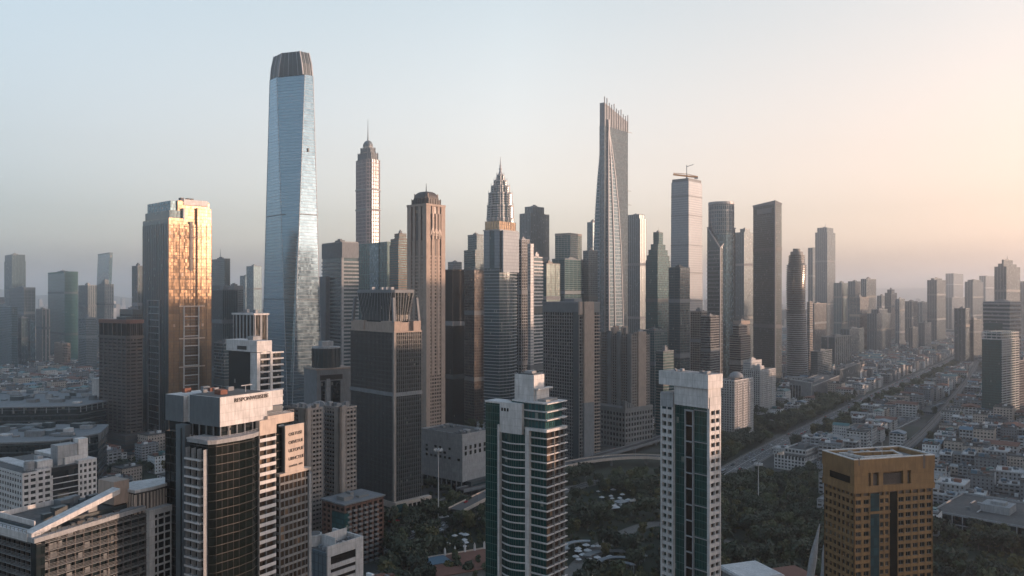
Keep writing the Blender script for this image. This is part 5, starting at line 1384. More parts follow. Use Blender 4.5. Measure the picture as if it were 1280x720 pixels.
def archoffice():
    B = Bd('office_block', 'grey office building with a dark drum on top left of the dark ribbed tower', 396, 700, 38, 388, 440)
    B.wr = B.R(440); wr = B.wr; wl = B.wl+14; z1 = B.z(463)
    boxpart(B, 'wall', 0, wr, 0, wl, 0, z1, W['grey'])
    boxpart(B, 'window_recess', 3, wr*.72, -.3, .2, z1-9, z1-4.6, W['black'])
    for a, b in ((.12, .22), (.4, .66)): boxpart(B, 'window_recess', wr*a, wr*b, -.3, .2, z1-60, z1-10, GL['dark'])
    boxpart(B, 'stone_fin', wr*.26, wr*.36, -.8, .2, z1-60, z1-8, W['pale'])
    m = MB(); m.prism(poly_ngon(wr*.45, wl*.5, 12, 20), z1, B.z(437)); fins(m, poly_ngon(wr*.45, wl*.5, 12.05, 20), z1, B.z(437), 3, .8, .6); B.part('drum', m, W['dark'])
    m = MB(); m.prism(poly_ngon(wr*.45, wl*.5, 12.6, 20), B.z(437), B.z(435)); B.part('drum_rim', m, W['pale'])
    boxpart(B, 'roof_hut', wr*.3, wr*.62, wl*.4, wl*.7, B.z(435), B.z(428), W['pale'])
    boxpart(B, 'cornice', -.8, wr+.8, -.8, wl+.8, z1, z1+1.2, W['beige'])
archoffice()
# shell-roofed hall just left of the drum building
def shells():
    K = mkobj('shell_pavilion', None, None, GP(384, 600), R_(50)); tag(K, 'rooftop of grey ribbed shells beside the white sign board', 'pavilion')
    zb = ZY(517, 600)
    m = MB(); m.box(-10, 22, -8, 8, 0, zb); mkobj('wall', m.mesh('wall', W['grey']), K)
    for k, (x, rr) in enumerate(((-6, 9), (3, 7), (11, 8.5), (18, 6))):
        m = MB(); lv = [([(x+rr*math.cos(a)*math.cos(b), (rr*.9)*math.sin(a)*math.cos(b)) for a in [2*math.pi*i/20 for i in range(20)]], zb+rr*.95*math.sin(b)) for b in [j*math.pi/15 for j in range(8)]]
        m.loft(lv); o = mkobj('shell', m.mesh('shell', W['mid']), K)
        for j in range(4):
            rb_ = MB(); a0 = j*math.pi/4+.2
            pts = [Vector((x+rr*1.02*math.cos(t)*math.cos(a0), rr*.92*math.cos(t)*math.sin(a0), zb+rr*.98*math.sin(t))) for t in [i*math.pi/10 for i in range(11)]]
            for p, q in zip(pts[:-1], pts[1:]): rb_.bar(p, q, .3)
            mkobj('shell_rib', rb_.mesh('shell_rib', W['pale']), o)
shells()
# ================================================================== generic towers, each with its own label
T = tower
# --- around the centre
T(444, 462, 476, 420, 900, 44, 'small grey office block half hidden beside the dark ribbed tower', 'grid', 'slate', 'grey')
T(487, 498, 514, 306, 1240, 39, 'green-topped tower with orange brick bands between teal box and beige stone tower', 'bands', 'green', 'brick', setb=[(.9, .9, 10), (.6, .6, 7)], sh=1.6)
T(553, 566, 580, 338, 1010, 40, 'plain black glass slab tower right of the beige stone tower', 'fins', 'black', 'black', bay=1.5, pw=.15)
T(560, 568, 577, 328, 1500, 44, 'pale rooftop with a glass penthouse peeping over the black slab tower', 'grid', 'slate', 'pale')
T(579, 593, 607, 342, 1060, 38, 'brown mottled apartment tower between the black slab and the banded glass tower', 'grid', 'warm', 'brown', bay=3.2, sh=1.2, setb=[(.8, .8, 4)])
T(580, 594, 609, 312, 1300, 37, 'stepped grey tower behind the brown mottled tower', 'bands', 'navy', 'mid', setb=[(.55, .8, 24)])
T(645, 652, 662, 300, 1010, 48, 'narrow tower with white balcony frames tight against the banded glass tower', 'grid', 'dark', 'pale', bay=4, pw=.9, sh=.8, name='apartment_tower')
T(660, 663, 667, 306, 1000, 48, 'thin plain white blade tower between two banded towers', 'grid', 'pale', 'white', bay=6, sh=2.4, name='apartment_tower', plant=False)
T(664, 667, 678, 322, 1060, 52, 'thin white-striped tower right of the white blade tower', 'bands', 'slate', 'white', sh=1.7, fh=4.5, dep=.9)
T(649.5, 663, 686.5, 266, 1720, 44, 'dark blue-grey flat-topped tower behind the white blade tower', 'fins', 'slate', 'bluegrey', bay=5, pw=.6, setb=[(.62, .7, 14)])
T(672, 683, 700, 330, 1250, 46, 'dark teal office tower with pale seams left of the gold-rimmed tower', 'grid', 'green', 'dark', bay=11, sh=.5)
T(694, 713, 727, 292, 1460, 55, 'green glass tower with a thin gold rim on its roof', 'grid', 'green', 'sand', bay=6, sh=.9, plant=False, topwall=3)
T(690, 706, 736, 324, 1380, 53, 'wide dark glass block with a glowing corner below the gold-rimmed tower', 'grid', 'green', 'bluegrey', bay=14, pw=.8, sh=.6)
T(729, 736, 747, 314, 1420, 44, 'narrow grey-brown tower left of the sail-shaped tower', 'grid', 'slate', 'mid', bay=5)
T(734, 741, 748, 278, 1900, 44, 'slim blue-grey tower close behind the left edge of the sail-shaped tower', 'fins', 'blue', 'bluegrey')
T(782, 800, 808, 273, 1820, 42, 'rounded mauve tower just right of the sail-shaped tower', 'fins', 'slate', 'grey', bay=6, pw=1.4, setb=[(.8, .8, 9)])
T(807, 822, 838, 325, 1270, 53, 'dark green tower with sloped shoulders left of the silver tower', 'bands', 'green', 'dark', setb=[(.92, .92, 8), (.84, .84, 9), (.76, .76, 9), (.55, .8, 18)], sh=.5)
T(836, 850, 862, 335, 1150, 44, 'dark glass tower standing before the foot of the silver tower', 'grid', 'navy', 'dark', bay=8)
T(800, 818, 834, 414, 1080, 40, 'grey-green gridded block behind the rose-beige tower', 'grid', 'green', 'mid', bay=3.5)
T(820, 829, 842, 440, 1000, 42, 'small green office block between the rose-beige and the white-crowned towers', 'bands', 'green', 'grey')
T(863, 877, 884, 390, 1280, 48, 'brown-grey apartment block below the silver tower', 'grid', 'warm', 'sand', bay=4, name='apartment_tower')
T(876, 888, 899, 396, 1180, 48, 'rose-lit apartment block with balconies in front of the round-topped tower', 'bands', 'room', 'tan', sh=1.6, name='apartment_tower')
T(918, 930, 944, 290, 1950, 42, 'grey-blue tower behind and left of the dark slab tower', 'fins', 'slate', 'bluegrey', bay=6, setb=[(.4, .5, 8)])
T(912, 926, 938, 420, 1330, 50, 'brown office block with diagonal striped side below the grey-blue tower', 'bands', 'brown', 'sand', sh=1.3, setb=[(.85, .5, 16)])
T(917, 926, 937, 402, 1450, 46, 'small dark tower with a beige cap behind the diagonal striped block', 'grid', 'slate', 'beige', bay=5, topwall=5)
T(1009, 1012, 1016, 378, 1700, 50, 'narrow pink-lit tower tucked right of the curving banded tower', 'bands', 'slate', 'beige', sh=1.5)

def darkslab():
    B = T(941.5, 969, 977, 255, 1500, 22, 'tall dark slab tower with pale edge and slightly peaked roof', 'bands', 'slate', 'dark', fh=4, sh=1.2, top='none')
    boxpart(B, 'pale_edge', -1.5, 1, -1.5, 1.5, 0, B.z1, W['grey'])
    boxpart(B, 'grey_storey_band', -1.2, .2, B.wl*.12, B.wl*.8, B.z(266), B.z(259), W['mid'])  # mid-grey panel band just below the roof
    P = offset_poly(B.foot, .8); m = MB(); m.loft([(P, B.z1), (P, [B.z1+7, B.z1+2, B.z1+5, B.z1+3.5])]); B.part('roof_crown', m, W['grey'])
darkslab()
# white residential cluster right of the white-crowned tower
def whiteres(x0, xc, x1, yt, D, a, label, dome=False):
    B = T(x0, xc, x1, yt, D, a, label, 'solid', 'room', 'white', fh=3.1, sh=1.0, bay=3.4, pw=1.5, dep=.8, name='apartment_tower')
    b = MB(); b.box(0, 3.2, -1.5, 0, 0, 1.1)
    B.rep('balcony', b, W['white'], [(B.wr*(.1+.3*j), -.8, 3.1*k) for k in range(3, int(B.z1/3.1)) for j in range(3)], limit=60)
    b = MB(); b.box(-1.5, 0, 0, 3.2, 0, 1.1)
    B.rep('balcony', b, W['white'], [(-.8, B.wl*(.12+.3*j), 3.1*k) for k in range(3, int(B.z1/3.1)) for j in range(3)], limit=40)
    if dome:
        m = MB(); c = (B.wr*.5, B.wl*.5); m.loft([(poly_ngon(*c, 9*math.cos(a_), 20), B.z1+3+7*math.sin(a_)) for a_ in [i*math.pi/15 for i in range(7)]]); B.part('dome', m, W['pale'])
    return B
whiteres(899, 918, 941, 477, 1000, 48, 'white apartment tower with a rounded roof pavilion right of the white-crowned teal tower', True)
whiteres(929, 950, 969, 464, 1180, 46, 'white and grey apartment tower with a raised white roof block', False)
T(929, 938, 952, 452, 1200, 46, 'plain white stair tower rising behind the white and grey apartments', 'grid', 'pale', 'white', bay=9, sh=2.6)
# long low blocks by the highway
T(987, 1016, 1049, 483, 1330, 56, 'long pale block with blank blue-white end wall beside the highway', 'fins', 'room', 'pale', bay=5, pw=1.4, name='office_block', cat='building')
def blank():
    B = Bd('hoarding_wall', 'tall blank pale blue end wall facing the city beside the highway', 1014, 1318, 20, 987, 1015.5, cat='wall')
    boxpart(B, 'panel', 0, 2, 0, B.wl, 0, B.z(479), W['pale']); boxpart(B, 'coping', -.4, 2.4, -.4, B.wl+.4, B.z(479), B.z(479)+1, W['white'])
blank()
T(1042, 1050, 1075, 463, 1500, 56, 'grey office block with roof lattice next along the highway', 'fins', 'slate', 'grey', bay=6, pw=1.2, name='office_block', cat='building')
T(1070, 1080, 1092, 478, 1560, 56, 'low brown brick block with an orange end by the highway', 'grid', 'brown', 'brick', name='office_block', cat='building')
T(1013, 1022, 1040, 440, 1620, 50, 'round-cornered grey block behind the long pale block', 'bands', 'slate', 'grey', name='office_block')
T(1026, 1044, 1064, 422, 1800, 50, 'broad brown block with three pale piers behind the long pale block', 'fins', 'slate', 'tan', bay=14, pw=3)
T(1050, 1062, 1080, 412, 2050, 50, 'blue-grey slab of flats behind the broad brown block', 'fins', 'slate', 'bluegrey', bay=9, pw=1.5)
T(1010, 1018, 1033, 380, 2100, 50, 'pale pink tower standing left of the tall hazy skyscraper', 'fins', 'slate', 'beige', bay=8, pw=2)
T(1019, 1034, 1044, 290, 2900, 46, 'tall hazy grey skyscraper with a thin crane on its flat roof', 'fins', 'slate', 'grey', bay=8, pw=2, ant=20, setb=[(.8, .8, 16)])
T(1010, 1016, 1026, 310, 3000, 46, 'lower shoulder tower joined to the left of the tall hazy skyscraper', 'fins', 'slate', 'grey', bay=8, pw=2)
T(1042, 1052, 1062, 354, 2700, 46, 'hazy tower with a dark green top right of the tall hazy skyscraper', 'fins', 'green', 'bluegrey', bay=9, pw=2)
T(1060, 1069, 1077, 352, 2650, 46, 'hazy grey twin of the green-topped tower', 'fins', 'slate', 'bluegrey', bay=9, pw=2)
T(1076, 1083, 1095, 349, 2600, 46, 'hazy pale ribbed tower right of the grey twin', 'fins', 'slate', 'pale', bay=6, pw=1.6)
T(1062, 1075, 1086, 372, 2300, 46, 'peach-fronted hazy block below the ribbed tower', 'grid', 'slate', 'beige', bay=9)
T(1084, 1096, 1114, 392, 2250, 48, 'broad hazy slab of flats with a stepped roof', 'fins', 'slate', 'bluegrey', bay=7, pw=1.4, setb=[(.6, .8, 10)])
T(1096, 1102, 1108, 370, 2900, 46, 'narrow hazy tower with two pale fins', 'fins', 'slate', 'pale', bay=8, pw=2)
T(1106, 1114, 1121, 366, 2750, 46, 'hazy brown tower with red roof block', 'fins', 'slate', 'tan', bay=8, pw=2, setb=[(.5, .7, 10)])
T(1119, 1124, 1131, 374, 2500, 46, 'slim hazy tower with three white fins', 'fins', 'slate', 'pale', bay=7, pw=1.8)
T(1131, 1140, 1147, 377, 2700, 46, 'flat-topped hazy tower in the gap left of the twin-crowned tower', 'fins', 'slate', 'grey', bay=9, pw=2)
T(1136, 1141, 1148, 410, 2300, 46, 'small hazy tower with a domed roof', 'fins', 'slate', 'tan', bay=6, pw=1.6)
T(1146, 1153, 1161, 378, 3100, 46, 'pale hazy slab behind the domed tower', 'fins', 'slate', 'pale', bay=9, pw=2)
T(1148, 1156, 1164, 404, 2400, 46, 'mid-height hazy grey block left of the flat dark tower', 'grid', 'slate', 'grey', bay=9)
T(1159, 1171, 1182, 350, 2700, 46, 'broad hazy tower with a ragged roofline', 'fins', 'slate', 'mid', bay=7, pw=1.6, setb=[(.9, .3, 5)])
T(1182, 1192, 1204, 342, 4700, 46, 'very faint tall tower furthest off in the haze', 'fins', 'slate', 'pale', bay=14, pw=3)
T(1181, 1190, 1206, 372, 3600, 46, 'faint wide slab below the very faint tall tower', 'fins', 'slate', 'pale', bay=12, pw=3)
T(1193, 1207, 1212, 386, 2000, 40, 'dark brown-grey block with a stepped right shoulder', 'fins', 'slate', 'mid', bay=9, pw=1.2)
T(1205, 1217, 1230, 400, 2020, 40, 'lower brown-grey block attached right of the stepped block', 'grid', 'slate', 'mid', bay=9)
T(1206, 1216, 1229, 352, 3000, 46, 'grey hazy tower with a flat cap behind the stepped block', 'fins', 'slate', 'grey', bay=8, pw=1.6, setb=[(.7, .7, 6)])
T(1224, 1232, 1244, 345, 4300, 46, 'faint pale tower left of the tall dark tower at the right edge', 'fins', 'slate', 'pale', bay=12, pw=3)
T(1243, 1258, 1275, 333, 2150, 42, 'tall dark grey tower with two broken crown blocks near the right edge', 'fins', 'slate', 'mid', bay=7, pw=1.4, setb=[(.95, .45, 8), (.7, .3, 10)], ant=14)
T(1275, 1284, 1300, 352, 3300, 46, 'hazy tower cut by the right edge of the picture', 'fins', 'slate', 'grey', bay=9, pw=2)
def rightwhite():
    B = Bd('apartment_tower', 'green glass and white lattice apartment tower above low houses at far right', 1252, 1110, 38, 1227.5, 1273)
    wr, wl = B.wr, B.wl; z1 = B.z(425); zb = B.z(415)
    boxpart(B, 'glass_facade', 0, wr, 0, wl, 0, z1, GL['green'])
    m = MB(); bands(m, B.foot, 0, z1, 3.4, .3, .12); fins(m, B.foot, 0, z1, 1.8, .12, .15, edges=[3]); B.part('mullion_grid', m, W['teal'])
    m = MB(); bands(m, [(0, -1.2), (wr, -1.2), (wr, .4), (0, .4)], 0, z1, 3.4, 1.2, 0); fins(m, [(0, -1.2), (wr, -1.2), (wr, .4), (0, .4)], 0, z1, wr/4.01, 1.2, .1, edges=[0]); B.part('balcony_lattice', m, W['white'])
    s = MB(); s.box(-.5, wr*.5, -1.9, 0, 0, .5); B.rep('floor_slab', s, W['white'], [(0, 0, z1-3.4*k) for k in range(7)])
    m = MB(); bands(m, offset_poly(B.foot, .6), z1, zb+1, 4.2, 1.5, 0); fins(m, offset_poly(B.foot, .6), z1, zb, 7, 1.0, 0); B.part('roof_frame', m, W['white'])
    boxpart(B, 'penthouse', 3, wr-3, 3, wl-3, z1, zb, GL['green'])
    U = [(wr*.15, wl*.2), (wr*.95, wl*.2), (wr*.95, wl*1.1), (wr*.15, wl*1.1)]
rightwhite()
def rightback():
    B = T(1229, 1262, 1276, 378, 1500, 30, 'white-banded office tower directly behind the green and white tower at right', 'bands', 'slate', 'pale', fh=7.5, sh=3.2, dep=.9, name='office_tower')
    boxpart(B, 'dark_panel', -1.3, .2, B.wl*.25, B.wl*.96, B.z(412), B.z(404), GL['green'])
rightback()
T(1262, 1272, 1300, 452, 1160, 40, 'grey lattice apartment block behind the green and white tower at the right edge', 'grid', 'room', 'pale', name='apartment_tower')
# --- left distance
T(5.5, 15, 32, 326, 2400, 44, 'grey and pink tower with antenna cluster furthest left on the skyline', 'fins', 'slate', 'bluegrey', bay=9, ant=14, setb=[(.95, .95, 18)])
T(-14, -4, 6, 372, 2300, 46, 'low white apartment tower cut by the left edge of the picture', 'grid', 'room', 'pale')
T(12, 30, 44, 360, 1980, 46, 'dark-headed tower with a brick-pink base near the left edge', 'grid', 'navy', 'tan', bay=9, topwall=4)
T(-10, 14, 22, 384, 1750, 46, 'dark blue slab tower at the left edge', 'grid', 'navy', 'bluegrey', bay=10)
T(20, 27, 35, 398, 1820, 46, 'small mauve tower beside the dark blue slab', 'fins', 'slate', 'grey', bay=6)
T(33, 38, 44, 402, 1850, 46, 'slim blue tower between two mauve towers', 'fins', 'blue', 'bluegrey')
T(45, 53, 62, 387, 1900, 44, 'beige arched-top tower left of the dark teal tower', 'fins', 'slate', 'sand', bay=7, pw=3, name='apartment_tower')
T(60, 81, 97.5, 340, 2000, 42, 'dark teal tower with white corner sign and two roof masts', 'bands', 'green', 'teal', ant=10, topwall=3)
T(68, 78, 88, 430, 1800, 44, 'small rose-beige block with square windows below the dark teal tower', 'grid', 'room', 'beige', name='apartment_tower')
T(98, 110, 121, 357, 2250, 46, 'pale residential tower with vertical fins right of the dark teal tower', 'fins', 'slate', 'pale', bay=6, pw=1.6)
T(121, 131, 142, 355, 2150, 46, 'white residential tower with grid balconies in front of the slanted blue tower', 'grid', 'slate', 'pale', bay=5, pw=1.2, setb=[(.4, .4, 10)])
def slanted():
    B = Bd('office_tower', 'slanted blue glass tower leaning over the pale apartment towers at left', 134, 2700, 40, 119.5, 138)
    P = B.foot; Q = [(x+6, y-6) for x, y in P]; z1 = B.z(317)
    m = MB(); m.loft([([(x-4, y+4) for x, y in P], 0), (Q, z1)]); B.part('glass_facade', m, GL['blue'])
    m = MB(); m.prism(offset_poly(Q, .5), z1, z1+4); B.part('crown', m, W['bluegrey'])
    boxpart(B, 'sign_panel', B.wr*.1+6, B.wr*.8+6, -7.2, -6.6, z1-12, z1-6, W['pale'])
slanted()
T(98, 108, 121, 398, 1750, 46, 'grey frame-topped office block left of the brown tower', 'bands', 'slate', 'grey', sh=1.6)
T(150, 166, 182, 388, 1300, 46, 'dark low tower with beige cap behind the brown tower', 'grid', 'dark', 'dark', topwall=6)
T(165, 172, 180, 333, 1500, 46, 'dark ribbed slab tower close left of the bronze tower', 'fins', 'slate', 'mid', bay=6, pw=2)
T(264, 281, 287.5, 324, 1500, 40, 'dark blue slab tower with slatted edge right of the bronze tower', 'bands', 'navy', 'dark', sh=1.2, ant=22)
T(264, 278, 297, 363, 1150, 46, 'slate office tower with a stepped top between bronze tower and supertall', 'fins', 'navy', 'mid', bay=3, pw=.5)
T(281, 292, 304, 358, 1350, 44, 'small beige-capped tower between bronze tower and supertall', 'grid', 'slate', 'tan', topwall=5)
T(308, 317, 327, 333, 2300, 44, 'pale blue tower directly left of the supertall', 'fins', 'blue', 'bluegrey', bay=7)
T(300, 307, 316, 345, 2600, 44, 'hazy blue block between two blue towers left of the supertall', 'fins', 'blue', 'bluegrey', bay=7)
T(268, 280, 296, 430, 900, 46, 'small dark glass office block at the foot of the bronze tower', 'bands', 'slate', 'grey')
T(402, 409, 420, 372, 1250, 44, 'narrow rose-grey tower squeezed between supertall and striped tower', 'grid', 'slate', 'tan', bay=4)
# larger low buildings of the right-hand district
T(1165, 1300, 1330, 664, 560, 45, 'long low shopping block with dark glass front right of the ochre tower', 'grid', 'navyd', 'pale', fh=6, sh=1.0, bay=7, pw=.7, name='shopping_block', cat='building')
T(1245, 1252, 1300, 593, 780, 38, 'pale office block with open parking decks behind the shopping block at right', 'bands', 'black', 'pale', fh=4.2, sh=1.6, dep=.8, name='office_block', cat='building')
T(1198, 1290, 1300, 536, 1030, 40, 'long white podium building at the foot of the green and white tower', 'grid', 'room', 'white', fh=6, sh=2.2, bay=7, pw=1.6, name='podium_building', cat='building')
T(968, 1006, 1040, 573, 800, 48, 'white terraced apartment block just left of the ochre tower', 'grid', 'room', 'white', fh=3.2, sh=1.5, bay=3.6, pw=1.4, name='apartment_block', cat='building', setb=[(.6, .7, 4)])
T(1166, 1186, 1232, 618, 705, 38, 'plain pale warehouse with a white tank on its roof right of the ochre tower', 'grid', 'navyd', 'pale', fh=9, sh=6.5, bay=12, pw=6, name='warehouse', cat='building')
T(1168, 1200, 1222, 584, 860, 38, 'dark teal-walled hall behind the pale warehouse', 'fins', 'navyd', 'tealsheet', bay=5, pw=2.2, name='warehouse', cat='building')
T(1148, 1168, 1196, 516, 1180, 50, 'square grey block with a dark glass corner beside the rail viaduct', 'grid', 'slate', 'grey', fh=5, name='office_block', cat='building')
T(1030, 1052, 1090, 548, 960, 50, 'low cream office block beside the taller floodlight mast', 'grid', 'room', 'cream', fh=3.4, sh=1.4, name='office_block', cat='building')
T(1098, 1122, 1150, 536, 1050, 50, 'low white office block on the near side of the rail viaduct', 'grid', 'room', 'white', fh=3.4, sh=1.4, name='office_block', cat='building')
# unseen blocks added right of frame to shade the streets and darken glass reflections
for (x, y, w, l, h, a) in ((900, 480, 110, 120, 215, 20), (1100, 300, 120, 120, 205, 20), (1330, 420, 120, 130, 225, 20), (530, 262, 26, 50, 152, 10), (600, 640, 36, 36, 118, 30), (700, 860, 40, 60, 140, 40), (760, 560, 34, 50, 150, 10), (900, 1050, 70, 90, 280, 50), (980, 800, 80, 110, 275, 30), (1100, 1300, 60, 80, 230, 40), (1250, 1000, 80, 120, 300, 35), (1400, 1500, 80, 90, 250, 40), (860, 440, 60, 70, 120, 25), (1150, 640, 90, 120, 285, 25), (1000, 150, 60, 60, 110, 10), (700, 60, 50, 50, 80, 10), (1500, 800, 80, 90, 255, 30), (1700, 1250, 90, 90, 275, 30), (1480, 1180, 70, 110, 265, 30), (1900, 1750, 90, 120, 260, 30), (2300, 2300, 120, 140, 240, 30)):
    K = mkobj('office_block', None, None, (x, y, 0), R_(a)); tag(K, 'unseen block added beyond the right edge to block the low sun', 'building', 'added sun-blocking blocks beyond the right edge')
    m = MB(); P = [(-w/2, -l/2), (w/2, -l/2), (w/2, l/2), (-w/2, l/2)]; m.prism(P, 0, h); mkobj('glass_facade', m.mesh('glass_facade', GL['dark']), K)
    m = MB(); bands(m, P, 0, h, 3.6, 1.4, .3); fins(m, P, 0, h, 4, .8, .3); mkobj('wall', m.mesh('wall', W['grey']), K)
# ================================================================== low-rise districts
W['bright'] = plain('bright_white_paint', (.62, .64, .66), .7, .2, .3, False)
def house_mesh(kind, seed):
    """one low building with parts, modelled once and copied"""
    r = random.Random(seed)
    w, l, h = r.uniform(12, 22), r.uniform(14, 30), r.choice([6, 7, 10, 10, 13, 17, 22])
    wall = ['white', 'pale', 'cream', 'pale', 'white', 'grey', 'bright', 'white'][kind % 8]
    K = mkobj('townhouse', None, None, (0, -500, 0)); P = [(-w/2, -l/2), (w/2, -l/2), (w/2, l/2), (-w/2, l/2)]
    pk = lambda nm, m, mt: mkobj(nm, m.mesh(nm, mt), K)
    m = MB(); m.prism([(-w/2+.4, -l/2+.4), (w/2-.4, -l/2+.4), (w/2-.4, l/2-.4), (-w/2+.4, l/2-.4)], 0, h); pk('glazing', m, GL['room'])
    m = MB(); bands(m, P, 0, h, 3.2, 1.7, 0); fins(m, P, 0, h-.02, r.choice([3.2, 4.2]), r.uniform(1.2, 2.2), .05); m.prism(P, h-.6, h); pk('wall', m, W[wall])
    m = MB(); q = offset_poly(P, -.4)
    roofm = r.choice(['roofgrey', 'roofpale', 'roofgrey', 'grey', 'white']) if kind % 4 else r.choice(['rust', 'bluesheet', 'tealsheet', 'roofpale'])
    if kind % 4 == 0:
        a = w/2+.6; m.loft([([(-a, -l/2-.6), (a, -l/2-.6), (a, l/2+.6), (-a, l/2+.6)], h+.05), ([(-.2, -l/2-.6), (.2, -l/2-.6), (.2, l/2+.6), (-.2, l/2+.6)], h+2.4)], True, True)
    else:
        for (x0, x1, y0, y1) in ((-w/2, w/2, -l/2, -l/2+.35), (-w/2, w/2, l/2-.35, l/2), (-w/2, -w/2+.35, -l/2+.35, l/2-.35), (w/2-.35, w/2, -l/2+.35, l/2-.35)): m.box(x0, x1, y0, y1, h+.02, h+1.0)
        m.box(-w/2+.36, w/2-.36, -l/2+.36, l/2-.36, h+.01, h+.12)
    pk('roof', m, W[roofm])
    if kind % 4:
        for k in range(r.randint(3, 6)):
            x, y = r.uniform(-w/2+2, w/2-3), r.uniform(-l/2+2, l/2-4); a, b, c = r.uniform(1.2, 6), r.uniform(1.2, 5), r.uniform(.9, 3.4)
            m = MB(); m.box(x-a/2, x+a/2, y-b/2, y+b/2, h+.13, h+c); pk('roof_hut', m, W[r.choice(['bright', 'pale', 'grey', 'bright', 'bluesheet', 'tealsheet', 'rust', 'brown'])])
        m = MB(); m.cyl(r.uniform(-w/3, w/3), r.uniform(-l/3, l/3), 1.0, h+.13, h+2.6, 10); pk('water_tank', m, W[r.choice(['pale', 'steel', 'bluegrey'])])
    K['half'] = 0; del K['half']
    return K, max(w, l), wall, roofm, h
protos = [house_mesh(k, 100+k) for k in range(24)]
CN = {'bright': 'bright white', 'white': 'white', 'pale': 'pale grey', 'cream': 'cream', 'grey': 'grey', 'beige': 'beige'}
RN = {'roofgrey': 'dark felt roof', 'roofpale': 'pale flat roof', 'grey': 'grey flat roof', 'white': 'white flat roof', 'rust': 'terracotta roof', 'bluesheet': 'blue sheet roof', 'tealsheet': 'teal sheet roof'}
def near_line(p, pts, d):
    for a in pts:
        if (a.x-p[0])**2+(a.y-p[1])**2 < d*d: return True
    return False
kids_top = {}
for c_ in bpy.data.objects:
    if c_.parent: kids_top.setdefault(c_.parent.name, []).append(c_)
FOOT = []       # tall buildings' footprints, kept clear
for o in list(bpy.data.objects):
    if o.parent is None and o.type == 'EMPTY' and o.get('category') and o.location.y > 0 and 'viaduct' not in o['category'] and 'flyover' not in o['category']:
        xs, ys = [], []
        for c in kids_top.get(o.name, ()):
            if c.type == 'MESH' and c.name.startswith(('glass_facade', 'wall', 'podium', 'glass_drum', 'lower_facade')):
                for v in c.data.vertices[:60]: xs.append(v.co.x); ys.append(v.co.y)
        if not xs: xs = ys = [-10, 10]
        FOOT.append((o.location.x, o.location.y, math.cos(o.rotation_euler.z), math.sin(o.rotation_euler.z), min(xs), max(xs), min(ys), max(ys)))
DENSE = lambda pts, st: [a+(b-a)*(k/max(1, int((b-a).length/st))) for a, b in zip(pts[:-1], pts[1:]) for k in range(max(1, int((b-a).length/st)))]
ROADS = [(DENSE(R1, 15), 13), (DENSE(R2, 15), 10), (DENSE(E1, 15), 7), (DENSE(E1b, 15), 6), (DENSE(R3, 12), 5), (DENSE(R4, 12), 7)]
RV = DENSE([Vector((*(lambda D: ((x-640)/F*D, D))((CAMZ-10)*F/(y-HY)), 0)) for x, y in [(1090, 590), (1128, 562), (1160, 535), (1190, 500), (1212, 470), (1222, 450), (1232, 430)]], 15)
ROADS.append((RV, 5))
RG = {}
for _p, _h in ROADS:
    for _q in _p: RG.setdefault((int(_q.x//30), int(_q.y//30)), []).append((_q.x, _q.y, _h))
def clear(x, y, r, roads=True):
    for fx, fy, c, sn, x0, x1, y0, y1 in FOOT:
        dx, dy = x-fx, y-fy
        if abs(dx) > 200 or abs(dy) > 200: continue
        u, v = dx*c+dy*sn, -dx*sn+dy*c
        if x0-r < u < x1+r and y0-r < v < y1+r: return False
    if roads:
        for gx in (-1, 0, 1):
            for gy in (-1, 0, 1):
                for (qx, qy, hw) in RG.get((int(x//30)+gx, int(y//30)+gy), ()):
                    if (qx-x)**2+(qy-y)**2 < (hw+r)**2: return False
    return True
# density by photo pixel: 'h' houses, 't' trees, 'm' mixed, '.' nothing
def zone(px, py):
    if py < 440: return 'm'
    if px < 130: return 'h' if py < 560 else 'm'
    if px < 480: return 'm'
    if px < 900:
        if px < 560: return 't' if py > 600 else 'm'
        lim = 634 if px < 640 else 634-(px-640)*.42 if px < 720 else 600
        return 't' if py > lim else ('m' if py < 540 else '.')
    # right side
    xr = 885+(606-py)*1.95          # highway centre
    if px < xr-14: return 'h' if py < 500 and px > 975 else ('t' if px > 900 and (px > xr-60 or py > 535) else 'm')
    if px < xr+12: return '.'
    if px < xr+38 and py < 560: return 't'
    if py < 602: return 'h'
    if px < 1035: return 't'
    if py > 668: return 't'
    return 'h'
spots = []
rh = random.Random(31)
A36 = R_(36)
cu, su = math.cos(math.pi/2-A36), math.sin(math.pi/2-A36)
for i in range(-170, 170):
    for j in range(0, 170):
        a, b = i*20+rh.uniform(-2, 2), j*21+rh.uniform(-2, 2)+(11 if i % 4 == 0 else 0)
        if i % 9 == 8: continue
        x, y = b*cu+a*su, b*su-a*cu
        if y < 380 or y > 3400: continue
        px = 640+x/y*F; py = HY+CAMZ*F/y
        if px < -40 or px > 1320 or py > 760: continue
        z = zone(px, py)
        if z == 't' or z == '.' : continue
        if z == 'm' and rh.random() < .35: continue
        if 125 < px < 1040 and py > 480 and rh.random() < .45: continue
        spots.append((x, y, px, py))
rh.shuffle(spots)
spots.sort(key=lambda s: s[1])
placed = []; restH = []
for (x, y, px, py) in spots:
    k = rh.randrange(24); K, rad, wall, roofm, h = protos[k]
    if not clear(x, y, rad*.42): continue
    vis = px < 125 or px > 900
    s = rh.uniform(.8, 1.15)
    rz = math.pi/2-A36+rh.choice([0, math.pi/2, math.pi])+rh.uniform(-.06, .06)
    if len(placed) < 285 and vis: placed.append((x, y, px, py, k, s, rz))
    else: restH.append((x, y, k, s, rz))
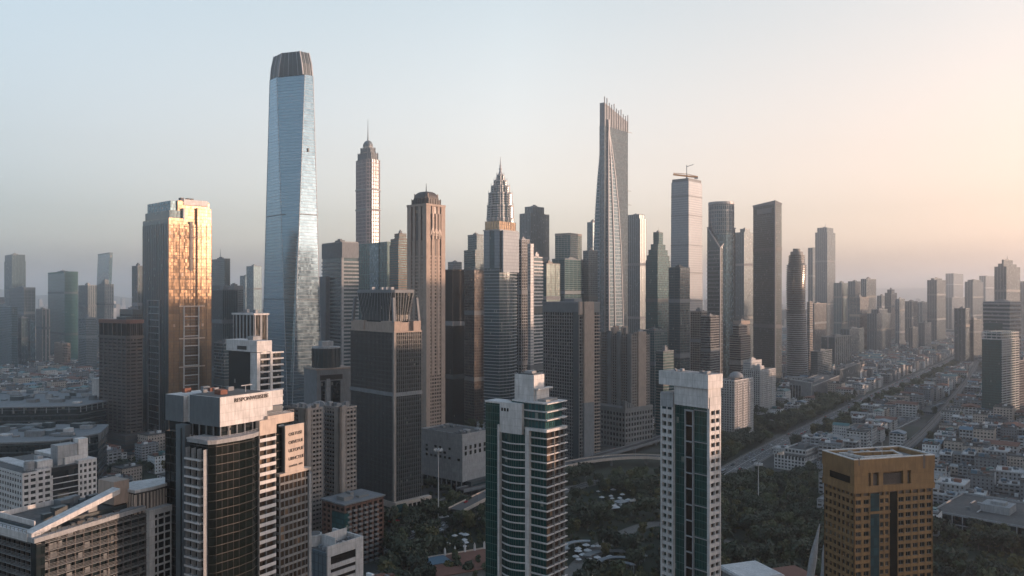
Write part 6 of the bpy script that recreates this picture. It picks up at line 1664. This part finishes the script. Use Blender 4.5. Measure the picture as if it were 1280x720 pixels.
for (x, y, px, py, k, s, rz) in placed:
    K, rad, wall, roofm, h = protos[k]
    where = ('at the left edge of the picture' if px < 60 else 'left of the brown tower' if px < 140 else 'on the left side of the highway' if px < 885+(606-py)*1.95 else
             'right of the ochre tower' if py > 575 and px > 1165 else 'behind the ochre tower' if py > 545 else 'beyond the rail viaduct' if px > 1235-(py-430)*.8 else 'between the highway and the rail viaduct')
    size = 'low' if h < 9 else 'three-storey' if h < 12 else 'four-storey' if h < 15 else 'tall'
    lab = f"{size} {CN[wall]} house with {RN[roofm]} {where}"
    copy_tree(K, (x, y, 0), rz, (s, s, rh.uniform(.85, 1.2)), lab, lab.replace('house', 'houses'))
    c = list(bpy.data.objects)[-1] if False else None
# further rows of the same districts, past the first 285, as one mass
import numpy as np
_np = {}
def mesh_np(me):
    if me.name not in _np:
        co = np.empty(len(me.vertices)*3); me.vertices.foreach_get('co', co)
        li = np.empty(len(me.loops), np.int64); me.loops.foreach_get('vertex_index', li)
        lt = np.empty(len(me.polygons), np.int64); me.polygons.foreach_get('loop_total', lt)
        uv = np.zeros(len(me.loops)*2)
        if me.uv_layers: me.uv_layers[0].data.foreach_get('uv', uv)
        _np[me.name] = (co.reshape(-1, 3), li, lt, uv.reshape(-1, 2))
    return _np[me.name]
def np_merge(name, items):
    """items: (mesh, x, y, scale, rotation); one mesh object for what nobody could count"""
    V, LI, LT, UV, MI = [], [], [], [], []; mats = []; base = 0
    for me, x, y, s, rz in items:
        co, li, lt, uv = mesh_np(me); c, sn = math.cos(rz), math.sin(rz)
        V.append(np.stack([x+s*(co[:, 0]*c-co[:, 1]*sn), y+s*(co[:, 0]*sn+co[:, 1]*c), s*co[:, 2]], 1))
        LI.append(li+base); LT.append(lt); UV.append(uv+np.array([round(x), 0])); base += len(co)
        mt = me.materials[0]
        if mt not in mats: mats.append(mt)
        MI.append(np.full(len(lt), mats.index(mt)))
    V, LI, LT, UV, MI = map(np.concatenate, (V, LI, LT, UV, MI))
    me = bpy.data.meshes.new(name); me.vertices.add(len(V)); me.vertices.foreach_set('co', V.ravel())
    me.loops.add(len(LI)); me.loops.foreach_set('vertex_index', LI); me.polygons.add(len(LT))
    me.polygons.foreach_set('loop_start', np.concatenate([[0], np.cumsum(LT)[:-1]])); me.polygons.foreach_set('loop_total', LT)
    ul = me.uv_layers.new(name='UVMap'); ul.data.foreach_set('uv', UV.ravel())
    for mt in mats: me.materials.append(mt)
    me.polygons.foreach_set('material_index', MI); me.polygons.foreach_set('use_smooth', np.zeros(len(LT), bool)); me.update(calc_edges=True)
    tag(mkobj(name, me), kind='stuff')
def merged(name, items):
    np_merge(name, [(ch.data, x, y, s, rz) for (x, y, k, s, rz) in items for ch, _ in kids_of(protos[k][0]) if not ch.name.startswith('water_tank')])
merged('distant_houses', restH)
for K, *_ in protos:
    for c in list(K.children): bpy.data.objects.remove(c)
    bpy.data.objects.remove(K)
# far city carpet beyond 3.4 km
def carpet():
    r = random.Random(77); groups = {'pale': MB(), 'grey': MB(), 'mid': MB(), 'roofgrey': MB(), 'cream': MB()}
    for _ in range(5200):
        y = 3300+12000*r.random()**1.5; x = r.uniform(-.72, .8)*y
        px = 640+x/y*F
        h = 12+r.expovariate(1/14); w = r.uniform(15, 50); l = r.uniform(15, 50)
        if r.random() < (.10 if px > 980 else .025): h = r.uniform(50, 130); w = r.uniform(22, 38); l = r.uniform(22, 38)
        a = r.uniform(0, .3)+.9; c, s = math.cos(a), math.sin(a)
        P = [(x+u*c-v*s, y+u*s+v*c) for u, v in ((-w/2, -l/2), (w/2, -l/2), (w/2, l/2), (-w/2, l/2))]
        groups[r.choice(list(groups))].prism(P, 0, h, False)
    for k, m in groups.items(): tag(mkobj('distant_city', m.mesh('distant_city', W[k])), kind='stuff')
carpet()
# ================================================================== trees
def leafmat(name, a, b_):
    m, nt, b = newmat(name)
    geo = nt.nodes.new("ShaderNodeNewGeometry"); oi = nt.nodes.new("ShaderNodeObjectInfo")
    ns = nt.nodes.new("ShaderNodeTexNoise"); tc = nt.nodes.new("ShaderNodeTexCoord"); nt.links.new(tc.outputs['Object'], ns.inputs['Vector']); ns.inputs['Scale'].default_value = .8
    f = mth(nt, 'ADD', mth(nt, 'MULTIPLY', ns.outputs[0], .5), mth(nt, 'MULTIPLY', oi.outputs['Random'], .5))
    nt.links.new(mixc(nt, mth(nt, 'POWER', f, 1.5), a, b_), b.inputs['Base Color']); b.inputs['Roughness'].default_value = .75
    return m
LM = [leafmat('leaf_dark', (.010, .019, .011), (.042, .056, .028)), leafmat('leaf_mid', (.024, .040, .017), (.080, .090, .038)), leafmat('leaf_olive', (.05, .055, .018), (.10, .09, .03))]
def crown_mb(seed, R=5.0, H=7.0, base=3.5, n=420, lobes=9, leaf=.95):
    r = random.Random(seed); m = MB(); L = []
    for i in range(lobes):
        a = r.uniform(0, 6.28); d = r.uniform(.1, .65)*R; L.append((d*math.cos(a), d*math.sin(a), base+H*r.uniform(.2, .78), r.uniform(.32, .5)*R))
    for i in range(n):
        lx, ly, lz, lr = r.choice(L)
        v = Vector((r.gauss(0, 1), r.gauss(0, 1), r.gauss(0, 1)*.8)).normalized(); q = lr*(1-.35*r.random()**2)
        p = Vector((lx, ly, lz))+v*q
        nrm = (v+Vector((r.gauss(0, .5), r.gauss(0, .5), r.gauss(0, .5)))).normalized(); t = nrm.cross(Vector((r.random(), r.random(), r.random()+.1))).normalized(); bt = nrm.cross(t)
        s = leaf*r.uniform(.5, 1.0)
        m.quad([p-t*s-bt*s*.6, p+t*s-bt*s*.6, p+t*s*.7+bt*s*.7, p-t*s*.6+bt*s])
    return m, L
def tree_proto(seed, matl, **kw):
    cm, L = crown_mb(seed, **kw); base = kw.get('base', 3.5)
    K = mkobj('tree', None, None, (0, -600, 0))
    t = MB(); t.cyl(0, 0, .38, 0, base+1.2, 8, .22)
    for (x, y, z, q) in L[:4]: t.bar((0, 0, base), (x, y, z), .11)
    mkobj('trunk', t.mesh('trunk', W['brown']), K); mkobj('crown', cm.mesh('crown', matl), K); return K
TP = [tree_proto(s, LM[s % 2], R=5.2, H=7, base=3.2, n=430, lobes=9) for s in (1, 2, 3, 4)] + [tree_proto(5, LM[2], R=4.2, H=8, base=3, n=380, lobes=8), tree_proto(6, LM[0], R=7, H=7.5, base=4, n=640, lobes=13), tree_proto(7, LM[1], R=3.2, H=11, base=3, n=360, lobes=9)]
TK = ['round dark green tree', 'round mid green tree', 'round dark green tree', 'round mid green tree', 'yellowish green tree', 'broad spreading dark tree', 'tall narrow green tree']
rt = random.Random(5)
cand = []
for i in range(-180, 260):
    for j in range(0, 380):
        pass
def tree_at(px, py, mind=0):
    p = G(px, py); return (p.x, p.y)
def try_add(x, y, px, py, rad=3.5):
    if clear(x, y, rad) and not near_line((x, y), [Vector((q[0], q[1], 0)) for q in HS_NEAR.get((int(x//40), int(y//40)), [])], 11): cand.append((x, y, px, py))
HS_NEAR = {}
for (x, y, px, py, k, s, rz) in placed:
    for dx in (-1, 0, 1):
        for dy in (-1, 0, 1): HS_NEAR.setdefault((int(x//40)+dx, int(y//40)+dy), []).append((x, y))
y = 400.0
while y < 2600:
    st = 8.0 if y < 1500 else 12
    x = -.72*y
    while x < .72*y:
        xx, yy = x+rt.uniform(-3, 3), y+rt.uniform(-3, 3)
        px = 640+xx/yy*F; py = HY+CAMZ*F/yy
        if -20 < px < 1300 and py < 765:
            z = zone(px, py)
            pr = {'t': .80, 'm': .16, 'h': .05, '.': .0}[z]
            if z == 't' and 690 < px < 830 and 620 < py: pr = .42
            if z == 't' and 540 < px < 640 and py > 665: pr = .25
            if z == 't' and 470 < px < 560 and 600 < py < 640: pr = .1
            cl = math.sin(xx*.021+2*math.sin(yy*.013))+math.sin(yy*.027+1.3*math.sin(xx*.017)+1)+.5*math.sin(xx*.06+yy*.05)
            if z == 't' and cl > .95: pr = .05
            if 690 < px < 832 and py > 662: pr = .10
            if rt.random() < pr: try_add(xx, yy, px, py)
        x += st
    y += st
def hidden(px, py):      # hidden by the foreground towers
    return 609 < px < 703 or 829 < px < 898 or 1036 < px < 1166 or 207 < px < 381 or px < 120 and py > 600
vis = [c for c in cand if not hidden(c[2], c[3]-8)]
hid = [c for c in cand if hidden(c[2], c[3]-8)]
vis.sort(key=lambda c: c[1])
one = vis[:295]; rest = vis[295:]+hid
def where_tree(px, py):
    if px < 200: return 'among the houses at left'
    if px < 545: return 'by the street below the dark ribbed tower'
    if px < 612: return 'by the low road left of the white-slabbed teal tower'
    if px < 770: return 'in the park just right of the white-slabbed teal tower'
    if px < 832: return 'in the park just left of the white-crowned teal tower'
    if px < 965: return 'in the wooded park right of the white-crowned teal tower'
    if px < 1040: return 'in the wooded park left of the ochre tower'
    return 'right of the ochre tower'
for (x, y, px, py) in one:
    k = rt.randrange(7); k = rt.choice([0, 1, 2, 3, 5, 5, 6, 4])
    lab = TK[k]+' '+where_tree(px, py)
    copy_tree(TP[k], (x, y, 0), rt.uniform(0, 6.28), rt.uniform(.6, 1.5), lab, TK[k].replace('tree', 'trees')+' '+where_tree(px, py))
def woods(items):
    out = []
    for (x, y, px, py) in items:
        k = rt.choice([0, 1, 5, 0, 1, 2, 3, 5, 4, 6]); K = TP[k]; me = [c for c, _ in kids_of(K) if c.name.startswith('crown')][0].data
        out.append((me if y < 1100 else FAR[k], x, y, rt.uniform(.7, 1.45), rt.uniform(0, 6.28)))
    np_merge('woodland', out)
FAR = []
for i, kw in enumerate([dict(R=5.2, H=7, base=3.2, lobes=9)]*4+[dict(R=4.2, H=8, base=3, lobes=8), dict(R=7, H=7.5, base=4, lobes=13), dict(R=3.2, H=11, base=3, lobes=9)]):
    cm, _ = crown_mb(i+1, n=190, leaf=1.35, **kw); FAR.append(cm.mesh('woodland_crown', LM[i % 2] if i != 4 else LM[2]))
woods(rest)
for K in TP:
    for c in list(K.children): bpy.data.objects.remove(c)
    bpy.data.objects.remove(K)
# grass and soil under the park
def parkground():
    for nm, poly, z in (('lawn', [(545, 760), (560, 650), (600, 618), (700, 596), (830, 588), (900, 612), (960, 590), (1040, 600), (1040, 760)], .012), ('lawn', [(1160, 668), (1290, 668), (1300, 760), (1160, 760)], .012), ('lawn', [(890, 600), (960, 548), (1060, 500), (1160, 452), (1120, 450), (1010, 495), (900, 540), (880, 575)], .008)):
        m = MB(); m.quad([(p.x, p.y, z) for p in [G(*q) for q in poly]][::-1]); m.quad([(p.x, p.y, z-.004) for p in [G(*q) for q in poly]])
        m.f = m.f[:1]; m.uv = m.uv[:1]
        tag(mkobj(nm, m.mesh(nm, W['lawn'])), kind='structure')
parkground()
# ================================================================== vehicles, masts, pavilions
def car_proto(col, van=False):
    K = mkobj('car' if not van else 'bus', None, None, (0, -700, 0))
    if not van:
        m = MB(); m.loft([([(-2.2, -.88), (2.2, -.88), (2.2, .88), (-2.2, .88)], .35), ([(-2.2, -.9), (2.2, -.9), (2.2, .9), (-2.2, .9)], .85)], True, True)
        m.loft([([(-1.6, -.8), (1.1, -.8), (1.1, .8), (-1.6, .8)], .86), ([(-1.2, -.68), (.5, -.68), (.5, .68), (-1.2, .68)], 1.42)])
    else:
        m = MB(); m.box(-5.4, 5.4, -1.25, 1.25, .4, 3.1)
    mkobj('body', m.mesh('body', col), K)
    m = MB()
    if not van: m.loft([([(-1.55, -.83), (1.02, -.83), (1.02, .83), (-1.55, .83)], .9), ([(-1.22, -.72), (.52, -.72), (.52, .72), (-1.22, .72)], 1.34)], False)
    else: m.box(-5.42, 5.42, -1.28, 1.28, 1.5, 2.5)
    mkobj('window', m.mesh('window', GL['black']), K)
    for x in ((-1.35, 1.35) if not van else (-3.6, 3.6)):
        for y in (-.8, .8):
            m = MB(); c = 12; R0 = .33
            pts = [(x+R0*math.cos(2*math.pi*i/c), .33+R0*math.sin(2*math.pi*i/c)) for i in range(c)]; yy = y*(1.5 if van else 1)
            for i in range(c):
                a, b = pts[i], pts[(i+1) % c]; m.quad([(a[0], yy-.12, a[1]), (b[0], yy-.12, b[1]), (b[0], yy+.12, b[1]), (a[0], yy+.12, a[1])])
            m.quad([(p[0], yy+.12, p[1]) for p in pts][::-1]); m.quad([(p[0], yy-.12, p[1]) for p in pts]); mkobj('wheel', m.mesh('wheel', W['black']), K)
    return K
CP = [(car_proto(W['white']), 'white'), (car_proto(W['dark']), 'dark'), (car_proto(W['steel']), 'silver'), (car_proto(W['red']), 'red')]
BP = (car_proto(W['pale'], True), 'pale')
rc = random.Random(17)
def traffic(pts, offs, gap, n, where, z=.15):
    L = DENSE(pts, 4); k = 5; c = 0
    while k < len(L)-2 and c < n:
        a, b = L[k], L[k+1]; t = (b-a).normalized(); nn = Vector((t.y, -t.x, 0)); o = rc.choice(offs)
        bus = rc.random() < .08
        K, cn = BP if bus else rc.choice(CP)
        p = a+nn*o; p.z = a.z+z
        copy_tree(K, p, math.atan2(t.y, t.x)+(math.pi if o < 0 else 0), None, f"{cn} {'bus' if bus else 'car'} on the {where}", f"{cn} {'buses' if bus else 'cars'} on the {where}")
        k += int(rc.uniform(.5, 1.8)*gap/4)+1; c += 1
for K, c in CP: tag(K, None, 'car')
tag(BP[0], None, 'bus')
traffic(R1, (-9, -6.2, -3.4, 3.4, 6.2, 9), 11, 110, 'wide highway at right')
traffic(R2, (-8, -5, 4.8, 8), 22, 22, 'avenue behind the flyover')
traffic(E1, (-3, 3), 34, 12, 'curving flyover', .02)
traffic(R3, (-2.3, 2.3), 30, 12, 'side road below the towers')
traffic(R1, (-9, -6.2, -3.4, 3.4, 6.2, 9), 15, 90, 'wide highway at right')
for K in [c[0] for c in CP]+[BP[0]]:
    for c in list(K.children): bpy.data.objects.remove(c)
    bpy.data.objects.remove(K)

def mast(px, pyb, pyt, label):
    p = G(px, pyb); D = p.y; K = mkobj('floodlight_mast', None, None, p); tag(K, label, 'light mast'); h = ZY(pyt, D)
    m = MB(); m.cyl(0, 0, .5, 0, h-2, 10, .28); mkobj('pole', m.mesh('pole', W['white']), K)
    m = MB(); m.cyl(0, 0, 2.6, h-2.4, h-1.9, 16); m.cyl(0, 0, 1.4, h-1.9, h-1.0, 12); mkobj('head_frame', m.mesh('head_frame', W['pale']), K)
    for k in range(8):
        a = math.pi*k/4; m = MB(); x, y = 3.0*math.cos(a), 3.0*math.sin(a); m.box(x-.6, x+.6, y-.6, y+.6, h-2.2, h-.7); mkobj('floodlight', m.mesh('floodlight', W['white']), K)
mast(948, 634, 578, 'tall white floodlight mast rising from the wooded park right of the white-crowned teal tower')
mast(1090, 590, 516, 'tall white floodlight mast between the highway and the rail viaduct')
mast(548, 650, 560, 'tall thin light mast in front of the white cube-shaped building')

def lampposts():
    K = mkobj('street_lamp', None, None, (0, -800, 0)); tag(K, None, 'street lamp')
    m = MB(); m.cyl(0, 0, .16, 0, 9, 8, .1); mkobj('pole', m.mesh('pole', W['steel']), K)
    m = MB(); m.bar((0, 0, 9), (1.8, 0, 9.5), .08); m.box(1.4, 2.6, -.2, .2, 9.4, 9.6); mkobj('lamp_head', m.mesh('lamp_head', W['pale']), K)
    for pts, off, wh, n in ((R1, 0, 'median of the wide highway', 26), (R3, 6.4, 'kerb of the side road below the towers', 10), (E1, 6.3, 'parapet of the curving flyover', 8)):
        L = DENSE(pts, 5)
        for k in range(n):
            i = 4+k*8
            if i+1 >= len(L): break
            a, b = L[i], L[i+1]; t = (b-a).normalized(); p = a+Vector((t.y, -t.x, 0))*off; p.z = a.z+.12
            copy_tree(K, p, math.atan2(t.y, t.x), None, f'grey street lamp along the {wh}', f'grey street lamps along the {wh}')
    for c in list(K.children): bpy.data.objects.remove(c)
    bpy.data.objects.remove(K)
lampposts()

def tent(px, py, w, l, h, label, a=30, mat='white', name='pavilion'):
    p = G(px, py); K = mkobj(name, None, None, p, R_(a)); tag(K, label, 'pavilion')
    m = MB(); m.loft([([(-w/2, -l/2), (w/2, -l/2), (w/2, l/2), (-w/2, l/2)], h*.6), ([(-w*.12, -l*.12), (w*.12, -l*.12), (w*.12, l*.12), (-w*.12, l*.12)], h*.8), ([(-.3, -.3), (.3, -.3), (.3, .3), (-.3, .3)], h)], True, True); mkobj('canopy', m.mesh('canopy', W[mat]), K)
    for x in (-1, 1):
        for y in (-1, 1):
            m = MB(); m.cyl(x*w*.46, y*l*.46, .15, 0, h*.6, 8); mkobj('post', m.mesh('post', W['steel']), K)
tent(762, 640, 16, 12, 7, 'white tent canopy at the centre of the park between the teal towers', 20)
tent(776, 632, 12, 10, 6, 'pale blue-white tent beside the largest tent in the park', 40, 'pale')
tent(745, 646, 7, 7, 5, 'small white tent at the left end of the park tents', 10)
tent(793, 630, 9, 6, 5, 'small pink-white tent at the right end of the park tents', 10, 'cream')
tent(815, 618, 16, 12, 5, 'cream tent roof under the trees beside the white-crowned teal tower', 30, 'cream')
tent(783, 610, 5, 5, 9, 'narrow pointed white kiosk behind the park tents', 0)
tent(555, 650, 9, 5, 4.5, 'white awning on the low road left of the white-slabbed teal tower', 35)
tent(490, 655, 8, 12, 5, 'bright red canopy at the corner of the low brown block', 40, 'red')
tent(535, 668, 22, 12, 5, 'long pale canopy over the low road below the dark ribbed tower', 35, 'pale')
tent(505, 690, 20, 10, 5, 'flat blue-grey canopy near the white office block', 35, 'bluegrey')
tent(1175, 700, 12, 9, 5, 'white tent among trees right of the ochre tower', 30)
tent(1240, 715, 14, 10, 5, 'pale tent near the bottom right corner', 10, 'pale')

def terraces():
    """the curved, shaded roofs of the pool terraces at the foot of the park"""
    for k, (px, py, R0, w, h, a0, a1, lab) in enumerate(((770, 705, 20, 5, 4, .2, 2.9, 'outermost curved brown terrace roof at the bottom of the park'), (775, 712, 13, 4, 5, .1, 3.0, 'middle curved grey terrace roof at the bottom of the park'), (778, 718, 7, 3.5, 6, 0, 3.1, 'innermost curved grey terrace roof at the bottom of the park'), (735, 690, 16, 4, 4, 1.4, 3.6, 'curved pale walkway roof left of the terrace roofs'))):
        p = G(px, py); K = mkobj('curved_canopy', None, None, p); tag(K, lab, 'canopy'); n = 18
        pts = [Vector((R0*math.cos(a0+(a1-a0)*i/n), R0*.8*math.sin(a0+(a1-a0)*i/n), h)) for i in range(n+1)]
        m = MB(); strip(m, pts, -w/2, w/2, 0, -.5); strip(m, pts, -w/2, w/2, -.51); mkobj('roof', m.mesh('roof', W[['tan', 'grey', 'grey', 'pale'][k]]), K)
        for i in range(0, n+1, 3):
            m = MB(); m.cyl(pts[i].x, pts[i].y, .2, 0, h-.5, 8); mkobj('post', m.mesh('post', W['grey']), K)
terraces()

def hall():
    K = mkobj('hall', None, None, G(585, 712), R_(28)); tag(K, 'brown flat-roofed hall with white statues along its parapet left of the white-slabbed teal tower', 'building')
    m = MB(); m.box(-30, 34, -22, 12, 0, 7); mkobj('wall', m.mesh('wall', W['tan']), K)
    m = MB(); m.box(-30.6, 34.6, -22.6, 12.6, 7, 7.5); mkobj('roof', m.mesh('roof', W['rust']), K)
    m = MB(); m.box(-30, 34, 12, 12.5, 7.5, 8.4); mkobj('parapet', m.mesh('parapet', W['cream']), K)
    m = MB(); m.box(-30, -12, -2, 12, 7.51, 7.9); mkobj('pool_roof', m.mesh('pool_roof', W['bluesheet']), K)
    for k in range(7):
        x = -11+k*7.2; m = MB(); m.cyl(x, 12.3, .9, 7.5, 11.2, 8, .7); m.cyl(x, 12.3, .6, 11.2, 12.6, 8, .1); mkobj('pinnacle', m.mesh('pinnacle', W['white']), K)
hall()

DUMMY = None
def spire_sculpture(px, pyb, pyt, label, lean=1.0):
    p = G(px, pyb); D = p.y; K = mkobj('sculpture', None, None, p); tag(K, label, 'sculpture'); h = ZY(pyt, D)
    lv = []; n = 12
    for i in range(14):
        t = i/13; r = 3.2*(1-t)**.7*(1+.18*math.sin(t*12))+.25; ox = lean*7*t**1.6
        lv.append(([(ox+r*math.cos(2*math.pi*j/n), r*.8*math.sin(2*math.pi*j/n)) for j in range(n)], h*t))
    m = MB(); m.loft(lv); mkobj('shaft', m.mesh('shaft', W['pale'], smooth=True), K)
    m = MB(); m.cyl(0, 0, 4.4, 0, h*.16, 16, 3.6); mkobj('plinth', m.mesh('plinth', W['tan']), K)
spire_sculpture(1009, 770, 655, 'leaning white horn-shaped sculpture left of the ochre tower')
spire_sculpture(1030, 745, 660, 'shorter white horn-shaped sculpture tight against the ochre tower', .3)

def flatroof():
    K = mkobj('pavilion', None, None, G(938, 765), R_(20)); tag(K, 'white square flat-roofed kiosk at the bottom edge between white-crowned and ochre towers', 'kiosk')
    h = 22
    m = MB(); m.box(-11, 11, -11, 11, 0, h); mkobj('wall', m.mesh('wall', W['tan']), K)
    m = MB(); m.prism([(-13, -13), (13, -13), (13, 13), (-13, 13)], h, h+1.6); m.box(-12, 12, -12, 12, h+1.6, h+2.0); mkobj('roof', m.mesh('roof', W['white']), K)
    m = MB(); m.box(13.1, 40, -10, 12, 0, h-4); mkobj('side_wing', m.mesh('side_wing', W['rust']), K)
flatroof()

# ---- left: the big curved halls with decks
def curvedhall(label, px0, px1, pyt, D, depth, bulge, z_of, deck, n=18, seed=1):
    xa, xb = GP(px0, D).x, GP(px1, D).x; cx = (xa+xb)/2
    K = mkobj('shopping_hall', None, None, (cx, D, 0)); tag(K, label, 'building')
    h = ZY(pyt, D); w = xb-xa
    front = [(-w/2+w*i/n, -bulge*math.sin(math.pi*(i/n)*.75+.5)) for i in range(n+1)]
    P = front+[(w/2+14, depth*.4), (w/2, depth), (-w/2, depth)]
    def pk(nm, m, mt): return mkobj(nm, m.mesh(nm, mt), K)
    m = MB(); m.prism(P, 0, h-1); pk('glass_facade', m, GL['dark'])
    m = MB(); bands(m, P, 0, h-1, 6, 1.2, .5); pk('floor_banding', m, W['dark'])
    m = MB(); m.prism(offset_poly(P, 1.6), h-1, h+.2); pk('roof_edge', m, W['grey'])
    m = MB(); fins(m, offset_poly(P, .6), h-7, h-1, 8, .5, .6, edges=range(n+2)); pk('parapet_post', m, W['pale'])
    r = random.Random(seed)
    for k in range(36):
        x = r.uniform(-w/2+4, w/2-8); y = r.uniform(6, depth-10); a, b, c = r.uniform(3, 16), r.uniform(2, 8), r.uniform(1, 5)
        m = MB(); m.box(x, x+a, y, y+b, h+.25, h+c); pk('roof_unit', m, W[r.choice(['pale', 'grey', 'mid', 'dark', 'white', 'roofpale', 'bluegrey'])])
    return K, h, w
curvedhall('lower curved dark hall with cluttered roof terraces at left behind the white apartment block', -60, 78, 549, 640, 70, 14, None, None, seed=2)
K, h, w = curvedhall('upper curved dark hall with a long flat roof crossing the left edge', -120, 104, 506, 870, 120, 20, None, None, seed=3)
m = MB(); m.box(w/2-22, w/2-2, 60, 84, h+.3, h+22); mkobj('white_roof_house', m.mesh('white_roof_house', W['white']), K)
m = MB()
for i in range(12):
    a = math.pi*i/11; b = math.pi*(i+1)/11
    if i < 11: m.bar((w/2-60+22*math.cos(a)*-1, 2, h-24+16*math.sin(a)), (w/2-60-22*math.cos(b), 2, h-24+16*math.sin(b)), .8)
mkobj('arch', m.mesh('arch', W['pale']), K)

# ---- parasols and kiosks of the park
def parasols():
    K = mkobj('parasol', None, None, (0, -900, 0)); tag(K, None, 'parasol')
    m = MB(); m.cyl(0, 0, .08, 0, 2.6, 6); mkobj('pole', m.mesh('pole', W['steel']), K)
    m = MB(); m.cyl(0, 0, 2.3, 2.3, 3.4, 8, .05); mkobj('canopy', m.mesh('canopy', W['white']), K)
    r = random.Random(44)
    for (px, py, sx, sy, n, wh) in ((770, 625, 26, 10, 14, 'round the park tents'), (745, 695, 26, 10, 16, 'beside the curved terrace roofs'), (935, 600, 16, 8, 8, 'by the trees left of the highway foot'), (560, 680, 26, 10, 10, 'on the terrace by the brown hall')):
        for k in range(n):
            q = G(px+r.uniform(-sx, sx), py+r.uniform(-sy, sy))
            copy_tree(K, q, r.uniform(0, 6), r.uniform(.8, 1.3), 'small white parasol '+wh, 'small white parasols '+wh)
    for c in list(K.children): bpy.data.objects.remove(c)
    bpy.data.objects.remove(K)
parasols()
# ---- shrubs filling the open ground between the trees
def shrubs():
    r = random.Random(9); ms = []
    for i in range(3):
        cm, _ = crown_mb(60+i, R=1.6, H=1.6, base=.1, n=60, lobes=5, leaf=.6); ms.append(cm.mesh('shrub', LM[i]))
    it = []
    for _ in range(3400):
        px = r.uniform(470, 1290); py = r.uniform(596, 735)
        if 1036 < px < 1166 or 609 < px < 703 and py < 760 or zone(px, py) != 't': continue
        q = G(px, py)
        if clear(q.x, q.y, 1.5): it.append((r.choice(ms), q.x, q.y, r.uniform(.6, 1.7), r.uniform(0, 6)))
    np_merge('shrubbery', it)
shrubs()
# ------------------------------------------------------------------ air
HAZE_D = 1.2e-4
m = bpy.data.materials.new('haze'); m.use_nodes = True; nt = m.node_tree; nt.nodes.clear()
out = nt.nodes.new("ShaderNodeOutputMaterial"); pv = nt.nodes.new("ShaderNodeVolumePrincipled")
pv.inputs['Color'].default_value = (.85, .885, .93, 1); pv.inputs['Density'].default_value = HAZE_D; pv.inputs['Anisotropy'].default_value = .74
nt.links.new(pv.outputs[0], out.inputs['Volume'])
mb = MB(); mb.box(-26000, 26000, -3000, 27000, -1.0, 615)
hz = mkobj('haze', mb.mesh('haze', m)); tag(hz, kind='stuff')
